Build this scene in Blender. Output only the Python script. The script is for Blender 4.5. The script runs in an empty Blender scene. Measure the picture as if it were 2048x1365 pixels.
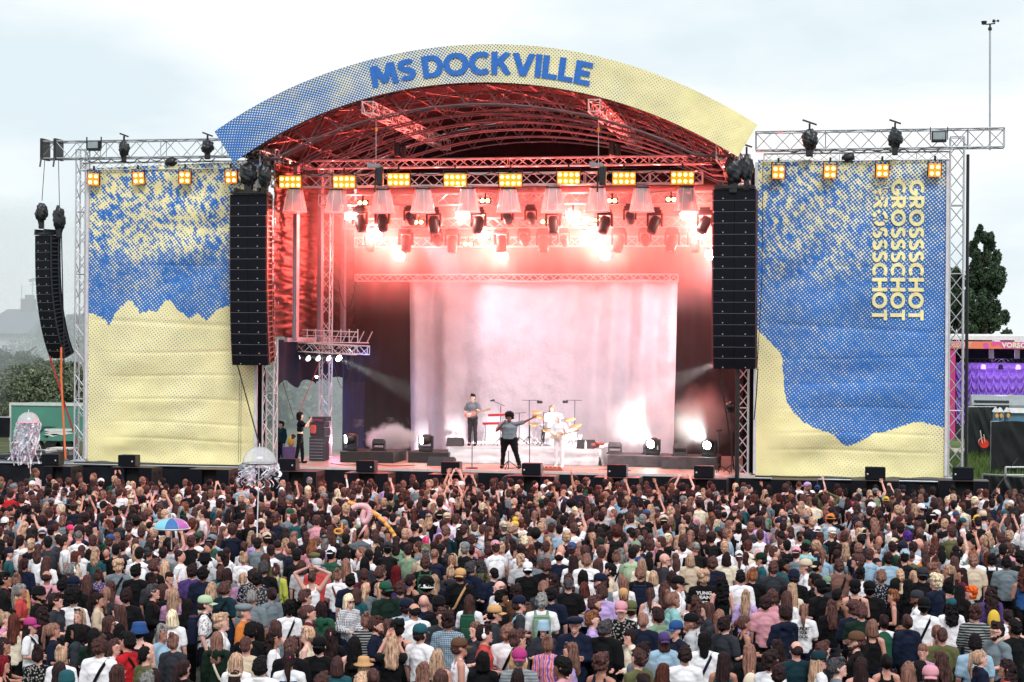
import bpy, bmesh, math, random
import numpy as np
from mathutils import Vector, Matrix, noise
from math import sin, cos, pi, radians, sqrt, atan2

# ---------------------------------------------------------------- camera, sky, sun, exposure
SC = bpy.context.scene
COL = SC.collection
F = 3596.0                      # focal length in pixels of the 2048 px wide photograph
YAW = radians(11.0)
ROLL = radians(0.38)
CAMZ = 5.88
HOR = 690.0
cd = bpy.data.cameras.new("camera")
cam = bpy.data.objects.new("camera", cd)
COL.objects.link(cam)
cam.location = (0, 0, CAMZ)
cam.rotation_euler = (Matrix.Rotation(YAW, 3, 'Z') @ Matrix.Rotation(pi / 2, 3, 'X') @ Matrix.Rotation(ROLL, 3, 'Z')).to_euler()
cd.sensor_width = 36.0
cd.lens = F / 2048 * 36.0
cd.shift_y = -(682.5 - HOR) / 2048.0
cd.clip_start = 0.5
cd.clip_end = 3000.0
SC.camera = cam
SC.view_settings.view_transform = 'Standard'
SC.view_settings.look = 'None'
SC.view_settings.exposure = 0.5
SC.view_settings.gamma = 1.0
SC.cycles.use_denoising = True
SC.cycles.max_bounces = 6
SC.cycles.diffuse_bounces = 3
SC.cycles.glossy_bounces = 2
SC.cycles.transmission_bounces = 4
SC.cycles.transparent_max_bounces = 10
SC.cycles.volume_bounces = 1
SC.cycles.volume_step_rate = 2.0
SC.cycles.volume_max_steps = 128
SC.cycles.sample_clamp_indirect = 6.0
SC.cycles.caustics_reflective = False
SC.cycles.caustics_refractive = False

SUN_EL, SUN_AZ = radians(48), radians(205)
W = bpy.data.worlds.new("World")
SC.world = W
W.use_nodes = True
nt = W.node_tree
nt.nodes.clear()
def N(t, kind, **kw):
    n = t.nodes.new(kind)
    for k, v in kw.items():
        setattr(n, k, v)
    return n
wo = N(nt, 'ShaderNodeOutputWorld')
bg = N(nt, 'ShaderNodeBackground')
sky = N(nt, 'ShaderNodeTexSky', sky_type='NISHITA', sun_disc=False)
sky.sun_elevation = SUN_EL
sky.sun_rotation = SUN_AZ
sky.dust_density = 3.0
sky.ozone_density = 1.0
sca = N(nt, 'ShaderNodeMixRGB', blend_type='MULTIPLY'); sca.inputs[0].default_value = 1.0
sca.inputs[2].default_value = (0.07, 0.07, 0.07, 1)
tc = N(nt, 'ShaderNodeTexCoord')
mp = N(nt, 'ShaderNodeMapping'); mp.inputs['Scale'].default_value = (2.2, 2.2, 7.0)
nz = N(nt, 'ShaderNodeTexNoise'); nz.inputs['Scale'].default_value = 1.7; nz.inputs['Detail'].default_value = 6; nz.inputs['Roughness'].default_value = 0.52
cr = N(nt, 'ShaderNodeValToRGB')
cr.color_ramp.elements[0].position = 0.37; cr.color_ramp.elements[0].color = (0.66, 0.755, 0.80, 1)
cr.color_ramp.elements[1].position = 0.62; cr.color_ramp.elements[1].color = (0.93, 0.925, 0.92, 1)
e = cr.color_ramp.elements.new(0.5); e.color = (0.79, 0.845, 0.865, 1)
mx = N(nt, 'ShaderNodeMixRGB'); mx.inputs[0].default_value = 0.93
L = nt.links.new
L(sky.outputs[0], sca.inputs[1]); L(tc.outputs['Generated'], mp.inputs[0]); L(mp.outputs[0], nz.inputs['Vector'])
L(nz.outputs['Fac'], cr.inputs[0]); L(sca.outputs[0], mx.inputs[1]); L(cr.outputs[0], mx.inputs[2])
L(mx.outputs[0], bg.inputs['Color']); bg.inputs['Strength'].default_value = 0.88
L(bg.outputs[0], wo.inputs['Surface'])
sd = bpy.data.lights.new("sun", 'SUN'); sd.energy = 1.5; sd.angle = radians(18); sd.color = (1.0, 0.97, 0.93)
so = bpy.data.objects.new("sun", sd); COL.objects.link(so)
so.rotation_euler = (pi / 2 - SUN_EL, 0, radians(25))

# ---------------------------------------------------------------- helpers
def unroll(px, py):
    dx, dy = px - 1024, py - HOR
    return 1024 + dx * cos(ROLL) + dy * sin(ROLL), HOR - dx * sin(ROLL) + dy * cos(ROLL)
def P(px, py, Y):
    """photograph pixel -> world point on the vertical plane y = Y"""
    px, py = unroll(px, py)
    u = (px - 1024) / F; v = (HOR - py) / F
    c, s = cos(YAW), sin(YAW)
    t = Y / (c + s * u)
    return Vector((t * (-s + c * u), Y, CAMZ + t * v))
def PZ(px, py, z):
    px, py = unroll(px, py)
    u = (px - 1024) / F; v = (HOR - py) / F
    c, s = cos(YAW), sin(YAW)
    t = (z - CAMZ) / v
    return Vector((t * (-s + c * u), t * (c + s * u), z))

def sset(o, label=None, cat=None, group=None, kind=None):
    if label: o['label'] = label
    if cat: o['category'] = cat
    if group: o['group'] = group
    if kind: o['kind'] = kind
    return o
def empty(name, loc, label=None, cat=None, group=None, rz=0.0):
    o = bpy.data.objects.new(name, None)
    o.empty_display_size = 0.2
    COL.objects.link(o); o.location = loc; o.rotation_euler = (0, 0, rz)
    return sset(o, label, cat, group)

class MB:
    def __init__(s):
        s.v = []; s.f = []
    def add(s, vs, fs):
        n = len(s.v); s.v += [tuple(v) for v in vs]; s.f += [tuple(i + n for i in f) for f in fs]
    def box(s, c, d, rot=None, taper=1.0):
        hx, hy, hz = d[0] / 2, d[1] / 2, d[2] / 2
        vs = [Vector((x * hx * (taper if z > 0 else 1), y * hy * (taper if z > 0 else 1), z * hz)) for z in (-1, 1) for y in (-1, 1) for x in (-1, 1)]
        if rot is not None: vs = [rot @ v for v in vs]
        c = Vector(c)
        s.add([v + c for v in vs], [(0, 2, 3, 1), (4, 5, 7, 6), (0, 1, 5, 4), (2, 6, 7, 3), (0, 4, 6, 2), (1, 3, 7, 5)])
    def bbox(s, c, d, b=0.02, rot=None):
        """box with chamfered vertical and horizontal edges"""
        bm = bmesh.new(); bmesh.ops.create_cube(bm, size=1.0)
        bmesh.ops.scale(bm, vec=d, verts=bm.verts)
        bmesh.ops.bevel(bm, geom=list(bm.edges), offset=b, segments=2, affect='EDGES', profile=0.6)
        c = Vector(c); bm.verts.index_update()
        vs = [(rot @ v.co if rot is not None else v.co) + c for v in bm.verts]
        s.add(vs, [[v.index for v in f.verts] for f in bm.faces]); bm.free()
    def tube(s, a, b, r, n=6, r2=None, cap=True):
        a = Vector(a); b = Vector(b); d = b - a
        if d.length < 1e-6: return
        d.normalize()
        up = Vector((0, 0, 1)) if abs(d.z) < 0.9 else Vector((1, 0, 0))
        x = d.cross(up).normalized(); y = d.cross(x)
        r2 = r if r2 is None else r2
        vs = []
        for p, rr in ((a, r), (b, r2)):
            for i in range(n):
                t = 2 * pi * i / n
                vs.append(p + x * (cos(t) * rr) + y * (sin(t) * rr))
        fs = [(i, (i + 1) % n, n + (i + 1) % n, n + i) for i in range(n)]
        if cap: fs += [tuple(range(n - 1, -1, -1)), tuple(range(n, 2 * n))]
        s.add(vs, fs)
    def path(s, pts, r, n=6):
        pts = [Vector(p) for p in pts]
        for i in range(len(pts) - 1): s.tube(pts[i], pts[i + 1], r if not callable(r) else r(i / (len(pts) - 1)), n, None if not callable(r) else r((i + 1) / (len(pts) - 1)))
    def lathe(s, prof, c=(0, 0, 0), n=20, sx=1.0, sy=1.0, rot=None, ring=False):
        if ring: prof = list(prof) + [prof[0]]
        c = Vector(c); vs = []; fs = []
        for r, z in prof:
            for i in range(n):
                t = 2 * pi * i / n
                v = Vector((cos(t) * r * sx, sin(t) * r * sy, z))
                vs.append((rot @ v if rot is not None else v) + c)
        m = len(prof)
        for j in range(m - 1):
            for i in range(n):
                k = (i + 1) % n
                fs.append((j * n + i, j * n + k, (j + 1) * n + k, (j + 1) * n + i))
        if prof[0][0] > 1e-4 and not ring: fs.append(tuple(range(n - 1, -1, -1)))
        if prof[-1][0] > 1e-4 and not ring: fs.append(tuple((m - 1) * n + i for i in range(n)))
        s.add(vs, fs)
    def sphere(s, c, r, n=12, m=8, rot=None):
        if not hasattr(r, '__len__'): r = (r, r, r)
        s.lathe([(sin(pi * (j + 0.02) / (m + 0.04)) * 1.0, -cos(pi * (j + 0.02) / (m + 0.04))) for j in range(m + 1)], (0, 0, 0), n)
        k = n * (m + 1)
        c = Vector(c)
        for i in range(len(s.v) - k, len(s.v)):
            v = Vector(s.v[i]); v = Vector((v.x * r[0], v.y * r[1], v.z * r[2]))
            if rot is not None: v = rot @ v
            s.v[i] = tuple(v + c)
    def grid(s, fn, nu, nv):
        vs = [fn(i / nu, j / nv) for j in range(nv + 1) for i in range(nu + 1)]
        s.add(vs, [(j * (nu + 1) + i, j * (nu + 1) + i + 1, (j + 1) * (nu + 1) + i + 1, (j + 1) * (nu + 1) + i) for j in range(nv) for i in range(nu)])
    def sheet(s, pts, th, axis=(0, 1, 0)):
        """extruded polygon"""
        a = Vector(axis) * th; n = len(pts)
        pts = [Vector(p) for p in pts]
        s.add(pts + [p + a for p in pts], [tuple(range(n)), tuple(range(2 * n - 1, n - 1, -1))] + [(i, i + n, (i + 1) % n + n, (i + 1) % n) for i in range(n)])
    def build(s, name, mat, parent=None, loc=None, smooth=False, label=None, mats=None, fm=None):
        me = bpy.data.meshes.new(name)
        me.from_pydata(s.v, [], s.f)
        for m in (mats or [mat]): me.materials.append(m)
        if fm: me.polygons.foreach_set('material_index', fm)
        if smooth: me.polygons.foreach_set('use_smooth', [True] * len(me.polygons))
        me.update()
        bm = bmesh.new(); bm.from_mesh(me); bmesh.ops.recalc_face_normals(bm, faces=bm.faces); bm.to_mesh(me); bm.free()
        o = bpy.data.objects.new(name, me); COL.objects.link(o)
        if parent is not None: o.parent = parent
        if loc is not None: o.location = loc
        if label: o['label'] = label
        return o
def centre(o):
    """move a mesh thing's origin to its base centre, keeping it in place"""
    co = np.empty(len(o.data.vertices) * 3); o.data.vertices.foreach_get('co', co); co = co.reshape(-1, 3)
    c = (co.min(0) + co.max(0)) / 2; c[2] = co[:, 2].min()
    o.data.vertices.foreach_set('co', (co - c).ravel()); o.location = c
    return o
def copy_tree(o, parent=None):
    c = o.copy(); COL.objects.link(c); c.parent = parent
    for ch in o.children: copy_tree(ch, c)
    return c

# ---------------------------------------------------------------- materials
_M = {}
def mat(name, col=(0.5, 0.5, 0.5), rough=0.6, metal=0.0, emit=None, es=0.0, noise_amt=0.12, nscale=6.0, bump=0.0, bscale=40.0, spec=0.5, alpha=1.0, sheen=0.0):
    if name in _M: return _M[name]
    m = bpy.data.materials.new(name); m.use_nodes = True
    t = m.node_tree; b = t.nodes['Principled BSDF']
    b.inputs['Roughness'].default_value = rough; b.inputs['Metallic'].default_value = metal
    b.inputs['Specular IOR Level'].default_value = spec
    co = N(t, 'ShaderNodeTexCoord')
    n = N(t, 'ShaderNodeTexNoise'); n.inputs['Scale'].default_value = nscale; n.inputs['Detail'].default_value = 5
    t.links.new(co.outputs['Object'], n.inputs['Vector'])
    mixn = N(t, 'ShaderNodeMixRGB', blend_type='MULTIPLY'); mixn.inputs[0].default_value = 1.0
    mixn.inputs[1].default_value = (*col, 1)
    r = N(t, 'ShaderNodeMapRange'); r.inputs['From Min'].default_value = 0.3; r.inputs['From Max'].default_value = 0.7
    r.inputs['To Min'].default_value = 1 - noise_amt; r.inputs['To Max'].default_value = 1 + noise_amt
    t.links.new(n.outputs['Fac'], r.inputs['Value']); t.links.new(r.outputs[0], mixn.inputs[2])
    t.links.new(mixn.outputs[0], b.inputs['Base Color'])
    if emit: b.inputs['Emission Color'].default_value = (*emit, 1); b.inputs['Emission Strength'].default_value = es
    if bump:
        n2 = N(t, 'ShaderNodeTexNoise'); n2.inputs['Scale'].default_value = bscale; n2.inputs['Detail'].default_value = 4
        t.links.new(co.outputs['Object'], n2.inputs['Vector'])
        bp = N(t, 'ShaderNodeBump'); bp.inputs['Strength'].default_value = bump; bp.inputs['Distance'].default_value = 0.02
        t.links.new(n2.outputs['Fac'], bp.inputs['Height']); t.links.new(bp.outputs[0], b.inputs['Normal'])
    if alpha < 1: b.inputs['Alpha'].default_value = alpha
    _M[name] = m
    return m

alu = mat('aluminium', (0.62, 0.63, 0.66), 0.38, 0.55, noise_amt=0.1, nscale=3)
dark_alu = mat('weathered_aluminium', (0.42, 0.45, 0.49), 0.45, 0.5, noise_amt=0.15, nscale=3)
blackm = mat('black_metal', (0.008, 0.009, 0.012), 0.42, 0.0, noise_amt=0.3, nscale=8)
blackp = mat('black_painted_wood', (0.012, 0.013, 0.018), 0.55, 0, noise_amt=0.35, nscale=5, bump=0.1)
grille = mat('speaker_grille', (0.004, 0.005, 0.010), 0.6, 0, noise_amt=0.3, nscale=30, bump=0.3, bscale=160, spec=.16)
blackcloth = mat('black_cloth', (0.010, 0.011, 0.016), 0.85, 0, noise_amt=0.4, nscale=2, bump=0.35, bscale=9, spec=.15)
plastic_bag = mat('black_plastic_wrap', (0.012, 0.016, 0.02), 0.28, 0, noise_amt=0.3, bump=0.6, bscale=14)
steel = mat('galvanised_steel', (0.5, 0.52, 0.54), 0.5, 0.4)
lens_dark = mat('dark_lens', (0.02, 0.02, 0.03), 0.12)
amber = mat('amber_lamp', (0.8, 0.5, 0.2), 0.4, emit=(1.0, 0.36, 0.055), es=9.0)
amber_core = mat('amber_lamp_core', (1, 0.9, 0.6), 0.4, emit=(1.0, 0.62, 0.22), es=14.0)
orange_glow = mat('orange_reflector', (0.9, 0.25, 0.03), 0.5, emit=(1.0, 0.16, 0.012), es=.9)
white_lamp = mat('white_strobe', (1, 1, 1), 0.4, emit=(1.0, 0.86, 0.76), es=60.0)
cold_lamp = mat('cold_lamp_lens', (1, 1, 1), 0.4, emit=(0.93, 1.0, 0.93), es=60.0)

# ---------------------------------------------------------------- truss
def truss(mb, a, b, w, h, bay=None, r=0.026, rd=0.014, up=(0, 0, 1), n=6, ends=True, skip=()):
    """square box truss from a to b (centre line), w across, h along `up`"""
    a = Vector(a); b = Vector(b); d = b - a; Ln = d.length; d = d / Ln
    up = Vector(up); side = d.cross(up).normalized(); up = side.cross(d).normalized()
    bay = bay or h * 1.15
    k = max(1, round(Ln / bay))
    cs = [(-1, -1), (1, -1), (1, 1), (-1, 1)]
    cor = lambda t, c: a + d * (Ln * t) + side * (c[0] * w / 2) + up * (c[1] * h / 2)
    for c in cs: mb.tube(cor(0, c), cor(1, c), r, n)
    for fi in range(4):
        c0, c1 = cs[fi], cs[(fi + 1) % 4]
        for i in range(k):
            p, q = (c0, c1) if i % 2 == 0 else (c1, c0)
            mb.tube(cor(i / k, p), cor((i + 1) / k, q), rd, 4, cap=False)
        st = max(1, int(2.5 / bay))
        for i in range(0, k + 1):
            if i % st == 0 or i == k: mb.tube(cor(i / k, c0), cor(i / k, c1), rd, 4, cap=False)
def ladder(mb, a, b, h, bay=None, r=0.02, rd=0.012, up=(0, 0, 1)):
    a = Vector(a); b = Vector(b); d = b - a; Ln = d.length; d /= Ln
    up = Vector(up); k = max(1, round(Ln / (bay or h)))
    for s_ in (-1, 1): mb.tube(a + up * (s_ * h / 2), b + up * (s_ * h / 2), r)
    for i in range(k):
        s_ = 1 if i % 2 else -1
        mb.tube(a + d * (Ln * i / k) + up * (s_ * h / 2), a + d * (Ln * (i + 1) / k) - up * (s_ * h / 2), rd, 4, cap=False)
def lerp(a, b, t): return a + (b - a) * t
def interp(x, pts):
    if x <= pts[0][0]: return pts[0][1]
    for (x0, y0), (x1, y1) in zip(pts, pts[1:]):
        if x <= x1: return y0 + (y1 - y0) * (x - x0) / max(1e-9, x1 - x0)
    return pts[-1][1]
def fbm(x, y, z=0.0, o=4):
    return noise.fractal(Vector((x, y, z)), 1.0, 2.0, o)
# ================================================================ GROUND AND SURROUNDINGS
YS = 57.1; DECK = 1.8
def grass_mat(name, c1, c2, sc=0.6):
    m = bpy.data.materials.new(name); m.use_nodes = True; t = m.node_tree; b = t.nodes['Principled BSDF']
    b.inputs['Roughness'].default_value = 0.9
    co = N(t, 'ShaderNodeTexCoord')
    n = N(t, 'ShaderNodeTexNoise'); n.inputs['Scale'].default_value = sc; n.inputs['Detail'].default_value = 9; n.inputs['Roughness'].default_value = 0.7
    r = N(t, 'ShaderNodeValToRGB'); r.color_ramp.elements[0].position = 0.38; r.color_ramp.elements[1].position = 0.62
    r.color_ramp.elements[0].color = (*c1, 1); r.color_ramp.elements[1].color = (*c2, 1)
    t.links.new(co.outputs['Object'], n.inputs['Vector']); t.links.new(n.outputs['Fac'], r.inputs[0]); t.links.new(r.outputs[0], b.inputs['Base Color'])
    n2 = N(t, 'ShaderNodeTexNoise'); n2.inputs['Scale'].default_value = 14; n2.inputs['Detail'].default_value = 5
    t.links.new(co.outputs['Object'], n2.inputs['Vector'])
    bp = N(t, 'ShaderNodeBump'); bp.inputs['Strength'].default_value = 0.8; bp.inputs['Distance'].default_value = 0.1
    t.links.new(n2.outputs['Fac'], bp.inputs['Height']); t.links.new(bp.outputs[0], b.inputs['Normal'])
    return m
gm = grass_mat('trampled_grass', (0.035, 0.045, 0.018), (0.085, 0.10, 0.03))
mb = MB()
def gfun(u, v):
    x = -700 + 1400 * u; y = -60 + 1500 * v
    return (x, y, 0.0)
mb.grid(gfun, 60, 60)
g = mb.build('ground', gm); sset(g, kind='structure')
# field of trodden dark mat in front of the stage, where the audience stands
mb = MB(); mb.grid(lambda u, v: (-24 + 36 * u, 22 + 35.6 * v, 0.004), 4, 4)
o = mb.build('arena_floor', grass_mat('arena_floor', (0.018, 0.018, 0.016), (0.045, 0.045, 0.035), 2.0)); sset(o, kind='structure')
# rising meadow to the right behind the stage
def slope(u, v):
    x = 3.5 + 70 * u; y = 60 + 90 * v
    return (x, y, 0.06 + 0.05 * fbm(x * .5, y * .5))
mb = MB(); mb.grid(slope, 60, 60)
o = mb.build('meadow', grass_mat('meadow_grass', (0.04, 0.085, 0.015), (0.14, 0.19, 0.03), 0.9), smooth=True); sset(o, kind='structure')
gt = mat('grass_blade', (0.075, 0.125, 0.025), 0.8, noise_amt=0.5, nscale=0.8)
mb = MB(); R = random.Random(5)
for i in range(9000):
    x = 4.2 + R.random() * 9; y = 66 + R.random() * 34
    z = slope((x - 3.5) / 70, (y - 60) / 90)[2]; h = 0.15 + R.random() * .28; a = R.random() * pi
    dx, dy = cos(a) * .05, sin(a) * .05; lx, ly = R.uniform(-.08, .08), R.uniform(-.08, .08)
    mb.add([(x - dx, y - dy, z - .02), (x + dx, y + dy, z - .02), (x + lx, y + ly, z + h)], [(0, 1, 2)])
o = mb.build('grass', gt); sset(o, 'tall green meadow grass on the slope behind the right fence', 'grass', kind='stuff')
# pale path
mb = MB(); mb.grid(lambda u, v: (5 + 9 * u, 101 + 5 * v + u, .13), 8, 3)
o = mb.build('path', mat('path_gravel', (0.42, 0.36, 0.30), 0.9, noise_amt=.25)); sset(o, kind='structure')

# ---------------------------------------------------------------- trees
leafm = {}
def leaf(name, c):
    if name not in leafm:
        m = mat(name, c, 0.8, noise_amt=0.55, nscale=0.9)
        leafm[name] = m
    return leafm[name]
barkm = mat('bark', (0.10, 0.08, 0.06), 0.9, noise_amt=.3)
def tree(loc, H, prof, lm, label, n_leaf=7000, ls=0.2, seed=1, group=None, cat='tree', name='tree', lob=0.35):
    R = random.Random(seed)
    root = empty(name, loc, label, cat, group)
    t = MB()
    t.tube((0, 0, -.3), (0.1, 0, H * .45), H * .022 + .05, 8, H * .014 + .03); t.tube((0.1, 0, H * .45), (0, 0, H * .93), H * .014 + .03, 7, .03)
    for i in range(14):
        z = H * (.25 + .6 * i / 14); a = R.random() * 2 * pi; r = interp(z / H, prof) * .75
        t.tube((0, 0, z), (cos(a) * r, sin(a) * r, z + r * .7), .05 + H * .004, 5, .015)
    t.build('trunk', barkm, root, smooth=True)
    c = MB()
    cl = []
    for i in range(90):
        z = R.uniform(.12 if prof[0][1] > .3 else prof[0][0], .99); a = R.random() * 2 * pi
        rr = interp(z, prof); k = R.random() ** .45
        cl.append((cos(a) * rr * k, sin(a) * rr * k, z * H, R.uniform(.5, 1.0) * max(.35, rr * .38)))
    for i in range(n_leaf):
        q = R.choice(cl)
        th = R.random() * 2 * pi; ph = math.acos(R.uniform(-1, 1)); rr = q[3] * (R.random() ** .4)
        x = q[0] + rr * sin(ph) * cos(th); y = q[1] + rr * sin(ph) * sin(th); z = q[2] + rr * cos(ph) * (1 + lob)
        s = ls * R.uniform(.5, 1.2); ax = Vector((R.uniform(-1, 1), R.uniform(-1, 1), R.uniform(-.3, 1))).normalized()
        u = ax.orthogonal().normalized(); w = ax.cross(u); ang = R.random() * pi
        u, w = u * cos(ang) + w * sin(ang), w * cos(ang) - u * sin(ang)
        p = Vector((x, y, z))
        c.add([p - u * s, p + w * s * .5, p + u * s, p - w * s * .5], [(0, 1, 2, 3)])
    c.build('crown', lm, root)
    return root
pop = [(0.02, 1.4), (.1, 2.9), (.3, 3.3), (.55, 2.6), (.72, 1.9), (.82, 1.9), (.92, 1.0), (1.0, .25)]
p = PZ(1975, 720, 0) ; p = P(1967, 544, 165.0)
tree((p.x, 165, 0), P(1965, 446, 165).z, [(.05, 1.8), (.25, 2.3), (.45, 2.2), (.6, 1.8), (.75, 1.6), (.9, .9), (1, .2)], leaf('poplar_leaves', (0.035, 0.065, 0.032)), 'tall dark green poplar rising behind the right tower', 30000, .21, 3, lob=.6)
p = P(1930, 544, 168.0)
tree((p.x - 1, 168, 0), P(1930, 540, 168).z, [(.05, 2.4), (.3, 2.8), (.6, 2.2), (.8, 1.4), (1, .3)], leaf('poplar_leaves', None), 'lower dark tree beside the poplar behind the right tower', 8000, .28, 4, lob=.5)
bushprof = [(.02, 2.0), (.2, 3.6), (.45, 3.9), (.7, 3.2), (.88, 1.8), (1, .4)]
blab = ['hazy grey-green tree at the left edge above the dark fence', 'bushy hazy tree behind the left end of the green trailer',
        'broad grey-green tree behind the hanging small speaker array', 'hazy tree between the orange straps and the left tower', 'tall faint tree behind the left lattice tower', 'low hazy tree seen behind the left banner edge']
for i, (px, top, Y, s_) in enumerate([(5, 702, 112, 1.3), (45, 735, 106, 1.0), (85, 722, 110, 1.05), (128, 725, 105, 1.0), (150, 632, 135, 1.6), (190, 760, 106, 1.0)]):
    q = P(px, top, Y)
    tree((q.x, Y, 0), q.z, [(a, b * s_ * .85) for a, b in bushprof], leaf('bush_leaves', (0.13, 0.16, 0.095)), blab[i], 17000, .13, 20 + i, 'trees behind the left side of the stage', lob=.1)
# more trees seen through the side opening of the stage
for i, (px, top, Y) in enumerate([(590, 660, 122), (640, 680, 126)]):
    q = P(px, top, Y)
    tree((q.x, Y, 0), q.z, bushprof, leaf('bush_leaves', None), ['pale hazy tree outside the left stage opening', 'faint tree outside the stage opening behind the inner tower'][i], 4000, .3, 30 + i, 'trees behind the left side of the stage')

# ---------------------------------------------------------------- far building, left
p0 = P(-30, 544, 205); p1 = P(66, 544, 205)
bw = p1.x - p0.x; zt = P(0, 617, 205).z; ze = P(0, 668, 205).z; zb = P(0, 690, 205).z
bld = empty('apartment_building', ((p0.x + p1.x) / 2, 210, 0), 'large pale building with long roof fading into haze at far left', 'building')
m_ = MB(); m_.box((0, 0, ze / 2), (bw, 14, ze)); m_.build('wall', mat('pale_render', (0.62, 0.62, 0.62), .8), bld)
m_ = MB()
m_.add([(-bw / 2 - .6, -7.8, ze), (bw / 2 + .6, -7.8, ze), (bw / 2 - .5, 0, zt), (-bw / 2 + .5, 0, zt), (-bw / 2 - .6, 7.8, ze), (bw / 2 + .6, 7.8, ze)], [(0, 1, 2, 3), (3, 2, 5, 4), (1, 5, 2), (0, 3, 4), (0, 4, 5, 1)])
rf = m_.build('roof', mat('slate_roof', (0.13, 0.14, 0.17), .7), bld)
m_ = MB(); cx = P(21, 600, 205).x - bld.location.x
m_.box((cx, 0, zt + .3), (1.6, 1.4, 2.0)); m_.box((cx + .1, 0, zt + 1.5), (.9, .9, .6)); m_.build('chimney', mat('brick_stack', (0.2, 0.16, 0.15), .9), rf)
m_ = MB(); ax_ = P(36, 590, 205).x - bld.location.x
for dx in (-.5, 0, .5): m_.tube((ax_ + dx, 0, zt), (ax_ + dx, 0, zt + 3.6), .07, 5)
for k in range(5): m_.box((ax_ - .8 + .4 * k, 0, zt + 3.6 + .15 * (k % 2)), (.35, .3, .35))
m_.box((ax_, 0, zt + 3.1), (1.6, .2, .08)); m_.tube((cx - 1, 0, zt), (cx - 1, 0, zt + 3), .05, 5)
m_.build('antenna', dark_alu, rf)
for k in range(6):
    m_ = MB(); m_.box((-bw / 2 + bw * (k + .5) / 6, -7.03, ze * .72), (bw / 9, .1, ze * .16)); m_.build('window', mat('hazy_window', (0.12, 0.14, 0.17), .2), bld)

# ---------------------------------------------------------------- teal trailer, crates and fence at left
Yt = 84.0
a = P(20, 903, Yt); b = P(185, 903, Yt); zt = P(60, 808, Yt).z
tr = empty('trailer', ((a.x + b.x) / 2, Yt + 1.3, 0), 'long green box trailer with white wing marks behind the left tower', 'trailer')
wid = b.x - a.x; teal = mat('teal_panel', (0.075, 0.25, 0.19), .45, noise_amt=.12, nscale=.8)
m_ = MB(); m_.bbox((0, 0, (zt + .9) / 2), (wid, 2.5, zt - .9), .03); m_.build('body', teal, tr)
m_ = MB(); m_.box((0, -1.26, zt - .02), (wid + .1, .08, .14)); m_.box((-wid / 2, -1.27, (zt + .9) / 2), (.1, .08, zt - .9)); m_.build('frame', mat('pale_rail', (.6, .62, .6), .5), tr)
for q in ((-wid / 2 + 1.2), (-wid / 2 + 2.2), (wid / 2 - 1.6)):
    m_ = MB(); m_.lathe([(.02, -.13), (.5, -.13), (.5, .13), (.02, .13)], (q, -1.0, .5), 18, rot=Matrix.Rotation(pi / 2, 3, 'X')); m_.build('wheel', blackm, tr)
m_ = MB()
def wing(px0, px1, py, h):
    c0 = P(px0, py, Yt) - tr.location; c1 = P(px1, py, Yt) - tr.location
    return c0.x, c1.x, c0.z, h
for (x0, x1, py, h, sl) in ((80, 150, 858, .16, .3), (88, 150, 865, .16, .5), (86, 120, 869, .12, .2)):
    c0, c1, z, hh = wing(x0, x1, py, h)
    m_.sheet([(c0, -1.262, z), (c1 - sl, -1.262, z + .03), (c1, -1.262, z - .02), (c1 - 1.2 * sl, -1.262, z - hh * .7), (c0 + .5, -1.262, z - hh)], .006, (0, -1, 0))
m_.build('wing_mark', mat('white_decal', (.7, .72, .7), .5), tr)
m_ = MB()
for (x0, x1, py, h) in ((82, 112, 853, .12), (74, 90, 857, .2), (86, 92, 871, .14)):
    c0, c1, z, hh = wing(x0, x1, py, h)
    m_.sheet([(c0, -1.268, z - hh * .3), (c0 + .3, -1.268, z), (c1, -1.268, z - .01), (c0 + .2, -1.268, z - hh)], .006, (0, -1, 0))
m_.build('dark_mark', mat('dark_decal', (.02, .06, .07), .5), tr)  # dark printed shapes of the wing decal
# wooden crates
for i, (px0, px1, py, Y) in enumerate([(67, 102, 901, 76), (104, 148, 896, 78)]):
    a = P(px0, py, Y); b = P(px1, py, Y)
    r_ = empty('wooden_crate', ((a.x + b.x) / 2, Y, 0), ['lower pale wooden crate beside the orange strap', 'wider wooden crate at the foot of the left tower'][i], 'crate', 'crates beside the stage')
    h = a.z; w_ = b.x - a.x
    m_ = MB()
    for k in range(4): m_.box((-w_ / 2 + w_ * (k + .5) / 4, 0, h / 2 + .3), (w_ / 4 - .03, 1.0, h - .7))
    m_.build('plank', mat('crate_wood', (.30, .24, .22), .8, noise_amt=.3), r_)
    m_ = MB(); m_.box((0, 0, h - .02), (w_ + .06, 1.06, .07)); m_.build('lid', mat('crate_lid', (.55, .5, .48), .7), r_)
    for k in (-1, 1):
        m_ = MB(); m_.box((k * w_ / 2.3, 0, h / 2), (.08, 1.08, h)); m_.build('post', mat('crate_post', (.04, .04, .05), .7), r_)
# dark fence and yellow-green strip left
a = P(-40, 880, 78); b = P(19, 880, 78)
m_ = MB(); m_.grid(lambda u, v: (lerp(a.x, b.x, u), 78 + .06 * sin(u * 40) * v, lerp(P(0, 875, 78).z, P(0, 836, 78).z, v)), 40, 4)
fr = empty('site_fence', (b.x - 1, 78, 0), 'dark cloth covered fence at the far left edge', 'fence')
o = m_.build('cover', blackcloth, fr); o.location = -fr.location
m_ = MB()
for u in (0, .5, 1): m_.tube((lerp(a.x, b.x, u), 78.1, 0), (lerp(a.x, b.x, u), 78.1, P(0, 834, 78).z), .04)
m_.tube((a.x, 78.1, P(0, 835, 78).z), (b.x, 78.1, P(0, 835, 78).z), .03)
o = m_.build('frame', steel, fr); o.location = -fr.location
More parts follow.
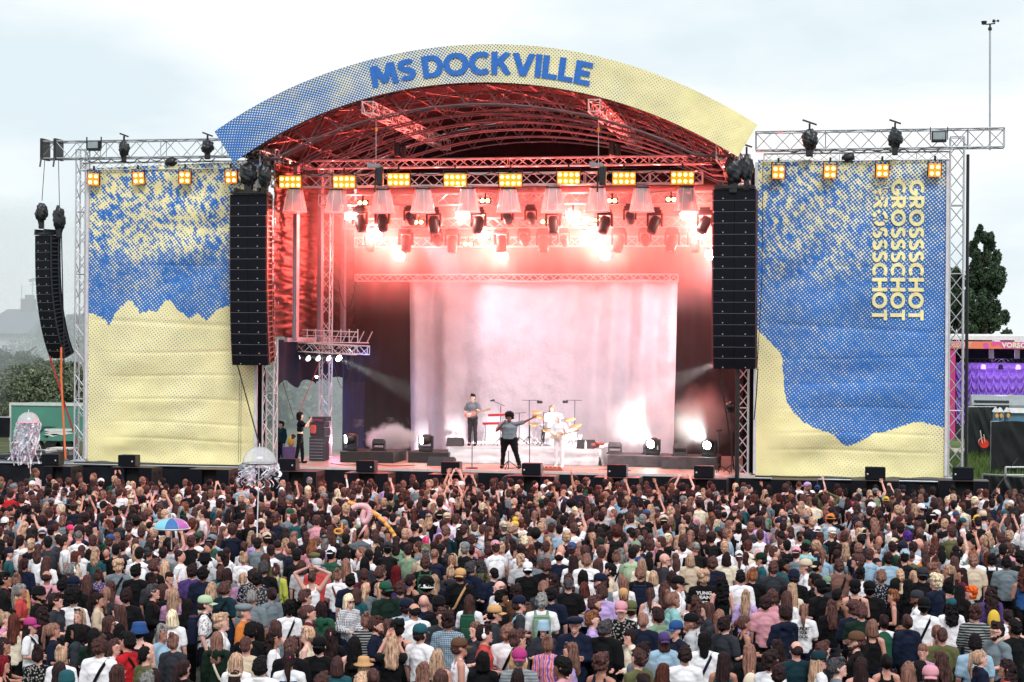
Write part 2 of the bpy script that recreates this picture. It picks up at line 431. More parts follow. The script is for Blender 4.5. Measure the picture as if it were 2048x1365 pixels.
# heap of covered gear on the ground between crates and black stage skirt
m_ = MB(); R = random.Random(4)
for i in range(26):
    q = P(R.uniform(22, 120), 918, 66 + R.random() * 3); s_ = R.uniform(.25, .6)
    m_.bbox((q.x, q.y, .75 + R.random() * .6), (s_ * 1.5, s_, s_ * .6), .06, Matrix.Rotation(R.uniform(-.3, .3), 3, 'Y'))
m_.box((P(70, 918, 65).x, 65, .6), (6.0, 2.2, 1.2))
o = m_.build('covered_gear', plastic_bag, smooth=True); centre(o); sset(o, 'low heap of cables and gear under black sheeting beside crates', 'gear heap')

# ---------------------------------------------------------------- second small stage at right
Y2 = 118.0
def Q2(px, py, Y=Y2): return P(px, py, Y)
zb = Q2(1950, 684).z; za = Q2(1950, 697).z
st2 = empty('small_stage', (Q2(1990, 700).x, Y2, 0), 'small stage with pink roof sign and purple swagged curtain at right', 'stage')
L2 = Vector(st2.location)
xl = Q2(1893, 700).x - L2.x; xr = Q2(2120, 700).x - L2.x
m_ = MB(); m_.box(((xl + xr) / 2, 3, zb + .25), (xr - xl + .2, 6.6, .25)); m_.box(((xl + xr) / 2, 3, zb + .42), (xr - xl - .6, 6, .15)); m_.build('roof', mat('white_tarp', (.75, .75, .76), .6), st2)
def sign_mat():
    m = bpy.data.materials.new('pink_sign'); m.use_nodes = True; t = m.node_tree; b = t.nodes['Principled BSDF']; b.inputs['Roughness'].default_value = .5
    co = N(t, 'ShaderNodeTexCoord'); mp = N(t, 'ShaderNodeMapping'); mp.inputs['Scale'].default_value = (.55, .0, .6)
    n = N(t, 'ShaderNodeTexNoise'); n.inputs['Scale'].default_value = 1.4; n.inputs['Detail'].default_value = 1.0
    r = N(t, 'ShaderNodeValToRGB'); r.color_ramp.interpolation = 'CONSTANT'
    r.color_ramp.elements[0].color = (.80, .10, .30, 1); r.color_ramp.elements[1].position = .47; r.color_ramp.elements[1].color = (.85, .22, .12, 1)
    e = r.color_ramp.elements.new(.56); e.color = (.70, .10, .40, 1)
    t.links.new(co.outputs['Object'], mp.inputs[0]); t.links.new(mp.outputs[0], n.inputs['Vector']); t.links.new(n.outputs['Fac'], r.inputs[0]); t.links.new(r.outputs[0], b.inputs['Base Color'])
    return m
sg = MB(); sg.box(((xl + xr) / 2, -.35, (za + zb) / 2), (xr - xl, .12, zb - za + .05)); sign = sg.build('sign', sign_mat(), st2)
def text_mesh(txt, size, mat_, parent, name='lettering', off=0.0, ext=0.004, space=1.0, align='LEFT'):
    c = bpy.data.curves.new(name, 'FONT'); c.body = txt; c.size = size; c.offset = off; c.extrude = ext; c.space_character = space; c.align_x = align; c.resolution_u = 3
    o = bpy.data.objects.new(name, c); COL.objects.link(o)
    dg = bpy.context.evaluated_depsgraph_get(); dg.update()
    me = bpy.data.meshes.new_from_object(o.evaluated_get(dg)); me.name = name
    bpy.data.objects.remove(o); bpy.data.curves.remove(c)
    me.materials.clear(); me.materials.append(mat_)
    o = bpy.data.objects.new(name, me); COL.objects.link(o)
    if parent: o.parent = parent
    return o
offw = mat('white_letter', (.8, .78, .72), .5)
tx = text_mesh('VORSCHOT', (zb - za) * 1.05, offw, sign, off=.022, space=1.05)
tx.location = (Q2(2003, 695).x - L2.x, -.43, za + .06); tx.rotation_euler = (pi / 2, 0, 0)
tx = text_mesh('GROSSSCHOT', (zb - za) * 1.05, mat('peach_letter', (.85, .5, .4), .5), sign, off=.01, space=.9)
tx.location = (Q2(1897, 695).x - L2.x, -.43, za + .06); tx.rotation_euler = (pi / 2, 0, 0); tx.scale = (.55, 1, 1)
m_ = MB(); m_.box((xl + .25, -.1, za / 2), (.6, .4, za)); m_.build('side_panel', mat('magenta_panel', (.55, .04, .20), .5), st2)
m_ = MB(); m_.box(((xl + xr) / 2, 5.9, za / 2), (xr - xl, .1, za)); m_.box((xl + .1, 3, za / 2), (.1, 6, za)); m_.build('wall', blackcloth, st2)
m_ = MB(); m_.box(((xl + xr) / 2, 2.8, .45), (xr - xl - .3, 5.6, .9)); m_.build('deck', blackp, st2)
tz = Q2(1960, 722).z
m_ = MB(); truss(m_, (xl + .5, .6, tz), (xr, .6, tz), .25, .25, .3, .02, .011); m_.build('lighting_truss', blackm, st2)
sw = mat('purple_satin', (.42, .26, .70), .35, emit=(.28, .10, .6), es=.03, noise_amt=.2)  # faint violet glow in the cloth stands in for lamp light on it
m_ = MB(); ztop = Q2(1960, 726).z; nsw = 13; x0 = Q2(1918, 700).x - L2.x; swl = (xr - x0) / nsw
def swag(u, v):
    k = u * nsw; f = (k % 1.0) - .5
    sag = .55 * (1 - (2 * f) ** 2)
    zz = lerp(ztop, .9, v) - sag * min(1, v * 3) * .9
    y = 3.6 - .30 * abs(sin(v * 8 * pi))  * (1 - (2 * f) ** 4) - .22 * abs(2 * f) ** 3
    return (x0 + (xr - x0) * u, y, zz)
m_.grid(swag, nsw * 12, 110); m_.build('curtain', sw, st2, smooth=True)
violet = mat('violet_lamp', (.6, .4, 1), .4, emit=(.55, .30, 1.0), es=1.5)
for k in range(8):
    x = xl + 1.4 + k * 1.1
    m_ = MB(); m_.lathe([(.05, .3), (.13, .25), (.17, 0), (.13, -.02)], (x, 3.3, tz - .55), 12); m_.build('lamp', violet if k % 2 else blackm, st2)
for k in range(4):
    m_ = MB(); m_.bbox((xl + 1.2 + k * 1.6, .5, tz + .45), (.32, .2, .6), .02); m_.build('speaker', mat('grey_box', (.25, .26, .28), .5), st2)

# grey arched trailer, toilets cabins, red drum, fences
Yv = 106.0
a = P(1941, 815, Yv); b = P(2048 + 30, 815, Yv)
hz_ = P(1990, 790, Yv).z
va = empty('horse_trailer', ((a.x + b.x) / 2, Yv, .1), 'grey trailer with rounded roof in front of the purple curtain', 'trailer')
w_ = b.x - a.x; zb0 = .5; zt0 = hz_ - .1
m_ = MB()
prof = [(-1.1, zb0), (-1.1, zt0 - .55), (-.95, zt0 - .2), (-.6, zt0 - .05), (0, zt0), (.7, zt0 - .08), (1.1, zt0 - .5), (1.1, zb0)]
n_ = len(prof)
m_.add([(x, y, z) for x in (-w_ / 2, w_ / 2) for y, z in prof], [(i, i + 1, n_ + i + 1, n_ + i) for i in range(n_ - 1)] + [tuple(range(n_)), tuple(range(2 * n_ - 1, n_ - 1, -1))])
m_.build('shell', mat('grey_shell', (.22, .26, .28), .35), va)
m_ = MB(); m_.box((-w_ / 2 + 1.1, -1.12, zt0 - .72), (1.9, .05, .34)); m_.box((-w_ / 2 + 1.1, -1.05, zt0 - .35), (1.9, .1, .12)); m_.build('window', mat('trailer_window', (.03, .035, .04), .15), va)
m_ = MB(); m_.box((-w_ / 2 + 1.4, -1.13, zt0 - 1.2), (2.8, .04, .06)); m_.box((w_ / 2 - 1.6, -.6, zt0 - .02), (.2, .05, .12)); m_.build('trim', mat('cream_trim', (.6, .5, .35), .5), va)
m_ = MB(); m_.sphere((-w_ / 2 - .02, -.9, zt0 - 1.2), .15, 8, 6); m_.build('lamp', mat('red_orange_lamp', (.8, .12, .02), .3), va)
cab_lab = ['leftmost small blue cabin with orange gable behind black fence', 'middle small blue cabin with orange gable', 'small blue cabin with the long white roof']
for i, px in enumerate([1993, 2002, 2016]):
    Y = 95.5 + i * .5
    a = P(px - 5.0, 840, Y); b = P(px + 5.0, 840, Y); w_ = b.x - a.x; zt0 = P(px, 816, Y).z; ze = P(px, 824, Y).z
    c_ = empty('portable_toilet', ((a.x + b.x) / 2, Y, 0.06), cab_lab[i], 'cabin', 'small gabled cabins')
    ln = 1.2 if i < 2 else 4.0
    m_ = MB(); m_.box((ln / 2 - w_ / 2 if i == 2 else 0, .5, (ze - .06) / 2), (ln if i == 2 else w_ * .92, 1.2, ze - .06)); m_.build('wall', mat('blue_plastic', (.10, .22, .32), .4), c_)
    m_ = MB(); e_ = (ln - w_ if i == 2 else 0)
    m_.sheet([(-w_ / 2 - .03, -.2, ze - .08), (0, -.2, zt0 - .06), (w_ / 2 + .03 + 0, -.2, ze - .08)], 1.3)
    if i == 2: m_.add([(0, -.2, zt0 - .06), (e_, -.2, zt0 - .06), (e_ + .3, -.25, ze - .11), (w_ / 2, -.25, ze - .11), (0, .9, ze - .06), (e_, .9, ze - .06)], [(0, 1, 2, 3), (0, 1, 5, 4)])
    m_.build('roof', mat('white_plastic', (.75, .76, .76), .4), c_)
    m_ = MB(); m_.lathe([(.001, 0), (w_ * .30, 0), (w_ * .30, .01), (.001, .01)], (0, -.215, ze - .25), 12, sy=1.7, rot=Matrix.Rotation(pi / 2, 3, 'X')); m_.build('gable_panel', mat('orange_panel', (.85, .38, .05), .5), c_)
Yd = 94.0
q = P(1968, 886, Yd)
dr = empty('red_drum', (q.x, Yd, q.z - .32), 'bright red round drum with two pale sticks on the grass', 'drum')
m_ = MB(); m_.lathe([(.001, -.45), (.24, -.45), (.255, -.40), (.255, .4), (.24, .45), (.001, .45)], (0, .3, .3), 24, rot=Matrix.Rotation(pi / 2, 3, 'X')); m_.build('barrel', mat('red_plastic', (.75, .045, .02), .35), dr, smooth=False)
m_ = MB(); m_.lathe([(.24, -.02), (.275, -.02), (.275, .02), (.24, .02)], (0, -.16, .3), 24, rot=Matrix.Rotation(pi / 2, 3, 'X'), ring=True); m_.build('rim', blackm, dr)
m_ = MB(); m_.tube((-.1, -.2, .3), (-.2, -.25, .95), .025); m_.tube((.03, -.2, .35), (-.03, -.25, .75), .02); m_.build('stick', mat('pale_stick', (.7, .6, .5), .6), dr)
def clothfence(name, pa, pb, Y0, Y1, z0, z1, label, posts=3, zb1=None, sag=.0, grp=None):
    r_ = empty(name, ((pa.x + pb.x) / 2, (Y0 + Y1) / 2, z0), label, 'fence', grp)
    o_ = r_.location
    def fn(u, v):
        x = lerp(pa.x, pb.x, u); y = lerp(Y0, Y1, u)
        f = .06 * fbm(u * 9 + v * 3, v * 2, 3.1) + .05 * sin(6 * (v * 2.2 + u * 3)) * u
        return (x - o_.x, y - .05 + f - o_.y, lerp(z0, z1 - sag * sin(pi * u), v) - o_.z)
    m_ = MB(); m_.grid(fn, 60, 24); m_.build('cover', mat('fence_cloth', (.008, .010, .012), .5, bump=.3, bscale=5), r_, smooth=True)
    m_ = MB()
    for k in range(posts):
        u = k / (posts - 1); x = lerp(pa.x, pb.x, u) - o_.x; y = lerp(Y0, Y1, u) - o_.y + .08
        m_.tube((x, y, -.2), (x, y, z1 - o_.z + .05), .025)
    m_.tube((pa.x - o_.x, Y0 - o_.y + .08, z1 - o_.z + .03), (pb.x - o_.x, Y1 - o_.y + .08, z1 - o_.z + .03), .025)
    m_.build('frame', dark_alu, r_)
    return r_
clothfence('site_fence', P(1982, 900, 86), P(2090, 900, 84), 86, 84, .05, P(2000, 845, 86).z, 'tall black cloth fence on the grass at the right edge', sag=-.1)
clothfence('site_fence', P(1936, 880, 99.5), P(1992, 880, 100), 99.5, 100, .05, P(1965, 815, 100).z, 'black mesh fence behind the red drum')
clothfence('site_fence', P(1966, 970, 58.5), P(2090, 970, 57.5), 58.5, 57.5, .0, P(2000, 954, 58).z, 'low black fence in front of the grass beside the crowd')
m_ = MB(); q = P(2011, 935, 71); q2 = P(2100, 935, 71)
m_.tube((q.x, q.y, .05), (q.x, q.y, q.z), .045); m_.tube(q, q2, .04); m_.tube((q.x + 1.3, q.y, .05), (q.x + 1.1, q.y, q.z), .04); m_.tube((q.x, q.y, q.z - .28), (q2.x, q.y, q.z - .28), .025)
o = m_.build('steel_barrier', steel); centre(o); sset(o, 'grey steel barrier rail standing in the grass at the right edge', 'barrier')
# ================================================================ STAGE
def halftone(name, blue=(0.022, 0.165, 0.56), yel=(0.93, 0.84, 0.43), scale=1.0, stain=False):
    """two colour halftone print; 'tone' vertex attribute = share of yellow ink; 'uvw' = metres on the cloth"""
    m = bpy.data.materials.new(name); m.use_nodes = True; t = m.node_tree; b = t.nodes['Principled BSDF']; l = t.links.new
    b.inputs['Roughness'].default_value = .75
    at = N(t, 'ShaderNodeAttribute', attribute_name='tone')
    uv = N(t, 'ShaderNodeUVMap'); uv.uv_map = 'UVMap'
    mp = N(t, 'ShaderNodeMapping'); mp.inputs['Rotation'].default_value = (0, 0, radians(38)); mp.inputs['Scale'].default_value = (scale, scale, scale)
    l(uv.outputs[0], mp.inputs[0]); sp = N(t, 'ShaderNodeSeparateXYZ'); l(mp.outputs[0], sp.inputs[0])
    cs = []
    for k in (0, 1):
        mu = N(t, 'ShaderNodeMath', operation='MULTIPLY'); mu.inputs[1].default_value = 2 * pi; l(sp.outputs[k], mu.inputs[0])
        c = N(t, 'ShaderNodeMath', operation='COSINE'); l(mu.outputs[0], c.inputs[0]); cs.append(c)
    ad = N(t, 'ShaderNodeMath', operation='ADD'); l(cs[0].outputs[0], ad.inputs[0]); l(cs[1].outputs[0], ad.inputs[1])
    sc = N(t, 'ShaderNodeMapRange'); sc.inputs['From Min'].default_value = -2; sc.inputs['From Max'].default_value = 2; l(ad.outputs[0], sc.inputs['Value'])
    n = N(t, 'ShaderNodeTexNoise'); n.inputs['Scale'].default_value = 3.2; n.inputs['Detail'].default_value = 2; l(uv.outputs[0], n.inputs['Vector'])
    nm = N(t, 'ShaderNodeMath', operation='MULTIPLY_ADD'); nm.inputs[1].default_value = .16; nm.inputs[2].default_value = -.08; l(n.outputs['Fac'], nm.inputs[0])
    tn = N(t, 'ShaderNodeMath', operation='ADD'); l(at.outputs['Fac'], tn.inputs[0]); l(nm.outputs[0], tn.inputs[1])
    su = N(t, 'ShaderNodeMath', operation='SUBTRACT'); l(tn.outputs[0], su.inputs[0]); l(sc.outputs[0], su.inputs[1])
    st = N(t, 'ShaderNodeMapRange'); st.inputs['From Min'].default_value = -.06; st.inputs['From Max'].default_value = .06; l(su.outputs[0], st.inputs['Value'])
    mx = N(t, 'ShaderNodeMixRGB'); mx.inputs[1].default_value = (*blue, 1); mx.inputs[2].default_value = (*yel, 1); l(st.outputs[0], mx.inputs[0])
    # faint weathering
    n3 = N(t, 'ShaderNodeTexNoise'); n3.inputs['Scale'].default_value = .7; n3.inputs['Detail'].default_value = 6; l(uv.outputs[0], n3.inputs['Vector'])
    r3 = N(t, 'ShaderNodeMapRange'); r3.inputs['From Min'].default_value = .3; r3.inputs['From Max'].default_value = .7; r3.inputs['To Min'].default_value = .86; r3.inputs['To Max'].default_value = 1.1; l(n3.outputs['Fac'], r3.inputs['Value'])
    m2 = N(t, 'ShaderNodeMixRGB', blend_type='MULTIPLY'); m2.inputs[0].default_value = 1; l(mx.outputs[0], m2.inputs[1]); l(r3.outputs[0], m2.inputs[2])
    l(m2.outputs[0], b.inputs['Base Color'])
    return m
def tone_sheet(fn, tone, uvf, nu, nv, name, mat_, parent, solid=0.0):
    us = []; co = []; tn = []; uvs = []
    for j in range(nv + 1):
        for i in range(nu + 1):
            u, v = i / nu, j / nv
            co.append(fn(u, v)); tn.append(tone(u, v)); uvs.append(uvf(u, v))
    fs = [(j * (nu + 1) + i, j * (nu + 1) + i + 1, (j + 1) * (nu + 1) + i + 1, (j + 1) * (nu + 1) + i) for j in range(nv) for i in range(nu)]
    me = bpy.data.meshes.new(name); me.from_pydata(co, [], fs); me.materials.append(mat_)
    a = me.attributes.new('tone', 'FLOAT', 'POINT'); a.data.foreach_set('value', tn)
    ul = me.uv_layers.new(name='UVMap'); idx = np.empty(len(me.loops), dtype=np.int32); me.loops.foreach_get('vertex_index', idx)
    ul.data.foreach_set('uv', np.array(uvs, dtype=np.float32)[idx].ravel())
    me.polygons.foreach_set('use_smooth', [True] * len(me.polygons)); me.update()
    o = bpy.data.objects.new(name, me); COL.objects.link(o)
    if parent: o.parent = parent
    return o
inner = [(467, 325), (499, 304), (555, 273.5), (622, 235), (684, 209), (742.6, 196 - 2), (816, 180), (889, 170), (977, 165.6), (1048, 167), (1112, 175), (1177, 190), (1253, 211), (1312, 231), (1400, 272), (1476, 314)]
outer = [(429, 263), (479, 231), (566, 184), (625, 156), (713, 127), (801, 106), (889, 94), (960, 89), (1048, 91), (1136, 102), (1224, 119.6), (1312, 147), (1400, 187), (1458, 217), (1515, 249)]
YA = 55.9
iw = [P(x, y, YA) for x, y in inner]; ow = [P(x, y, YA) for x, y in outer]
def smooth_curve(pts):
    xs = np.array([p.x for p in pts]); zs = np.array([p.z for p in pts])
    c = np.polyfit(xs - xs.mean(), zs, 5); xm = xs.mean()
    return lambda x: float(np.polyval(c, x - xm)), xs[0], xs[-1]
fi, xi0, xi1 = smooth_curve(iw); fo, xo0, xo1 = smooth_curve(ow)
AX0, AX1 = xi0, xi1
roof = empty('stage_roof', ((AX0 + AX1) / 2, YA, 0), 'arched stage roof with blue and yellow dotted banner along its front edge', 'stage roof')
def rel(o, par):
    o.parent = par; o.matrix_parent_inverse = Matrix.Identity(4); o.location = -Vector(par.location)
    return o
# arc length table for the banner
NA = 400
ipts = [Vector((lerp(xi0, xi1, k / NA), YA, fi(lerp(xi0, xi1, k / NA)))) for k in range(NA + 1)]
opts = [Vector((lerp(xo0, xo1, k / NA), YA, fo(lerp(xo0, xo1, k / NA)))) for k in range(NA + 1)]
def arch_pt(u, v):      # v 0 = inner edge, 1 = outer edge
    k = min(NA - 1, int(u * NA)); f = u * NA - k
    return (ipts[k].lerp(ipts[k + 1], f)).lerp(opts[k].lerp(opts[k + 1], f), v)
ALEN = sum(((ipts[k + 1] + opts[k + 1]) / 2 - (ipts[k] + opts[k]) / 2).length for k in range(NA))
def fascia(u, v):
    p = arch_pt(u, v)
    return (p.x, p.y + .008 * fbm(u * 30, v * 3, 7) + .03 * fbm(u * 60, v * 1.2 + u * 20, 3) * max(0, (u - .85) * 6), p.z)
def ftone(u, v):
    base = interp(u, [(0, .18), (.06, .28), (.15, .38), (.3, .46), (.45, .56), (.55, .66), (.65, .76), (.8, .86), (.93, .93), (1, .99)])
    return base + .10 * fbm(u * 14, v * 1.4, 1.0) + .05 * fbm(u * 40, v * 4, 2)
hw = halftone('halftone_arch', scale=12.0)
fa = rel(tone_sheet(fascia, ftone, lambda u, v: (u * ALEN, v * 1.3), 500, 24, 'arch_banner', hw, None), roof)
# lettering along the arch, cut out of flat letter meshes and bent to the curve
bluel = mat('blue_ink', (0.022, 0.15, 0.54), .7)
def arc(cx, cy, rx, ry, a0, a1, n=16): return [(cx + rx * cos(radians(lerp(a0, a1, i / n))), cy + ry * sin(radians(lerp(a0, a1, i / n)))) for i in range(n + 1)]
# block capitals as centre lines in a box one unit high: (advance width, strokes)
GL = {'M': (1.04, [[(.11, 0), (.17, 1)], [(.22, .98), (.52, .12)], [(.82, .98), (.52, .12)], [(.93, 0), (.87, 1)]]), 'S': (.66, [arc(.35, .71, .22, .19, 30, 270, 12) + arc(.33, .29, .23, .19, 90, -150, 12)[1:]]),
 'D': (.78, [[(.10, .5), (.10, .1), (.33, .1)] + arc(.34, .5, .34, .4, -90, 90, 14)[1:] + [(.10, .9), (.10, .5)]]), 'O': (.96, [arc(.48, .5, .38, .40, 0, 360, 26)]),
 'C': (.84, [arc(.47, .5, .37, .40, 48, 312, 20)]), 'K': (.76, [[(.10, 0), (.10, 1)], [(.17, .46), (.64, 1.0)], [(.28, .62), (.66, 0)]]), 'V': (.84, [[(.10, 1), (.42, .0)], [(.74, 1), (.42, .0)]]),
 'I': (.26, [[(.12, 0), (.12, 1)]]), 'L': (.58, [[(.10, 1), (.10, .1), (.56, .1)]]), 'E': (.64, [[(.60, .9), (.10, .9), (.10, .1), (.60, .1)], [(.20, .5), (.54, .5)]]),
 'G': (.92, [arc(.47, .5, .37, .40, 48, 345, 22) + [(.84, .44), (.52, .44)]]), 'R': (.74, [[(.10, 0), (.10, .9), (.36, .9)] + arc(.37, .67, .22, .23, 90, -90, 10)[1:] + [(.20, .44)], [(.38, .40), (.64, 0)]]),
 'H': (.80, [[(.10, 0), (.10, 1)], [(.70, 0), (.70, 1)], [(.20, .5), (.60, .5)]]), 'T': (.68, [[(.02, .9), (.66, .9)], [(.34, .80), (.34, 0)]]), ' ': (.36, [])}
def lettering(txt, place, w_, m_, parent, gap=.04, drop=None):
    """ribbon letters; place(x 0..1, y 0..1) gives the world point on the cloth"""
    tot = sum(GL[c][0] + gap for c in txt) - gap; x0 = 0; M_ = MB(); lay = 0
    for c in txt:
        adv, strokes = GL[c]
        for st in strokes:
            pts = []
            for p, q in zip(st, st[1:]):
                k = max(1, int(((p[0] - q[0]) ** 2 + (p[1] - q[1]) ** 2) ** .5 / .16))
                pts += [(lerp(p[0], q[0], i / k), lerp(p[1], q[1], i / k)) for i in range(k)]
            pts.append(st[-1]); closed = abs(st[0][0] - st[-1][0]) + abs(st[0][1] - st[-1][1]) < 1e-6
            Lf, Rt = [], []; n = len(pts)
            for i in range(n):
                a = pts[i - 1] if i else (pts[-2] if closed else None); b = pts[i + 1] if i < n - 1 else (pts[1] if closed else None)
                d1 = Vector((pts[i][0] - a[0], pts[i][1] - a[1])).normalized() if a else None; d2 = Vector((b[0] - pts[i][0], b[1] - pts[i][1])).normalized() if b else None
                d1 = d1 or d2; d2 = d2 or d1; t = (d1 + d2); t = t.normalized() if t.length > 1e-4 else d1
                nn = Vector((-t.y, t.x)); k = w_ / 2 / max(.38, nn.dot(Vector((-d1.y, d1.x))))
                for S_, out in ((1, Lf), (-1, Rt)):
                    x, y = pts[i][0] + nn.x * k * S_, pts[i][1] + nn.y * k * S_
                    out.append(((x0 + x) / tot, min(1.0, max(0.0, y))))
            vs = []
            for i in range(n):
                for q in (Lf[i], Rt[i]):
                    p = place(q[0], q[1]); vs.append((p.x, p.y - .002 * (lay % 4), p.z))
            fs = [(2 * i, 2 * i + 1, 2 * i + 3, 2 * i + 2) for i in range(n - 1) if not (drop and drop((x0 + pts[i][0]) / tot))]
            M_.add(vs, fs); lay += 1
        x0 += adv + gap
    o = M_.build('lettering', m_, parent); o.location = (0, 0, 0)
    return o
def bent_text(txt, u0, u1, v0, v1, parent):
    def place(x, y): p = arch_pt(lerp(u0, u1, x), lerp(v0, v1, y)); return Vector((p.x, YA - .03, p.z))
    return lettering(txt, place, .24, bluel, parent)
def u_of(px):
    x = P(px, 150, YA).x
    return (x - (xi0 + xo0) / 2) / ((xi1 + xo1) / 2 - (xi0 + xo0) / 2)
bent_text('MS', u_of(742), u_of(830), .22, .80, fa)
bent_text('DOCKVILLE', u_of(846), u_of(1185), .20, .80, fa)
# canopy
roofalu = mat('roof_aluminium', (0.17, 0.13, 0.15), .5, .3, noise_amt=.2, nscale=3)
canm = mat('canopy_cloth', (0.012, 0.007, 0.010), .9, spec=.12, noise_amt=.3, nscale=1.2, bump=.2, bscale=3)
YB = 67.2
m_ = MB(); m_.grid(lambda u, v: (lerp(AX0, AX1, u), lerp(YA + .05, YB, v), fi(lerp(AX0, AX1, u)) + .28 - .1 * v), 70, 10)
rel(m_.build('canopy', canm, None, smooth=True), roof)
for k, Y in enumerate([56.3, 58.5, 60.7, 62.9, 65.1, 67.0]):
    m_ = MB(); n_ = 30; dr_ = 0.0
    for yy in (0, .42):
        tops = [Vector((lerp(AX0 + .3, AX1 - .3, i / n_), Y + yy, fi(lerp(AX0 + .3, AX1 - .3, i / n_)) + .08 - dr_)) for i in range(n_ + 1)]
        bots = [p + Vector((0, 0, -.72 * min(1, sin(pi * (i + .6) / (n_ + 1.2)) * 4))) for i, p in enumerate(tops)]
        for i in range(n_):
            m_.tube(tops[i], tops[i + 1], .03, 5, cap=False); m_.tube(bots[i], bots[i + 1], .03, 5, cap=False)
            m_.tube(tops[i] if i % 2 else bots[i], bots[i + 1] if i % 2 else tops[i + 1], .016, 4, cap=False)
    for i in range(0, n_ + 1, 2):
        q = Vector((0, .42, 0)); m_.tube(bots[i], bots[i] - q, .014, 4, cap=False); m_.tube(tops[i], tops[i] - q, .014, 4, cap=False)
        if i < n_: m_.tube(bots[i], bots[i + 1] - q, .012, 4, cap=False)
    rel(m_.build('arch_truss', roofalu, None), roof)
m_ = MB()
for i in range(1, 12):
    x = lerp(AX0, AX1, i / 12)
    m_.tube((x, YA + .1, fi(x) + .14), (x, YB, fi(x) + .12), .028, 5)
for i in range(6):
    x = lerp(AX0 + 1, AX1 - 1, i / 6); x2 = lerp(AX0 + 1, AX1 - 1, (i + 1) / 6)
    for a, b in ((56.4, 61.2), (61.2, 66)): m_.tube((x, a, fi(x) + .02), (x2, b, fi(x2) + .02), .016, 4)
rel(m_.build('purlin', roofalu, None), roof)
for px, py in ((735, 215), (1188, 211)):
    a = P(px, py, YA - .25); m_ = MB()
    truss(m_, (a.x, YA - .25, a.z), (a.x, YB - .5, a.z), .36, .36, .42, .026, .013)
    rel(m_.build('ridge_truss', alu, None), roof)
# eave trusses at both sides
for x in (AX0 + .55, AX1 - .45):
    m_ = MB(); z = 11.95; truss(m_, (x, YA + .3, z), (x, YB, z), .5, .5, .6, .026, .013); rel(m_.build('eave_truss', alu, None), roof)
m_ = MB(); xa, xb = AX0 + .9, AX1 - .9
def gable(u, v):
    x = lerp(xa, xb, u); return (x, YB + .15 + .03 * sin(u * 90), lerp(11.2, fi(x) + .2, v))
m_.grid(gable, 60, 6); rel(m_.build('gable_cloth', canm, None, smooth=True), roof)

# ---------------------------------------------------------------- stage platform
xl_ = P(150, 920, YS).x; xr_ = P(1935, 950, YS).x
xcl, xcr = P(512, 930, YS).x, P(1510, 950, YS).x
plat = empty('stage_platform', ((xcl + xcr) / 2, YS, 0), 'long raised stage floor behind a black cloth front', 'stage platform')
ply = mat('red_brown_ply', (0.36, 0.24, 0.20), .5, noise_amt=.25, nscale=1.5, bump=.05)
m_ = MB(); m_.box(((xcl + xcr) / 2, (YS + 68.5) / 2, DECK - .05), (xcr - xcl, 68.5 - YS, .1)); rel(m_.build('deck', ply, None), plat)
m_ = MB(); m_.box(((xcl + xcr) / 2, YS - .03, DECK - .035), (xcr - xcl, .05, .08)); rel(m_.build('edge_strip', mat('pale_edge', (.62, .55, .55), .5), None), plat)
for a_, b_ in ((xl_, xcl), (xcr, xr_)):
    m_ = MB(); m_.box(((a_ + b_) / 2, YS + 1.2, DECK - .05), (b_ - a_ - .02, 2.6, .1)); rel(m_.build('wing_deck', blackp, None), plat)
def skirtf(u, v):
    x = lerp(xl_ - 9, xr_, u)
    return (x, YS - .06 + .05 * fbm(x * .8, v * .9, 1) + .015 * sin(x * 6 + 3 * fbm(x * .3, 0)) , lerp(.0, DECK - .08, v))
m_ = MB(); m_.grid(skirtf, 420, 12); rel(m_.build('skirt', blackcloth, None, smooth=True), plat)
m_ = MB(); m_.tube((xl_ - 9, YS - .1, DECK - .06), (xcl, YS - .1, DECK - .06), .03); m_.tube((xcr, YS - .1, DECK - .06), (xr_, YS - .1, DECK - .06), .025); rel(m_.build('rail', dark_alu, None), plat)

# ---------------------------------------------------------------- wing banners
jl = [(0, .497), (.03, .50), (.10, .52), (.125, .545), (.16, .50), (.2, .475), (.235, .455), (.26, .46), (.31, .50), (.36, .49), (.41, .495), (.45, .46), (.49, .455), (.53, .49), (.57, .50), (.6, .52), (.65, .50), (.7, .525), (.76, .49), (.82, .475), (.87, .48), (.93, .50), (1, .49)]
def fold_field(x, z, seed):
    d = noise.noise(Vector((x * .25 + seed, z * .25, 0))) * 1.5
    k = max(0, noise.noise(Vector((x * .35, z * .3, seed))) + .15)
    return (.06 * fbm(x * .35 + z * .5 + seed, z * .3 - x * .2, 2.0, 2) + .060 * k * sin(2.6 * (x * .62 + z * 1.35) + 4 * d) + .004 * fbm(x * 2, z * 2.4, seed, 2) + .035 * max(0, .5 - abs(z - 5.2 - .05 * x) * 4) + sum(.013 * math.exp(-((z - c_ - .04 * sin(x * .9 + c_)) / .05) ** 2) * min(1, x * .5) for c_ in (3.4, 6.3, 7.1, 7.9, 8.7, 9.25)))
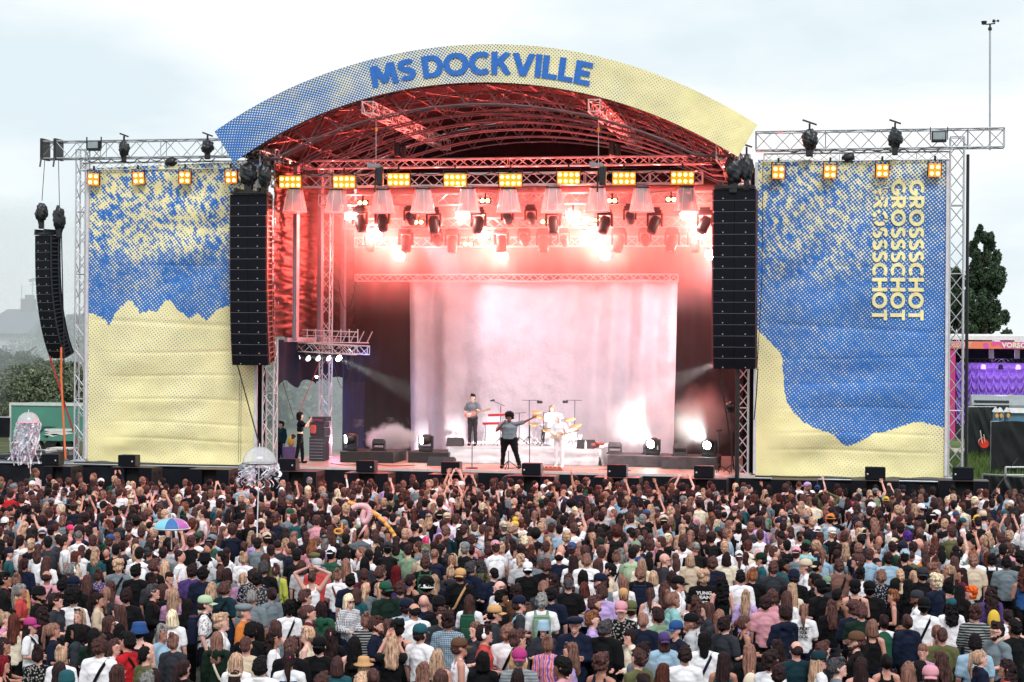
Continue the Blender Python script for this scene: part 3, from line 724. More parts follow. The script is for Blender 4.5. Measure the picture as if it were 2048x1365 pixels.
def banner(corners, tone, label, W_, H_, seed, group=None, lam=None, bot=None):
    tl, tr_, bl, br = corners
    ctr = (tl + tr_ + bl + br) / 4
    r_ = empty('printed_banner', (ctr.x, ctr.y, bl.z), label, 'banner', 'halftone banners on the stage wings')
    def fn(u, v):
        p = (tl.lerp(tr_, u)).lerp(bl.lerp(br, u), v)
        lo = max(0, (v - .72) / .28)
        hf = .05 * sin(46 * v + 2.5 * fbm(u * 2, v * 5, seed) + u * 2) * lo * (1 - abs(2 * u - 1) ** 3)
        edge = min(1, 8 * u, 8 * (1 - u), 14 * v + .2)
        return (p.x, p.y + (fold_field(u * W_, v * H_, seed) * 1.25 + hf) * edge, p.z - (.06 + .015 * sin(u * 31 + 2 * sin(u * 9))) * max(0, v - .97) * 33)
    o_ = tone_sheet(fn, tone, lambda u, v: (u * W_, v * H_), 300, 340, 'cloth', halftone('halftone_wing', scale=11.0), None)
    rel(o_, r_)
    return r_, o_
def tl_tone(u, v):
    jb = interp(u, jl) + .006 * fbm(u * 60, 0, 3)
    if v < jb:
        c = .6 * fbm(u * 4.2 + v * 3.2, v * 6.4 - u * 1.6, 5.3, 3) + 1.5 * fbm(u * 27 + v * 20, v * 52 - u * 30, 2.3, 3)
        amp = interp(v, [(0, .55), (.12, .55), (.25, .45), (.33, .2), (.40, .16), (.48, .1)])
        base = interp(v, [(0, .56), (.06, .64), (.15, .54), (.27, .46), (.33, .27), (.37, .18), (.42, .22), (.52, .13)])
        return base + amp * c + .12 * fbm(u * 24, v * 30, 2, 3)
    d = v - jb
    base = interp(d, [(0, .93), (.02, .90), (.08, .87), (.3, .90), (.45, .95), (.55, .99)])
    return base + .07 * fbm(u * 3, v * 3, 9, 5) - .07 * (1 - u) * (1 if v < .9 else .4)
YW = YS + .25
cl_ = [P(181, 337, YW), P(523, 322, YW), P(172, 918, YW), P(509, 931, YW)]
# keep both side edges upright
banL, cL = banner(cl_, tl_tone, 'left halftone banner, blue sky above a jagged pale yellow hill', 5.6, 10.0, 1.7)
rb = [(0, .505 + .03), (.14, .62), (.148, .68), (.155, .735), (.17, .77), (.20, .80), (.26, .835), (.33, .855), (.39, .865), (.42, .875), (.46, .9), (.49, .91), (.54, .90), (.60, .88), (.63, .868), (.70, .862), (.77, .845), (.84, .832), (.88, .83), (.94, .84), (1, .848)]
def tr_tone(u, v):
    # boundary measured as a curve in (u, v); the left flank is steep
    jb = interp(u + .004 * fbm(v * 60, 0, 1), rb) - .0 + .004 * fbm(u * 70, 0, 4)
    if v < jb:
        c = .55 * fbm(u * 4.0 + v * 2.8, v * 5.6 - u * 1.8, 11.3, 3) + 1.5 * fbm(u * 27 + v * 20, v * 52 - u * 30, 7.3, 3)
        amp = interp(v, [(0, .5), (.15, .42), (.32, .34), (.42, .12), (1, .08)]) * interp(u, [(0, 1), (.5, .8), (.8, .35), (1, .3)])
        base = interp(v, [(0, .58), (.04, .58), (.09, .38), (.25, .32), (.36, .26), (.42, .19), (.6, .16), (1, .13)]) * interp(u, [(0, 1.15), (.6, .95), (1, .85)])
        return base + amp * c + .08 * fbm(u * 24, v * 30, 6, 3)
    d = v - jb
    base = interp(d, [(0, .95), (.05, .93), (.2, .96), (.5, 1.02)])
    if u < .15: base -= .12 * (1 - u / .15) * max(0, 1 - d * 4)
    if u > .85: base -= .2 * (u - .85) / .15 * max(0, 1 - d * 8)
    return base + .03 * fbm(u * 3, v * 3, 9, 5)
cr_ = [P(1516, 320, YW), P(1893, 320, YW), P(1509, 948, YW), P(1889, 952, YW)]
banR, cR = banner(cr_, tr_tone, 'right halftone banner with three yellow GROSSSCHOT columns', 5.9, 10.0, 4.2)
yell = mat('yellow_ink', (0.93, 0.84, 0.43), .7)
# GROSSSCHOT, three columns turned a quarter clockwise, built flat and laid 1 cm in front of the cloth
def bfold(u, v):
    tl, tr_, bl, br = cr_
    p = (tl.lerp(tr_, u)).lerp(bl.lerp(br, u), v)
    edge = min(1, 8 * u, 8 * (1 - u), 14 * v + .2)
    return Vector((p.x, p.y + fold_field(u * 5.9, v * 10.0, 4.2) * 1.25 * edge, p.z))
def uvR(px, py): return ((px - 1515) / (1892 - 1515), (py - 321) / (950 - 321))
for ci, (pxa, pxb) in enumerate([(1747, 1777), (1783.5, 1812.5), (1819, 1849)]):
    def place(x, y):
        u_, v_ = uvR(lerp(pxa, pxb, y), lerp(362, 642, x)); q = bfold(u_, v_); q.y -= .035; return q
    R8 = random.Random(8)
    lettering('GROSSSCHOT', place, .22, yell, cR, .06, (lambda t: R8.random() < .6 * (1 - t / .45)) if ci == 0 else None)
# pale keder rails beside the banners
for (px0, py0, px1, py1, root_) in ((176, 330, 170, 918, banL), (513, 335, 512, 930, banL), (1894, 318, 1893, 952, banR), (1512, 325, 1508, 948, banR)):
    m_ = MB(); a = P(px0, py0, YW - .02); b = P((px0 + px1) / 2 , py1, YW - .02); a.x = (a.x + b.x) / 2; b.x = a.x
    m_.box(((a + b) / 2), (.09, .10, (a - b).length)); rel(m_.build('rail', mat('white_rail', (.66, .64, .68), .45), None), root_)

# ---------------------------------------------------------------- towers
def tower(px, pyb, pyt, Y, w, label, depth=None, m=alu, group='lattice towers of the stage', zb_=DECK, rr=.028, rd=.016):
    c = P(px, pyb, Y); zt_ = P(px, pyt, Y).z
    mb_ = MB(); truss(mb_, (c.x, Y, zb_), (c.x, Y, zt_), w, depth or w, w * 1.25, rr, rd, up=(0, 1, 0))
    mb_.box((c.x, Y, zb_ + .02), (w + .2, (depth or w) + .2, .04))
    o = mb_.build('lattice_tower', m); centre(o)
    return sset(o, label, 'tower', group)
tower(162, 918, 300, YW + .2, .34, 'outer lattice tower left of the left banner')
tower(1910, 950, 275, YW + .15, .42, 'outer lattice tower right of the right banner')
tower(539, 930, 300, YS + .5, .38, 'lattice tower behind the left main speaker array')
tower(650, 905, 330, 61.8, .36, 'inner lattice tower rising through the small lighting platform')
tower(1485, 945, 310, YS + .5, .34, 'lattice tower below the right main speaker array')
m_ = MB(); c = P(1474, 940, YS - .35); m_.tube((c.x, c.y, 0), (c.x, c.y, P(1474, 738, YS - .35).z), .07, 10); m_.box((c.x, c.y, .03), (.5, .5, .06))
o = m_.build('steel_pole', blackm); centre(o); sset(o, 'thick black pole in front of the tower under the right array', 'pole')
c = P(1932, 900, YW + .3); m_ = MB(); m_.tube((c.x, c.y, 0), (c.x, c.y, 11.9), .05, 8); m_.box((c.x, c.y, .03), (.4, .4, .06)); o = m_.build('steel_pole', blackm); centre(o); sset(o, 'slim dark pole on the right side of the right outer tower', 'pole')
# dark panels flanking the inner towers
for px, lab in ((519, 'black narrow drape between the left banner and its tower'), (1501, 'black narrow drape between the tower and the right banner')):
    a = P(px, 640, YS + .9); m_ = MB(); m_.grid(lambda u, v: (a.x - .22 + .44 * u, YS + .9 + .04 * sin(u * 20), lerp(DECK, 11.6, v)), 16, 4); o = m_.build('black_drape', blackcloth, smooth=True); centre(o); sset(o, lab, 'drape')

# ---------------------------------------------------------------- long trusses
def htruss(pxa, pxb, py, Y, w, h, label, pxm=None, bay=None, m=alu, cat='truss', r=.026, rd=.014, dz=0):
    pm = pxm or (pxa + pxb) / 2
    z = P(pm, py, Y).z; a = P(pxa, py, Y); b = P(pxb, py, Y)
    mb_ = MB(); truss(mb_, (a.x, Y, z), (b.x, Y, z + dz), w, h, bay, r, rd)
    o = mb_.build('box_truss', m); centre(o); sset(o, label, cat, 'horizontal trusses of the stage')
    return o, z
zW = P(1910, 280, YW + .2).z
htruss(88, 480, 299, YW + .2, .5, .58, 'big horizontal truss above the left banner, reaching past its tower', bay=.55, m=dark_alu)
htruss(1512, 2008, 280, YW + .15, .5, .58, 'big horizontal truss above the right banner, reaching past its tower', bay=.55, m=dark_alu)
htruss(163, 500, 332, YW + .05, .26, .26, 'thin truss carrying the left banner and its amber lamps', bay=.34, r=.02, rd=.01)
htruss(1528, 1900, 314, YW + .05, .26, .26, 'thin truss carrying the right banner and its amber lamps', bay=.34, r=.02, rd=.01)
YF = 57.9
_, zF = htruss(546, 1405, 359.5, YF, .36, .38, 'front lighting truss behind the eight-lamp blinders', bay=.42)
_, zU = htruss(610, 1422, 325, 59.6, .3, .27, 'upper truss above the front lighting truss', bay=.34)
YM, YK, YK2, YD_ = 60.6, 62.6, 64.6, 65.9
_, zM = htruss(640, 1436, 398, YM, .36, .38, 'middle lighting truss behind the dome covered lamps', bay=.42)
_, zK = htruss(690, 1440, 446, YK, .36, .36, 'rear lighting truss half lost in orange haze', bay=.42)
_, zK2 = htruss(712, 1440, 484, YK2, .34, .34, 'faint last lighting truss in the haze above the white cloth', bay=.42)
_, zD = htruss(712, 1356, 556, YD_, .26, .25, 'truss holding up the white backdrop cloth', bay=.3)

# ---------------------------------------------------------------- curtains and side wall
XL = P(560, 700, 57.6).x; XR = P(1492, 700, 57.6).x
def curtain(fn, nu, nv, name, m, label, cat='curtain'):
    m_ = MB(); m_.grid(fn, nu, nv); o = m_.build(name, m, smooth=True); centre(o); return sset(o, label, cat)
backm = mat('back_curtain_cloth', (0.006, 0.005, 0.007), .95, spec=.05, noise_amt=.3, nscale=1, bump=.3, bscale=6)
xb0 = P(696, 700, 67.0).x
curtain(lambda u, v: (lerp(xb0, XR + .6, u), 67.0 + .05 * sin(u * 120 + 2 * sin(u * 17)) + .03 * fbm(u * 20, v), lerp(DECK, 11.4, v)), 260, 8, 'back_curtain', backm, 'tall black curtain closing the back of the stage')
curtain(lambda u, v: (XR + .25 + .05 * sin(u * 40), lerp(58.2, 67.0, u), lerp(DECK, 11.6, v)), 80, 6, 'side_curtain', backm, 'black side curtain at the right end of the stage interior')
bluem = mat('blue_black_cloth', (0.020, 0.030, 0.085), .85, spec=.1, noise_amt=.3, nscale=1, bump=.3, bscale=6)
curtain(lambda u, v: (XL + .3 + .06 * sin(u * 34), lerp(64.0, 66.9, u), lerp(DECK, 5.6, v)), 60, 6, 'side_curtain', bluem, 'dark blue side curtain beside the inner lattice tower')
tarp = mat('red_tarp', (0.045, 0.012, 0.010), .6, spec=.25, noise_amt=.3, nscale=1.5)
tarp_fn = lambda u, v: (XL - .1 + .06 * fbm(u * 9, v * 46, 3, 4) + .022 * sin(v * 80 + 5 * sin(u * 9)), lerp(57.2, 66.8, u), lerp(6.1, 11.9, v))
curtain(tarp_fn, 60, 160, 'side_wall_tarp', tarp, 'creased red lit tarpaulin wall on the left side of the stage', 'tarpaulin')
post = mat('mauve_post', (.24, .20, .24), .5)
plab = ['pale flat mast nearest to the left main array', 'pale flat mast in front of the inner lattice tower', 'pale flat mast furthest back on the left side wall']
for i, Y in enumerate((58.6, 61.4, 64.3)):
    m_ = MB(); m_.bbox((XL + .22, Y, (6.0 + 11.9) / 2), (.14, .30, 5.9), .01); m_.box((XL + .22, Y, 8.0), (.02, .34, 3.0))
    m_.box((XL + .30, Y, 6.02), (.10, .5, .10)); o = m_.build('mast', post); centre(o); sset(o, plab[i], 'mast', 'flat masts of the left side wall')
m_ = MB(); m_.box((XL + .1, 62.5, 6.0), (.12, 9.2, .14)); o = m_.build('side_beam', post); centre(o); sset(o, 'pale horizontal beam below the red tarpaulin wall', 'beam')
# dark cloth above the opening
curtain(lambda u, v: (XL - .2 + .05 * sin(u * 22), lerp(57.9, 64.1, u), lerp(4.35 + .25 * abs(sin(u * 9)) + .15 * fbm(u * 5, 0), 6.0, v)), 60, 6, 'valance', mat('navy_cloth', (.008, .014, .03), .9, spec=.1), 'dark valance hanging above the left stage opening', 'valance')
curtain(lambda u, v: (lerp(XL - .3, XL + 1.2, u), 64.05 + .04 * sin(u * 30), lerp(4.55 + .1 * sin(u * 6), 6.2, v)), 30, 4, 'valance', mat('navy_cloth'), 'short dark valance behind the inner lattice tower', 'valance')

# white backdrop
white_cloth = mat('white_voile', (.60, .59, .64), .7, noise_amt=.08, nscale=1.5, bump=.9, bscale=11)
def backdrop(u, v):
    px = lerp(820, 1356, u); a = P(px, 556, 66.2)
    x = a.x + .12 * v * (1 - 2 * u)
    f = .21 * sin(u * 38 + 3 * sin(u * 7) + .5 * v) * (.35 + .65 * abs(sin(u * 5.2 + 1))) + .045 * sin(v * 26 + 6 * fbm(u * 2.5, v * 1.5, 2)) * (max(0, v - .35)) * (1 - .6 * abs(sin(u * 9)))
    f += .03 * fbm(u * 26, v * 9, 5, 3) + .05 * fbm(u * 5, v * 5, 1, 3)
    return (x, 66.15 - f, lerp(zD - .1 + .05 * sin(u * 24), DECK + .01, v))
m_ = MB(); m_.grid(backdrop, 300, 200); o = m_.build('white_backdrop', white_cloth, smooth=True); centre(o); sset(o, 'huge wrinkled white cloth hanging at the back of the stage', 'backdrop cloth')

# ---------------------------------------------------------------- small lighting platform at left
Yp = 60.2; zp = P(640, 694, Yp).z
a = P(577, 694, Yp); b = P(712, 694, Yp)
for Y, lab in ((Yp, 'front rail truss of the small lighting platform at left'), (Yp + 1.6, 'rear rail truss of the small lighting platform at left')):
    m_ = MB(); truss(m_, (a.x, Y, zp), (b.x, Y, zp - .12), .3, .30, .3, .022, .012); o = m_.build('box_truss', alu); centre(o); sset(o, lab, 'truss')
m_ = MB(); R = random.Random(3)
for k in range(9):
    x = lerp(a.x, b.x, k / 8)
    m_.tube((x, Yp, zp + .15), (x, Yp + 1.6, zp + .15), .02, 5)
    m_.tube((x, Yp + .2, zp + .15), (x, Yp + .2, zp + .62), .02, 5); m_.tube((x, Yp + 1.4, zp + .15), (x + .2, Yp + 1.4, zp + .55), .018, 5)
m_.tube((a.x, Yp + .2, zp + .60), (b.x, Yp + .2, zp + .52), .02, 5); m_.tube((a.x, Yp + .2, zp + .4), (b.x, Yp + .2, zp + .35), .015, 5)
o = m_.build('platform_frame', alu); centre(o); sset(o, 'tube frame with handrail on the small lighting platform', 'platform')
m_ = MB(); q = P(581, 655, Yp - .2); m_.sphere((q.x, q.y, q.z), (.16, .16, .2), 10, 8); m_.bbox((q.x, q.y, q.z - .42), (.34, .3, .45), .05); m_.sphere((q.x - .15, q.y, q.z - .7), (.2, .15, .25), 10, 8); m_.sphere((q.x + .15, q.y, q.z - .65), (.15, .15, .2), 10, 8)
o = m_.build('covered_hoist', plastic_bag, smooth=True); centre(o); sset(o, 'black wrapped hoist sitting on the lighting platform', 'hoist')
# box behind the truss: five small spots below
m_ = MB()
spot_lab = ['first', 'second', 'third', 'fourth', 'last']
for i, px in enumerate((593, 614, 634, 655, 675)):
    q = P(px, 715, Yp); r_ = empty('small_spotlight', (q.x, Yp, q.z - .15), 'white lit round spotlight under the lighting platform, %s from the left array' % spot_lab[i], 'spotlight', 'small spotlights under the lighting platform')
    rot = Matrix.Rotation(radians(55), 3, 'Y') @ Matrix.Rotation(radians(-20), 3, 'X')
    rot = Matrix.Rotation(radians(-35), 3, 'Z') @ Matrix.Rotation(radians(115), 3, 'Y')
    m_ = MB(); m_.lathe([(.07, -.22), (.11, -.18), (.125, .0), (.135, .1), (.12, .1), (.1, .05)], (0, 0, .15), 14, rot=rot); m_.build('housing', blackm, r_)
    m_ = MB(); m_.lathe([(.001, .07), (.112, .07), (.112, .085), (.001, .085)], (0, 0, .15), 14, rot=rot); m_.build('lens', cold_lamp if i == 4 else mat('lit_lens', (.9, .9, .9), .3, emit=(.9, .95, .95), es=1.5), r_)
    m_ = MB(); m_.tube((-.13, 0, .15), (-.13, 0, .42), .02, 5); m_.tube((.13, 0, .15), (.13, 0, .42), .02, 5); m_.tube((-.13, 0, .42), (.13, 0, .42), .02, 5); m_.build('bracket', blackm, r_)
# ================================================================ LAMPS
def light(name, kind, loc, energy, color=(1, 1, 1), rot=None, size=.25, spot=None, blend=.3, target=None, vis_size=None):
    d = bpy.data.lights.new(name, kind); d.energy = energy; d.color = color
    if kind in ('POINT', 'SPOT'): d.shadow_soft_size = size
    if kind == 'SPOT': d.spot_size = radians(spot); d.spot_blend = blend
    o = bpy.data.objects.new(name, d); COL.objects.link(o); o.location = loc
    if target is not None: o.rotation_euler = (Vector(target) - Vector(loc)).to_track_quat('-Z', 'Y').to_euler()
    return o
def blinder(cols, rows, w, h):
    root = empty('blinder_lamp', (0, 0, 0))
    m_ = MB(); m_.bbox((0, .10, 0), (w, .14, h), .015)
    for s in (-1, 1): m_.box((s * (w / 2 + .02), .08, .06), (.02, .06, h + .1))
    m_.box((0, .08, h / 2 + .11), (w + .06, .06, .02)); m_.box((0, .08, h / 2 + .18), (.06, .06, .14))
    m_.build('housing', blackm, root)
    pw, ph = w / cols, h / rows
    for i in range(cols):
        for j in range(rows):
            x = -w / 2 + pw * (i + .5); z = -h / 2 + ph * (j + .5); r = min(pw, ph) * .46
            m_ = MB(); m_.lathe([(r * .55, 0.0), (r, -.05), (r, -.06), (r * 1.0, .02)], (x, .03, z), 14, rot=Matrix.Rotation(pi / 2, 3, 'X'))
            m_.box((x, .032, z), (pw * .98, .012, ph * .98))
            lm = m_.build('reflector', orange_glow if cols == 2 else mat('amber_reflector', (.8, .3, .03), .5, emit=(1.0, .26, .015), es=.75), root)
            m_ = MB(); m_.sphere((x, .0, z), (r * .52, .035, r * .52), 12, 6); m_.build('bulb', amber_core, lm)
    return root
b4 = blinder(2, 2, .38, .40); b8 = blinder(4, 2, .74, .42)
nm4 = ['first amber four-lamp light above the left banner, nearest the outer tower', 'second amber four-lamp light above the left banner', 'third amber four-lamp light above the left banner', 'amber four-lamp light over the left banner beside the wrapped hoists',
       'first amber four-lamp light above the right banner, nearest the arch', 'second amber four-lamp light above the right banner', 'amber four-lamp light directly above the yellow vertical lettering', 'last amber four-lamp light beside the right outer tower']
first = True
for i, (px, py) in enumerate([(186, 359), (276.5, 357), (369, 356), (462, 355), (1557, 345), (1660.5, 344), (1765, 342), (1870, 341)]):
    o = b4 if i == 0 else copy_tree(b4)
    q = P(px, py, YW - .32); o.location = q; o.rotation_euler = (radians(6), radians([3, -3, 2, -2, 0, 1, 0, 1][i]), radians(10))
    sset(o, nm4[i], 'stage light', 'amber four-lamp lights above the banners')
ordn = ['first', 'second', 'third', 'fourth', 'fifth', 'sixth', 'seventh', 'last']
for i, (px, py) in enumerate([(580, 364.5), (688, 364.5), (797, 360), (910, 361), (1021, 361), (1137, 356.5), (1248, 357.5), (1365, 356.5)]):
    o = b8 if i == 0 else copy_tree(b8)
    o.location = P(px, py, YF - .36); o.rotation_euler = (radians(8), 0, radians(8))
    sset(o, '%s amber eight-lamp light from the left on the front lighting truss' % ordn[i], 'stage light', 'amber eight-lamp lights on the front truss')
# dome covered heads
clearp = bpy.data.materials.new('clear_rain_cover'); clearp.use_nodes = True
t = clearp.node_tree; b = t.nodes['Principled BSDF']; b.inputs['Base Color'].default_value = (.95, .86, .88, 1); b.inputs['Roughness'].default_value = .12
co = N(t, 'ShaderNodeTexCoord'); n = N(t, 'ShaderNodeTexNoise'); n.inputs['Scale'].default_value = 7; n.inputs['Detail'].default_value = 3; n.inputs['Distortion'].default_value = 1.5
mp_ = N(t, 'ShaderNodeMapping'); mp_.inputs['Scale'].default_value = (.8, .8, .35); t.links.new(co.outputs['Object'], mp_.inputs[0]); t.links.new(mp_.outputs[0], n.inputs['Vector'])
r = N(t, 'ShaderNodeMapRange'); r.inputs['From Min'].default_value = .4; r.inputs['From Max'].default_value = .65; r.inputs['To Min'].default_value = .25; r.inputs['To Max'].default_value = .62
b.inputs['Alpha'].default_value = 1.0
bp_ = N(t, 'ShaderNodeBump'); bp_.inputs['Strength'].default_value = .8; bp_.inputs['Distance'].default_value = .05; t.links.new(n.outputs['Fac'], bp_.inputs['Height']); t.links.new(bp_.outputs[0], b.inputs['Normal'])
tl_ = N(t, 'ShaderNodeBsdfTranslucent'); tl_.inputs[0].default_value = (1, .95, .95, 1); tp_ = N(t, 'ShaderNodeBsdfTransparent'); m1_ = N(t, 'ShaderNodeMixShader'); m1_.inputs[0].default_value = .3; m2_ = N(t, 'ShaderNodeMixShader'); m2_.inputs[0].default_value = .44
t.links.new(tl_.outputs[0], m1_.inputs[1]); t.links.new(b.outputs[0], m1_.inputs[2]); t.links.new(tp_.outputs[0], m2_.inputs[1]); t.links.new(m1_.outputs[0], m2_.inputs[2]); t.links.new(m2_.outputs[0], t.nodes['Material Output'].inputs['Surface'])
def moving_head(cover=False, pitch=25, yaw=0, m=None, lens=None, name='moving_head'):
    """origin at the hook; hangs down about 0.75 m"""
    m = m or blackm
    root = empty(name, (0, 0, 0))
    m_ = MB(); m_.bbox((0, 0, -.12), (.40, .26, .12), .02); m_.box((0, 0, -.02), (.30, .08, .08)); m_.build('base', m, root)
    m_ = MB()
    for s in (-1, 1): m_.bbox((s * .21, 0, -.36), (.06, .16, .40), .02)
    m_.bbox((0, 0, -.20), (.46, .16, .05), .015); m_.build('yoke', m, root)
    rot = Matrix.Rotation(radians(yaw), 3, 'Z') @ Matrix.Rotation(radians(pitch), 3, 'X')
    m_ = MB(); m_.lathe([(.05, .20), (.13, .17), (.165, .05), (.16, -.14), (.145, -.30), (.13, -.34), (.11, -.33)], (0, 0, -.44), 16, rot=rot); m_.build('head', m, root, smooth=True)
    m_ = MB(); m_.lathe([(.001, -.325), (.112, -.325), (.09, -.345), (.001, -.352)], (0, 0, -.44), 16, rot=rot); m_.build('lens', lens or lens_dark, root)
    if cover:
        m_ = MB(); m_.lathe([(.25, -.05), (.26, -.08), (.41, -.82), (.405, -.82), (.25, -.09)], (0, 0, 0), 20); m_.build('rain_cover', clearp, root, smooth=True)
        m_ = MB(); m_.path([(.41 * cos(a_), .41 * sin(a_), -.82) for a_ in [2 * pi * k / 24 for k in range(25)]], .012, 5)
        for k in range(7): a_ = k * .9 + .3; m_.tube((.26 * cos(a_), .26 * sin(a_), -.08), (.41 * cos(a_), .41 * sin(a_), -.82), .008, 4)
        m_.build('cover_seam', mat('pink_white_seam', (.9, .75, .76), .4), root)
        m_ = MB(); m_.lathe([(.001, -.03), (.27, -.03), (.27, -.075), (.001, -.075)], (0, 0, 0), 20); m_.build('cover_ring', blackm, root)
    return root
grey_head = mat('grey_head', (.30, .30, .38), .35)
dh = moving_head(True, 12, 0, grey_head, name='covered_moving_head')
domeord = ['first', 'second', 'third', 'fourth', 'fifth', 'sixth', 'seventh', 'eighth', 'ninth', 'last']
for i, (px, py) in enumerate([(590, 376), (674, 377), (765, 377), (846, 376), (936, 375), (1017, 375), (1107, 374), (1195, 373), (1284, 373), (1372, 372)]):
    o = dh if i == 0 else copy_tree(dh)
    o.location = P(px, py, YF - .1); o.rotation_euler = (radians([-2, 1, 2, -1, 0, 2, -2, 1, 0, 1][i]), 0, radians([0, 40, -20, 15, 60, -30, 25, -50, 10, 35][i]))
    sset(o, '%s lamp from the left under a clear plastic rain cover on the front truss' % domeord[i], 'moving head light', 'rain covered moving heads on the front truss')
# bare moving heads on the rear trusses
heads = [(765, 420, YM, 20, 30), (820, 419, YM, -25, 0), (868, 424, YM, 10, 20), (957, 424, YM, 15, -10), (1015, 418, YM, -30, 0), (1062, 418, YM, -25, 0), (1107, 424, YM, 15, 15), (1210, 424, YM, 25, -20), (1260, 417, YM, -30, 0), (1310, 424, YM, 30, -35), (1410, 424, YM, 30, -40),
         (720, 421, YM, 20, 45), (740, 462, YK, 20, 30), (812, 463, YK, 10, 20), (874, 463, YK, -25, 0), (905, 464, YK, 15, 0), (1003, 463, YK, 12, 5), (1048, 462, YK, -30, 0), (1088, 463, YK, 10, 0), (1128, 463, YK, -25, 0), (1238, 462, YK, 20, -20), (1290, 462, YK, -25, 0), (1345, 462, YK, 25, -30), (1390, 462, YK, 10, 10)]
protos = {}
mid_names = ['black moving head left of the first glow on the middle truss', 'short dark lamp with upward face on the middle truss', 'large black tapered lamp beside a small amber pair', 'red-brown tapered lamp right of the second upper glow', 'short dark lamp below the middle of the middle truss', 'second short dark lamp near the middle of the middle truss', 'pale lit tapered lamp left of the third upper glow', 'dark tapered lamp right of the third upper glow', 'short dark lamp on the right half of the middle truss', 'dark lamp tilted left near the right end of the middle truss', 'faint tilted lamp at the right end of the middle truss', 'faint lamp close to the first upper glow']
for i, (px, py, Y, pt, yw) in enumerate(heads):
    k = (pt, yw)
    if k not in protos: o = protos[k] = moving_head(False, -pt if pt > 0 else 60, yw)
    else: o = copy_tree(protos[k])
    o.location = P(px, py - 8, Y); o.rotation_euler = (0, 0, 0)
    s_ = 1.15 if pt > 0 else .95; o.scale = (s_, s_, s_)
    if Y == YM: lab, gr = mid_names[i], 'moving heads on the middle truss'
    else: lab, gr = ['hazy lamp at the left end of the rear truss', 'hazy tilted lamp right of the left lower glow', 'hazy squat lamp left of the white lamps on the rear truss', 'hazy round lamp above the gap between lower glows', 'orange tinted lamp just above the middle lower glow', 'faint squat lamp right of the middle lower glow', 'faint long lamp on the rear truss, middle', 'faint squat lamp left of the third middle glow', 'hazy tilted lamp right of the third lower glow', 'hazy squat lamp on the right of the rear truss', 'hazy lamp leaning left near the right rear truss end', 'last faint lamp on the rear truss'][i - 12], 'moving heads on the rear truss'
    sset(o, lab, 'moving head light', gr)
# white strobes
def strobe(round_=False):
    root = empty('strobe_lamp', (0, 0, 0))
    m_ = MB(); m_.bbox((0, .06, 0), (.52, .16, .34), .02); m_.box((0, .06, .25), (.08, .08, .18)); m_.build('housing', blackm, root)
    m_ = MB()
    if round_: m_.lathe([(.001, -.04), (.14, -.03), (.17, 0), (.17, .02)], (0, -.03, 0), 18, rot=Matrix.Rotation(pi / 2, 3, 'X'))
    else: m_.box((0, -.03, 0), (.44, .03, .25))
    m_.build('lamp', white_lamp, root)
    return root
s1, s2 = strobe(), strobe(True)
glows = [(703, 432, YM, 0), (925, 431, YM, 0), (1146, 431, YM, 0), (1376, 431, YM, 0),
         (754, 472, YK, 1), (967, 471, YK, 1), (1180, 470, YK, 1), (1400, 470, YK, 1),
         (800, 513, YK2, 1), (1004, 512, YK2, 1), (1211, 510, YK2, 1), (1424, 510, YK2, 1)]
rown = ['upper', 'middle', 'lowest']; gn = ['first', 'second', 'third', 'last']
used = set()
glow_pos = []
for i, (px, py, Y, k) in enumerate(glows):
    src = (s1, s2)[k]
    o = src if k not in used else copy_tree(src); used.add(k)
    o.location = P(px, py, Y); o.rotation_euler = (radians(8), 0, radians(10))
    glow_pos.append((Vector(o.location), i // 4))
    sset(o, '%s glaring white lamp from the left in the %s row over the stage' % (gn[i % 4], rown[i // 4]), 'strobe light', 'glaring white lamps in the orange haze')
# small amber pairs
pr = empty('amber_pair_lamp', (0, 0, 0))
m_ = MB(); m_.bbox((0, .07, 0), (.40, .12, .22), .02); m_.box((0, .07, .18), (.05, .05, .16)); m_.build('housing', blackm, pr)
for s in (-1, 1):
    m_ = MB(); m_.sphere((s * .095, 0, 0), (.068, .04, .068), 12, 6); m_.build('bulb', amber_core, pr)
pl = ['small amber pair at the left end of the middle truss', 'small amber pair between the fifth and sixth covered lamps', 'small amber pair right of the eighth covered lamp', 'small amber pair near the last covered lamp', 'small amber pair beside the large black tapered lamp', 'faint amber pair near the middle of the rear truss', 'faint amber pair on the right of the rear truss', 'low faint amber pair near the middle lower glow']
for i, (px, py, Y) in enumerate([(725, 406, YM), (970, 402, YM), (1224, 402, YM), (1342, 399, YM), (837, 445, YK), (1091, 444, YK), (1190, 440, YK), (936, 489, YK2)]):
    o = pr if i == 0 else copy_tree(pr)
    o.location = P(px, py, Y - .3); sset(o, pl[i], 'stage light', 'small amber lamp pairs')

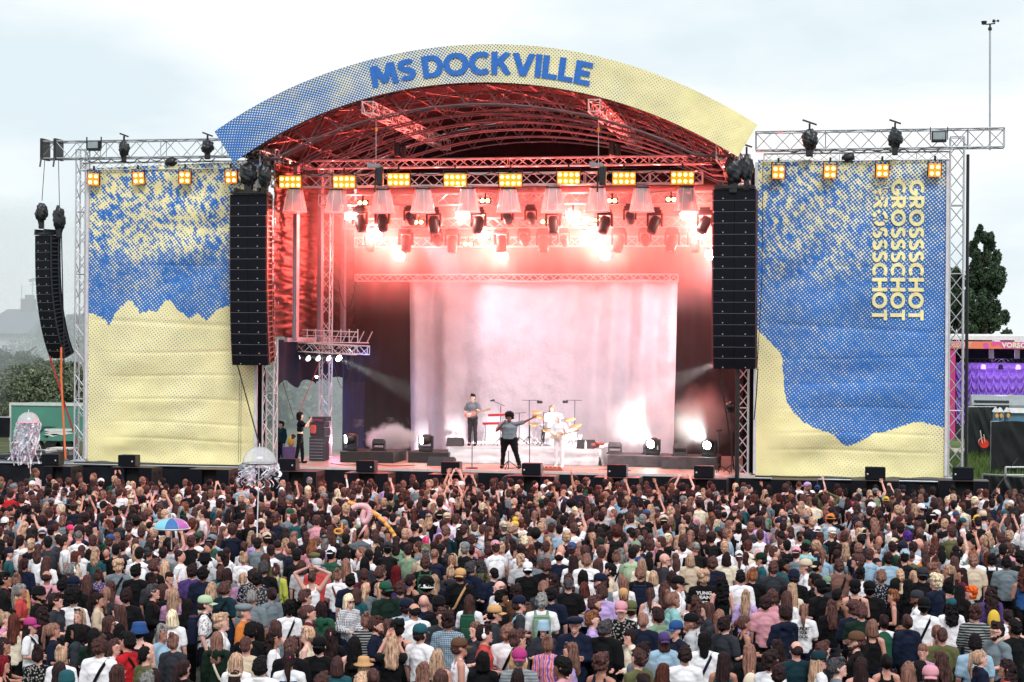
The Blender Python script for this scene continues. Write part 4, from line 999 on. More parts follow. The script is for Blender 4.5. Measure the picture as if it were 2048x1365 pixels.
# work lights, hoists, wrapped motors on the big trusses
def wrapped(px, py, Y, w, h, label, seed, name='wrapped_hoist', m=plastic_bag, hook=True, yaw=0):
    q = P(px, py, Y); R = random.Random(seed)
    bm = bmesh.new(); bmesh.ops.create_icosphere(bm, subdivisions=4, radius=1)
    for v in bm.verts:
        n_ = v.co.normalized(); f = 1 + .28 * fbm(n_.x * 1.5 + seed, n_.y * 1.5, n_.z * 1.6, 4) + .06 * sin(n_.z * 17 + 5 * n_.x)
        k = 1 - .30 * max(0, -n_.z) ** 1.0 + .06 * n_.z
        v.co = Vector((n_.x * f * w / 2 * k, n_.y * f * w / 2.3 * k, n_.z * h / 2 * f))
    me = bpy.data.meshes.new(name); bm.to_mesh(me); bm.free(); me.materials.append(m)
    me.polygons.foreach_set('use_smooth', [True] * len(me.polygons))
    r_ = empty(name, q, label, 'hoist', 'plastic wrapped hoists')
    o = bpy.data.objects.new('plastic_wrap', me); COL.objects.link(o); o.parent = r_
    m_ = MB(); m_.bbox((0, 0, -h * .50), (w * .42, w * .35, h * .38), .03); m_.build('motor', blackm, r_)
    if hook:
        m_ = MB(); m_.tube((0, 0, h * .3), (0.0, 0, h * .75), .035, 6); m_.box((.0, 0, h * .8), (w * .9, .06, .05), Matrix.Rotation(.35, 3, 'Y')); m_.build('clamp', blackm, r_)
    return r_
wrapped(248, 300, YW - .3, .36, .62, 'wrapped hoist hanging from the big left truss, left one', 1)
wrapped(415, 296, YW - .3, .42, .56, 'wrapped hoist on the big left truss beside the arch', 2)
wrapped(1619, 282, YW - .3, .52, .72, 'large wrapped hoist on the big right truss beside the arch', 3)
wrapped(1790, 280, YW - .3, .42, .70, 'wrapped hoist on the big right truss above the lettering', 4)
wrapped(83, 428, YW - .5, .40, .74, 'left of two wrapped hoists over the small hanging array', 5, hook=False)
wrapped(118, 440, YW - .5, .44, .90, 'right of two wrapped hoists over the small hanging array', 6, hook=False)
wrapped(497, 352, YS - .9, .60, .85, 'left wrapped hoist on top of the left main array', 7)
wrapped(530, 355, YS - .9, .45, .85, 'right wrapped hoist beside the left main array top', 8)
wrapped(1467, 345, YS - .9, .60, .95, 'left wrapped hoist above the right main array', 9)
wrapped(1493, 340, YS - .9, .40, .95, 'right wrapped hoist above the right main array', 10)
for px, py, lab in ((188, 292, 'floodlight on the big left truss beside the outer tower'), (1878, 274, 'floodlight on the big right truss beside the outer tower')):
    q = P(px, py, YW - .25); r_ = empty('floodlight', q, lab, 'floodlight', 'floodlights on the big trusses')
    m_ = MB(); m_.bbox((0, 0, 0), (.46, .2, .34), .03); m_.box((-.26, 0, .1), (.03, .05, .4)); m_.box((.26, 0, .1), (.03, .05, .4)); m_.build('housing', blackm, r_)
    m_ = MB(); m_.box((0, -.105, .02), (.36, .012, .22)); m_.build('glass', mat('flood_glass', (.28, .34, .36), .15), r_)
for px, py, lab in ((341, 325, 'black horn loudspeaker lying in the thin left truss'), (1696, 316, 'black horn loudspeaker lying in the thin right truss')):
    q = P(px, py, YW); m_ = MB(); m_.lathe([(.06, -.2), (.14, -.1), (.16, .12), (.1, .2)], q, 14, rot=Matrix.Rotation(radians(80), 3, 'Y')); o = m_.build('motor', blackm, smooth=True); centre(o); sset(o, lab, 'motor')
# chain hoists hanging inside the roof
for px, py0, py1, lab in ((752, 240, 330, 'chain hoist on a long chain from the left ridge truss'), (1197, 240, 328, 'chain hoist on a long chain from the right ridge truss')):
    Y = YA + .6; q0, q1 = P(px, py0, Y), P(px, py1, Y); r_ = empty('chain_hoist', q1, lab, 'chain hoist', 'chain hoists under the roof')
    m_ = MB(); m_.path([(0, 0, 0), (q0.x - q1.x, 0, q0.z - q1.z)], .012, 5); m_.build('chain', steel, r_)
    m_ = MB(); m_.bbox((-.05, 0, -.05), (.42, .2, .14), .03); m_.box((-.2, 0, -.0), (.16, .16, .14)); m_.build('motor', mat('hoist_body', (.2, .22, .25), .4), r_)
    m_ = MB(); m_.bbox((.14, 0, -.38), (.22, .2, .62), .05); m_.tube((-.0, 0, -.1), (-.03, 0, -.9), .03, 6); m_.build('chain_bag', blackm, r_)
    m_ = MB(); m_.sphere((0, 0, (q0.z - q1.z) * .78), (.05, .05, .08), 8, 6); m_.build('hook', mat('yellow_hook', (.7, .3, .05), .5), r_)
for i, (px, py, Y) in enumerate(((795, 300, 60.5), (1224, 297, 61))):
    q = P(px, py, Y); r_ = empty('chain_hoist', q, ['dark hoist hanging below the left ridge truss deeper in the roof', 'pair of dark hoists under the right ridge truss'][i], 'chain hoist', 'chain hoists under the roof')
    m_ = MB(); m_.bbox((0, 0, 0), (.2, .2, .5), .05); m_.tube((-.1, 0, .2), (-.1, 0, .9), .02, 5); m_.bbox((.22, 0, -.1), (.16, .2, .45), .05); m_.tube((.0, 0, -.2), (-.03, 0, -.6), .04, 6); m_.build('motor', blackm, r_)

# weather mast
q = P(1980, 262, YW + .1); z1 = P(1980, 62, YW + .1).z
r_ = empty('weather_mast', q, 'thin mast with wind meter standing on the right end of the truss', 'mast')
m_ = MB(); m_.tube((0, 0, -.6), (-.02, 0, z1 - q.z), .03, 8); m_.build('pole', dark_alu, r_)
m_ = MB(); h = z1 - q.z; m_.lathe([(.02, h), (.06, h + .02), (.06, h + .09), (.03, h + .12), (.03, h + .2)], (-.02, 0, 0), 10); m_.tube((-.15, 0, h + .2), (.12, 0, h + .22), .02, 6); m_.build('bracket', blackm, r_)
m_ = MB(); m_.lathe([(.07, h + .2), (.09, h + .3), (.0, h + .31)], (-.2, 0, 0), 10); m_.build('rain_gauge', blackm, r_)
m_ = MB()
for k in range(3): a = 2 * pi * k / 3; m_.sphere((.13 + .09 * cos(a), .09 * sin(a), h + .30), .04, 8, 5); m_.tube((.13, 0, h + .3), (.13 + .09 * cos(a), .09 * sin(a), h + .3), .012, 4)
m_.tube((.12, 0, h + .2), (.13, 0, h + .32), .015, 5); m_.build('wind_cup', blackm, r_)

# ================================================================ LOUDSPEAKERS
def line_array(px, pytop, Y, n, w, h, d, angles, yaw, label, rail_col, dot=True):
    q = P(px, pytop, Y)
    root = empty('line_array', q, label, 'loudspeaker array', 'hanging loudspeaker arrays'); root.rotation_euler = (0, 0, radians(yaw))
    y = z = 0.0
    m_ = MB(); m_.box((0, d * .35, .06), (w * .96, d * .9, .08)); m_.box((-w * .32, d * .3, .14), (.08, d, .12)); m_.box((w * .32, d * .3, .14), (.08, d, .12)); m_.build('fly_frame', blackm, root)
    seam = mat('array_seam', (.16, .17, .20), .4); dotm = mat('array_badge', (.5, .5, .45), .4)
    rm = mat('rig_' + label.split()[1], rail_col, .45, .2)
    for i in range(n):
        a = radians(angles[i]); rot = Matrix.Rotation(a, 3, 'X')      # positive tips the face down
        c = Vector((0, y, z)) + rot @ Vector((0, 0, -h / 2))
        m_ = MB()
        for s in (-1, 1): m_.bbox(c + rot @ Vector((s * w * .25, d / 2, 0)), (w * .495, d, h - .012), .012, rot)
        cab = m_.build('cabinet', grille, root)
        m_ = MB(); m_.box(c + rot @ Vector((0, d / 2 - .003, h / 2 - .004)), (w * .99, d, .009), rot); m_.build('seam', seam, cab)
        m_ = MB()
        for s in (-1, 1): m_.lathe([(.001, 0), (.020, 0), (.018, .006), (.001, .008)], c + rot @ Vector((s * w * .27, -.002, -h * .34)), 8, rot=rot @ Matrix.Rotation(pi / 2, 3, 'X'))
        m_.build('badge', dotm, cab)
        for s in (1, -1):
            m_ = MB(); xx = s * (w / 2 + .025)
            m_.box(c + rot @ Vector((xx, d * .12, 0)), (.035, .05, h * .96), rot); m_.box(c + rot @ Vector((xx, d * .75, 0)), (.035, .05, h * .96), rot)
            m_.box(c + rot @ Vector((xx, d * .43, -h * .42)), (.035, d * .6, .035), rot); m_.box(c + rot @ Vector((xx, d * .43, h * .1)), (.03, d * .6, .03), rot)
            m_.build('rigging', rm, cab)
        e_ = rot @ Vector((0, 0, -h)); y += e_.y; z += e_.z
    return root
# face tipping down at the bottom makes the column lean away towards the stage
aL = [0, 0, .3, .5, .8, 1, 1.4, 1.8, 2.3, 3, 4, 5, 6.5, 8, 9.5, 11]
la = line_array(496, 389, YS - .95, 16, 1.22, .352, .75, aL, 0, 'tall left main speaker array hanging beside the left banner', (.14, .06, .05))
ra = line_array(1469, 378, YS - .95, 16, 1.30, .352, .75, aL, 0, 'tall right main speaker array hanging beside the right banner', (.12, .06, .07))
aO = [0, .5, 1, 1.5, 2.5, 4, 5.5, 7, 9, 11, 13, 15.5, 18, 21, 25]
oa = line_array(84, 471, YW - .6, 15, .74, .285, .50, aO, -26, 'smaller outer speaker array hanging left of the left banner', (.03, .035, .045))
def strap(pts, w, m, name, label, cat='strap', r=None):
    m_ = MB(); m_.path(pts, w, 6); o = m_.build(name, m); centre(o); return sset(o, label, cat)
for (x0, y0, x1, y1, lab) in ((89.5, 320, 84, 402, 'left steel hoist wire above the small hanging array'), (117, 320, 119, 415, 'right steel hoist wire above the small hanging array')):
    strap([P(x0, y0, YW - .45), P(x1, y1, YW - .5)], .012, blackm, 'hoist_wire', lab, 'wire')
for (x, lab) in ((90.5, 'black sling at the far left end of the big truss'), (117, 'second black sling round the left end of the big truss')):
    q = P(x, 300, YW + .2); m_ = MB(); m_.box(q, (.09, .62, .72)); m_.tube(q - Vector((0, .3, .3)), q - Vector((0, .4, .62)), .03); o = m_.build('sling', blackm); centre(o); sset(o, lab, 'sling')
strap([P(123, 472, YW - .3), P(125, 560, YW - .3), P(128, 700, YW - .3), P(127, 918, YW - .3)], .02, blackm, 'black_cable', 'black cable running down beside the small hanging array', 'cable')
orm = mat('orange_webbing', (.75, .16, .04), .6); rdm = mat('red_webbing', (.45, .04, .04), .6)
strap([P(122.5, 695, YW - .7), P(122.5, 758, YW - .8), P(131, 919, YW - 1.0)], .035, orm, 'tie_down_strap', 'bright orange strap pulling down the small hanging array')
strap([P(99, 712, YW - .1), P(160, 905, YW + .4)], .03, rdm, 'tie_down_strap', 'dark red strap slanting from the small array to the tower')
strap([P(475, 731, YS - .2), P(520, 895, YS - .4)], .022, blackm, 'tie_down_strap', 'black strap slanting from the left main array to the tower foot')
for (x0, x1, lab) in ((479, 477, 'thin black cord hanging in front of the left banner'), (482.5, 481.5, 'second thin black cord beside the first on the left banner')):
    strap([P(x0, 760, YS - .2), P(x1, 925, YS - .2)], .007, blackm, 'thin_cord', lab, 'cord')
strap([P(1436, 738, YS - .3), P(1462, 880, YS - .3), P(1468, 940, YS - .2)], .022, blackm, 'tie_down_strap', 'black strap under the right main array, left of its tower')
strap([P(1442, 738, YS - .4), P(1458, 870, YS - .4)], .018, blackm, 'tie_down_strap', 'second black strap under the right main array')
strap([P(1516, 738, YS - .3), P(1512, 800, YS - .3), P(1508, 840, YS - .3)], .02, blackm, 'cable_bundle', 'black cable bundle down the right edge of the right array', 'cable')
strap([P(1526, 325, YS - .3), P(1524, 560, YS - .3), P(1514, 740, YS - .3)], .012, blackm, 'thin_cord', 'thin black cord over the left edge of the right banner', 'cord')
m_ = MB(); R = random.Random(2)
for k in range(60):
    q = P(lerp(541, 548, k / 60) + R.uniform(-2, 2), 392 + 325 * k / 60, YS - .35 + .35 * (k / 60) ** 3); m_.sphere(q, (.05, .05, .06), 6, 4)
o = m_.build('cable_bundle', mat('red_cable', (.14, .05, .05), .5)); centre(o); sset(o, 'knotted cable bundle down the right side of the left array', 'cable')

# subwoofers and front fills
seam_m = mat('cabinet_edge', (.10, .10, .12), .5)
def sub(px, pytop, wpx, label, fill=None, fill_lab=None):
    q = P(px, pytop, YS - 1.35); w = wpx / 62.0
    root = empty('subwoofer', (q.x, q.y, 0), label, 'subwoofer', 'subwoofers on the ground before the stage')
    z = q.z
    m_ = MB()
    for s in (-1, 1):
        m_.bbox((s * w * .34, .45, z / 2), (w * .32, .9, z), .015)
    m_.build('cabinet', grille, root)
    m_ = MB(); m_.box((0, .55, z / 2 - .01), (w * .36, .7, z - .02)); m_.build('port', mat('port_black', (.003, .003, .004), .9), root)
    m_ = MB(); m_.box((0, .45, z + .006), (w + .02, .92, .012)); m_.box((w / 2 + .006, .45, z / 2), (.012, .92, z)); m_.build('top_panel', mat('cabinet_side', (.05, .035, .035), .5), root)
    m_ = MB()
    for zz in (.35, .65, .9):
        for yy in (.2, .6): m_.bbox((w / 2 + .012, yy, z * zz), (.02, .12, .09), .01)
    m_.build('handle', blackm, root)
    if fill:
        fx, fy = fill; a = P(fx, fy, YS - 1.1)
        f = empty('front_fill_speaker', (a.x, a.y, z + .02), fill_lab, 'loudspeaker', 'small speakers standing on the subwoofers')
        m_ = MB(); m_.bbox((0, .2, .19), (.60, .42, .37), .02); m_.build('cabinet', grille, f)
        m_ = MB(); m_.box((.31, .2, .19), (.012, .40, .35)); m_.build('side_panel', mat('cabinet_side'), f)
        m_ = MB(); m_.lathe([(.001, 0), (.028, 0), (.001, .01)], (.20 if fx < 1000 else -.22, -.012, .17), 10, rot=Matrix.Rotation(pi / 2, 3, 'X')); m_.build('badge', mat('pale_badge', (.6, .58, .5), .4), f)
sub(75 + 40, 934, 60, 'subwoofer at the far left of the stage front, beside the jellyfish pole', (100, 925), 'small speaker on the far left subwoofer')
sub(263, 936, 88, 'subwoofer below the left banner', (253, 926), 'small speaker below the left banner')
sub(418, 940, 84, 'bare topped subwoofer at the right end of the left banner')
sub(592, 944, 84, 'subwoofer below the photographer, right of the clear umbrella', (573, 935), 'small speaker right of the clear umbrella')
sub(733, 947.5, 88, 'subwoofer in front of the left black riser', (730, 938), 'small speaker in front of the left black riser')
sub(900, 950.5, 88, 'subwoofer left of the singer', (900, 941), 'small speaker left of the singer')
sub(1064, 953.5, 88, 'subwoofer right of the singer below the white guitarist', (1062, 943.5), 'small speaker right of the singer')
sub(1233, 956.5, 88, 'subwoofer in front of the right grey riser', (1233, 946), 'small speaker in front of the right grey riser')
sub(1407, 959, 88, 'subwoofer in front of the rightmost riser', (1407, 947.5), 'small speaker in front of the rightmost riser')
sub(1588, 961, 86, 'bare topped subwoofer at the left of the right banner')
sub(1750, 962.5, 88, 'subwoofer below the right banner', (1750, 952), 'small speaker below the right banner')
sub(1928, 963, 90, 'subwoofer at the foot of the right outer tower', (1926, 953), 'small speaker at the foot of the right outer tower')
# black curved lids and cables on the stage front
for px, py, lab in ((1020, 948, 'black arched speaker cover at the stage edge near the singer'), (1355, 952, 'black arched speaker cover at the stage edge on the right')):
    q = P(px, py, YS - .5); m_ = MB(); m_.lathe([(.001, -.22), (.30, -.22), (.33, 0), (.30, .22), (.001, .22)], (q.x, q.y, q.z - .35), 18, rot=Matrix.Rotation(pi / 2, 3, 'X')); m_.box((q.x, q.y, (q.z - .4) / 2), (.5, .4, q.z - .4))
    o = m_.build('covered_monitor', blackp); centre(o); sset(o, lab, 'monitor speaker')

# ================================================================ STAGE GEAR
def riser(pxa, pxb, pyt, pyb, Y, label, m, d=1.8, grp='black risers on the stage'):
    a = P(pxa, pyb, Y); b = P(pxb, pyb, Y); zt_ = P((pxa + pxb) / 2, pyt, Y).z
    m_ = MB(); m_.bbox(((a.x + b.x) / 2, Y + d / 2, (zt_ + DECK) / 2 + .002), (b.x - a.x, d, zt_ - DECK), .015)
    o = m_.build('stage_riser', m); centre(o); sset(o, label, 'riser', grp); return zt_
rm_ = mat('riser_black', (.012, .012, .014), .5, noise_amt=.3); rg = mat('riser_grey', (.10, .085, .095), .6, noise_amt=.25)
r1 = riser(680, 787, 904, 925, 59.6, 'low black riser carrying two lamps near the photographer', rm_)
r2 = riser(816, 897, 905, 925, 60.1, 'low black riser at the left end of the white covered platform', rm_)
r3 = riser(1214, 1328, 912, 932, 60.2, 'low grey riser right of the white covered platform', rg)
r4 = riser(1323, 1434, 915, 936, 59.6, 'rightmost low grey riser with the bright burst on it', rg)
# white covered drum platform
Yr = 60.4
a = P(897, 930, Yr); b = P(1198, 936, Yr); zR = P(1040, 897, Yr).z
wc = mat('white_cover', (.62, .60, .62), .6, noise_amt=.06, bump=.4, bscale=5)
m_ = MB(); hw_ = (b.x - a.x) / 2
def cover(u, v):
    x = lerp(a.x, b.x, u); f = .05 * fbm(x * 1.2, v * 3, 4) + .06 * sin(x * 9) * (1 - v) * (1 if u > .85 else .25)
    return (x, Yr - .12 * (1 - v) + f, lerp(DECK + .01, zR, v))
m_.grid(cover, 120, 10); m_.grid(lambda u, v: (lerp(a.x, b.x, u), lerp(Yr, Yr + 4.2, v), zR + .012 * fbm(u * 9, v * 4)), 60, 16)
m_.grid(lambda u, v: (b.x + .10 * (1 - v) + .05 * sin(u * 30), lerp(Yr, Yr + 4.2, u), lerp(DECK + .01, zR, v)), 40, 6)
m_.grid(lambda u, v: (a.x - .10 * (1 - v) + .05 * sin(u * 30), lerp(Yr, Yr + 4.2, u), lerp(DECK + .01, zR, v)), 40, 6)
o = m_.build('drum_platform', wc, smooth=True); centre(o); sset(o, 'wide low platform covered in white cloth under the drums', 'platform')
def floor_head(px, py, Y, zb_, lit, yaw, pitch, label):
    q = P(px, py, Y)
    root = empty('floor_moving_head', (q.x, Y, zb_ + .002), label, 'moving head light', 'moving heads standing on the risers')
    m_ = MB(); m_.bbox((0, 0, .07), (.44, .34, .13), .03); m_.build('base', blackm, root)
    m_ = MB()
    for s in (-1, 1): m_.bbox((s * .22, 0, .33), (.07, .2, .44), .03)
    m_.bbox((0, 0, .16), (.48, .2, .07), .02); m_.build('yoke', blackm, root)
    rot = Matrix.Rotation(radians(yaw), 3, 'Z') @ Matrix.Rotation(radians(pitch), 3, 'X')
    m_ = MB(); m_.lathe([(.06, .22), (.15, .18), (.18, .02), (.17, -.16), (.155, -.18)], (0, 0, .42), 18, rot=rot); m_.build('head', blackm, root, smooth=True)
    m_ = MB(); m_.lathe([(.001, -.172), (.145, -.172), (.13, -.19), (.001, -.20)], (0, 0, .42), 18, rot=rot); m_.build('lens', cold_lamp if lit else lens_dark, root)
    return root
floor_head(701, 890, 60.0, r1, True, -58, -84, 'lit floor lamp throwing a white beam to the left near the photographer')
floor_head(852, 890, 60.4, r2, True, -50, -84, 'lit floor lamp beside the left edge of the white cloth')
floor_head(1306, 890, 60.6, r3, True, -22, -80, 'lit floor lamp with a wide white burst on the right riser')
floor_head(1418, 895, 60.0, r4, True, -18, -80, 'lit floor lamp with a white burst at the far right riser')
def wedge(px, Y, zb_, label, m=None, w=.34, h=.36, lit=False):
    q = P(px, 890, Y); root = empty('floor_lamp_box', (q.x, Y, zb_ + .002), label, 'floor lamp', 'unlit panel lamps on the risers')
    m_ = MB()
    for s in (-1, 1): m_.box((s * w / 2, 0, h * .45), (.035, .2, h * .9))
    m_.box((0, 0, .03), (w * 1.3, .3, .05)); m_.build('bracket', m or blackm, root)
    m_ = MB(); m_.bbox((0, 0, h * .78), (w, .2, h * .5), .03, Matrix.Rotation(radians(-20), 3, 'X')); m_.build('panel', m or blackm, root)
    m_ = MB(); m_.bbox((0, -.02, h * .22), (w * .85, .2, h * .18), .02); m_.build('lamp_bar', m or blackm, root)
wedge(758, 60.3, r1, 'unlit panel lamp in the smoke on the left black riser', w=.40, h=.38)
wedge(1230, 60.9, r3, 'unlit panel lamp on the left end of the right grey riser', rg, .42, .38)
wedge(1360, 60.3, r4, 'unlit panel lamp on the rightmost riser', rg, .42, .38)
wedge(1300, 61.2, r3, 'faint unlit panel lamp behind the right burst', rg, .42, .34)
def monitor(px, py, Y, zb_, label, w=.55):
    q = P(px, py, Y); m_ = MB()
    m_.sheet([(-w / 2, -.22, 0), (-w / 2, .22, 0), (-w / 2, .24, .22), (-w / 2, -.02, .30)], w, (1, 0, 0))
    o = m_.build('wedge_monitor', blackp); o.location = (q.x, Y, zb_ + .002); sset(o, label, 'monitor speaker', 'wedge monitors on the stage')
monitor(910, 893, 60.9, zR, 'black wedge monitor on the white platform left of the grey shirted guitarist')
monitor(1172, 898, 61.0, zR, 'black wedge monitor at the right end of the white platform', .6)
monitor(883, 918, 58.9, DECK, 'black flight case wedge at the left foot of the white platform', .9)
def stand(px, pyt, pyb, Y, zb_, label, round_base=True, boom=None, mic=True, name='microphone_stand', col=None):
    q = P(px, pyb, Y); zt_ = P(px, pyt, Y).z - zb_
    m = col or blackm
    root = empty(name, (q.x, Y, zb_), label, 'microphone stand', 'microphone stands on the stage')
    m_ = MB()
    if round_base: m_.lathe([(.001, 0), (.2, 0), (.2, .025), (.03, .04), (.001, .04)], (0, 0, .002), 18)
    else:
        for k in range(3): a_ = 2 * pi * k / 3 + .4; m_.tube((0, 0, .28), (.36 * cos(a_), .36 * sin(a_), .015), .014, 6)
    m_.build('base', m, root)
    m_ = MB(); m_.tube((0, 0, .02), (0, 0, zt_), .014, 8); m_.build('pole', m, root)
    if boom:
        dx0, dz0, dx1, dz1 = boom; m_ = MB(); m_.tube((dx0, -.03, zt_ + dz0), (dx1, -.03, zt_ + dz1), .011, 6); m_.build('boom', m, root)
        e_ = (dx0, -.03, zt_ + dz0) if abs(dx0) >= abs(dx1) - .001 and dx0 < 0 else (dx1, -.03, zt_ + dz1)
    else: e_ = (0, -.03, zt_)
    if mic: m_ = MB(); m_.tube((e_[0] - .06, e_[1], e_[2]), (e_[0] + .06, e_[1] - .06, e_[2] + .02), .028, 8); m_.sphere((e_[0] + .07, e_[1] - .06, e_[2] + .02), .035, 8, 6); m_.build('microphone', m, root)
    return root
stand(944, 838, 937, 57.9, DECK, 'tall straight microphone stand with a round base at the stage edge', mic=False)
stand(1059, 850, 936, 58.4, DECK, 'thin straight stand between the singer and the white guitarist', mic=False)
stand(1001, 811, 893, 62.0, zR, 'boom microphone stand above the red keyboards', False, (-.30, .16, .15, -.02))
st_ov = stand(1058, 801, 895, 63.2, zR, 'left overhead microphone stand over the drums', False, (-.26, .0, .36, 0), mic=False)
m_ = MB(); m_.bbox((.38, 0, P(1058, 801, 63.2).z - zR - .06), (.2, .1, .1), .03); m_.build('microphone', blackm, st_ov)
st_ov = stand(1149, 801, 895, 63.2, zR, 'right overhead microphone stand over the drums', False, (-.30, .0, .26, 0), mic=False)
m_ = MB(); m_.bbox((-.34, 0, P(1149, 801, 63.2).z - zR - .06), (.2, .1, .1), .03); m_.build('microphone', blackm, st_ov)
stand(1038, 827, 895, 62.2, zR, 'left cymbal height microphone stand', False, (-.15, 0, .25, .03), mic=False)
stand(1087, 826, 895, 62.2, zR, 'short microphone stand before the drums', False, (-.05, 0, .15, .0), mic=False)
stand(1017, 902, 938, 57.8, DECK, 'short drum stool stand between the singer legs', False, mic=False)
stand(1437, 862, 945, 58.3, DECK, 'slim stand in front of the far right burst', False, mic=True)
stand(1463, 838, 946, 58.1, DECK, 'dark stand with hanging strap beside the right tower', False, mic=False)
q = P(1462, 814, 57.8); r_ = empty('round_black_lamp', q, 'glossy black dome hanging by the right tower', 'lamp dome')
m_ = MB(); m_.sphere((0, 0, 0), (.17, .14, .17), 18, 12); m_.build('dome', mat('gloss_black', (.01, .01, .012), .12), r_, smooth=True)
m_ = MB(); m_.box((0, 0, -.17), (.3, .08, .04)); m_.tube((0, 0, -.17), (.02, 0, -.4), .02, 6); m_.tube((.02, 0, -.4), (.25, .3, -.5), .02, 6); m_.build('bracket', blackm, r_)
# keyboards
redm = mat('red_keyboard', (.55, .02, .04), .35)
def keyboard(px0, px1, py, Y, label, tilt=0, m=redm):
    a_ = P(px0, py, Y); b_ = P(px1, py, Y); w = b_.x - a_.x; root = empty('keyboard', ((a_.x + b_.x) / 2, Y, a_.z - .05), label, 'keyboard', 'red keyboards on the stage'); root.rotation_euler = (0, radians(tilt), 0)
    m_ = MB(); m_.bbox((0, 0, .04), (w, .36, .09), .02); m_.build('body', m, root)
    m_ = MB(); m_.box((0, .06, .088), (w * .8, .14, .01)); m_.build('panel', blackm, root)
    m_ = MB(); m_.box((0, -.10, .089), (w * .9, .14, .012)); m_.build('keys', mat('ivory_keys', (.75, .75, .72), .4), root)
    return root
keyboard(967, 1015, 846, 61.6, 'upper red keyboard on a tilted bracket beside the singer', -2)
keyboard(978, 1019, 829, 61.9, 'upper small red keyboard behind the singer', -3)
kb = P(990, 846, 61.6)
m_ = MB(); zz = kb.z - .08
for s in (-.35, .35):
    m_.tube((kb.x + s, 61.5, zz), (kb.x + s * 1.25, 61.3, zR), .018, 6); m_.tube((kb.x + s, 61.75, zz), (kb.x + s * 1.25, 61.95, zR), .018, 6)
m_.tube((kb.x - .4, 61.6, zz - .25), (kb.x + .4, 61.6, zz - .25), .015, 6); m_.tube((kb.x + .2, 61.85, zz), (kb.x + .25, 61.9, zz + .3), .02, 6)
o = m_.build('keyboard_stand', dark_alu); centre(o); sset(o, 'metal stand under the red keyboards', 'keyboard stand')
# drum kit
dk = P(1108, 885, 62.4)
kit = empty('drum_kit', (dk.x, 62.4, zR + .002), 'white drum kit with brass cymbals in front of the long haired drummer', 'drum kit')
shell = mat('white_shell', (.75, .72, .72), .3); brass = mat('brass', (.62, .40, .16), .35, .7); head_m = mat('drum_head', (.8, .78, .76), .4)
def drum(name, c, r, d, rot=None, lab=None):
    m_ = MB(); m_.lathe([(.001, -d / 2), (r, -d / 2), (r, d / 2), (.001, d / 2)], c, 26, rot=rot); p_ = m_.build(name, shell, kit)
    m_ = MB()
    for z_ in (-1, 1): m_.lathe([(r, z_ * d / 2 - .015), (r + .012, z_ * d / 2 - .015), (r + .012, z_ * d / 2 + .015), (r, z_ * d / 2 + .015)], c, 26, rot=rot, ring=True)
    m_.build('hoop', alu, p_)
rx = Matrix.Rotation(pi / 2, 3, 'X')
drum('bass_drum', (0, 0, .30), .29, .42, rx); drum('rack_tom', (-.2, .05, .78), .15, .2, Matrix.Rotation(radians(20), 3, 'X')); drum('floor_tom', (.55, .25, .42), .2, .4); drum('snare', (-.42, .4, .62), .18, .14)
def cym(px, py, Y, r, rz, tilt):
    q = P(px, py, Y) - kit.location; m_ = MB(); rot = Matrix.Rotation(radians(tilt), 3, 'Y') @ Matrix.Rotation(radians(14), 3, 'X')
    m_.lathe([(.001, .03), (.04, .025), (r, 0), (r, -.006), (.04, .015)], q, 22, rot=rot); p_ = m_.build('cymbal', brass, kit, smooth=True)
    m_ = MB(); m_.tube(q, (q.x + .03, q.y + .02, .3), .012, 6)
    for k in range(3): a_ = 2 * pi * k / 3 + px; m_.tube((q.x + .03, q.y + .02, .3), (q.x + .03 + .26 * cos(a_), q.y + .02 + .26 * sin(a_), .01), .011, 5)
    m_.build('cymbal_stand', alu, p_)
cym(1076, 833, 62.1, .22, 0, 8); cym(1139, 839, 62.3, .22, 0, -5); cym(1150, 853, 62.0, .26, 0, -14); cym(1068, 849, 62.0, .18, 0, 5); cym(1095, 862, 61.9, .19, 0, 10); cym(1073, 824, 62.8, .2, 0, 4)
R = random.Random(7)
for k in range(16):
    m_ = MB(); x = R.uniform(-.95, .9); m_.tube((x, R.uniform(-.1, .6), .02), (x + R.uniform(-.15, .15), R.uniform(0, .5), R.uniform(.3, .8)), .011, 5); m_.build('hardware_rod', alu, kit)
# photographer side: amplifier rack, bin with yellow thing, small table
q = P(644, 925, 60.0); x0_ = P(620, 920, 60).x; x1_ = P(650, 920, 60).x; zt_ = P(635, 834, 60).z
rk = empty('amplifier_rack', ((x0_ + x1_) / 2, 60.2, DECK + .002), 'tall stacked amplifier rack behind the photographer', 'rack')
h = zt_ - DECK; w = x1_ - x0_
m_ = MB()
for k, (z0_, z1_) in enumerate(((0, .55), (.56, .74), (.75, .88), (.89, 1.0))): m_.bbox((.02 * (k % 2), 0, h * (z0_ + z1_) / 2), (w * (1 if k < 3 else 1.15), .6, h * (z1_ - z0_) - .015), .012)
m_.build('case', mat('rack_black', (.03, .028, .04), .5), rk)
m_ = MB()
for k in range(7): m_.box((0, -.305, h * (.06 + .07 * k)), (w * .85, .012, .015))
m_.build('rack_rail', mat('grey_metal', (.3, .3, .36), .4), rk)
m_ = MB(); m_.bbox((-.12, -.33, h * .72), (.2, .06, .3), .04); m_.build('red_bag', mat('red_bag', (.6, .08, .06), .6), rk)
m_ = MB(); m_.box((.0, -.31, h * .93), (w * .8, .01, .05)); m_.build('display', mat('rack_display', (.1, .02, .05), .3, emit=(.5, .02, .1), es=.4), rk)
q = P(579, 918, 60.4); m_ = MB(); m_.box((q.x, 60.5, DECK + .23), (.42, .4, .44), taper=1.12); o = m_.build('purple_bin', mat('purple_plastic', (.12, .07, .2), .5)); centre(o); sset(o, 'purple plastic bin on the stage floor left of the photographer', 'bin')
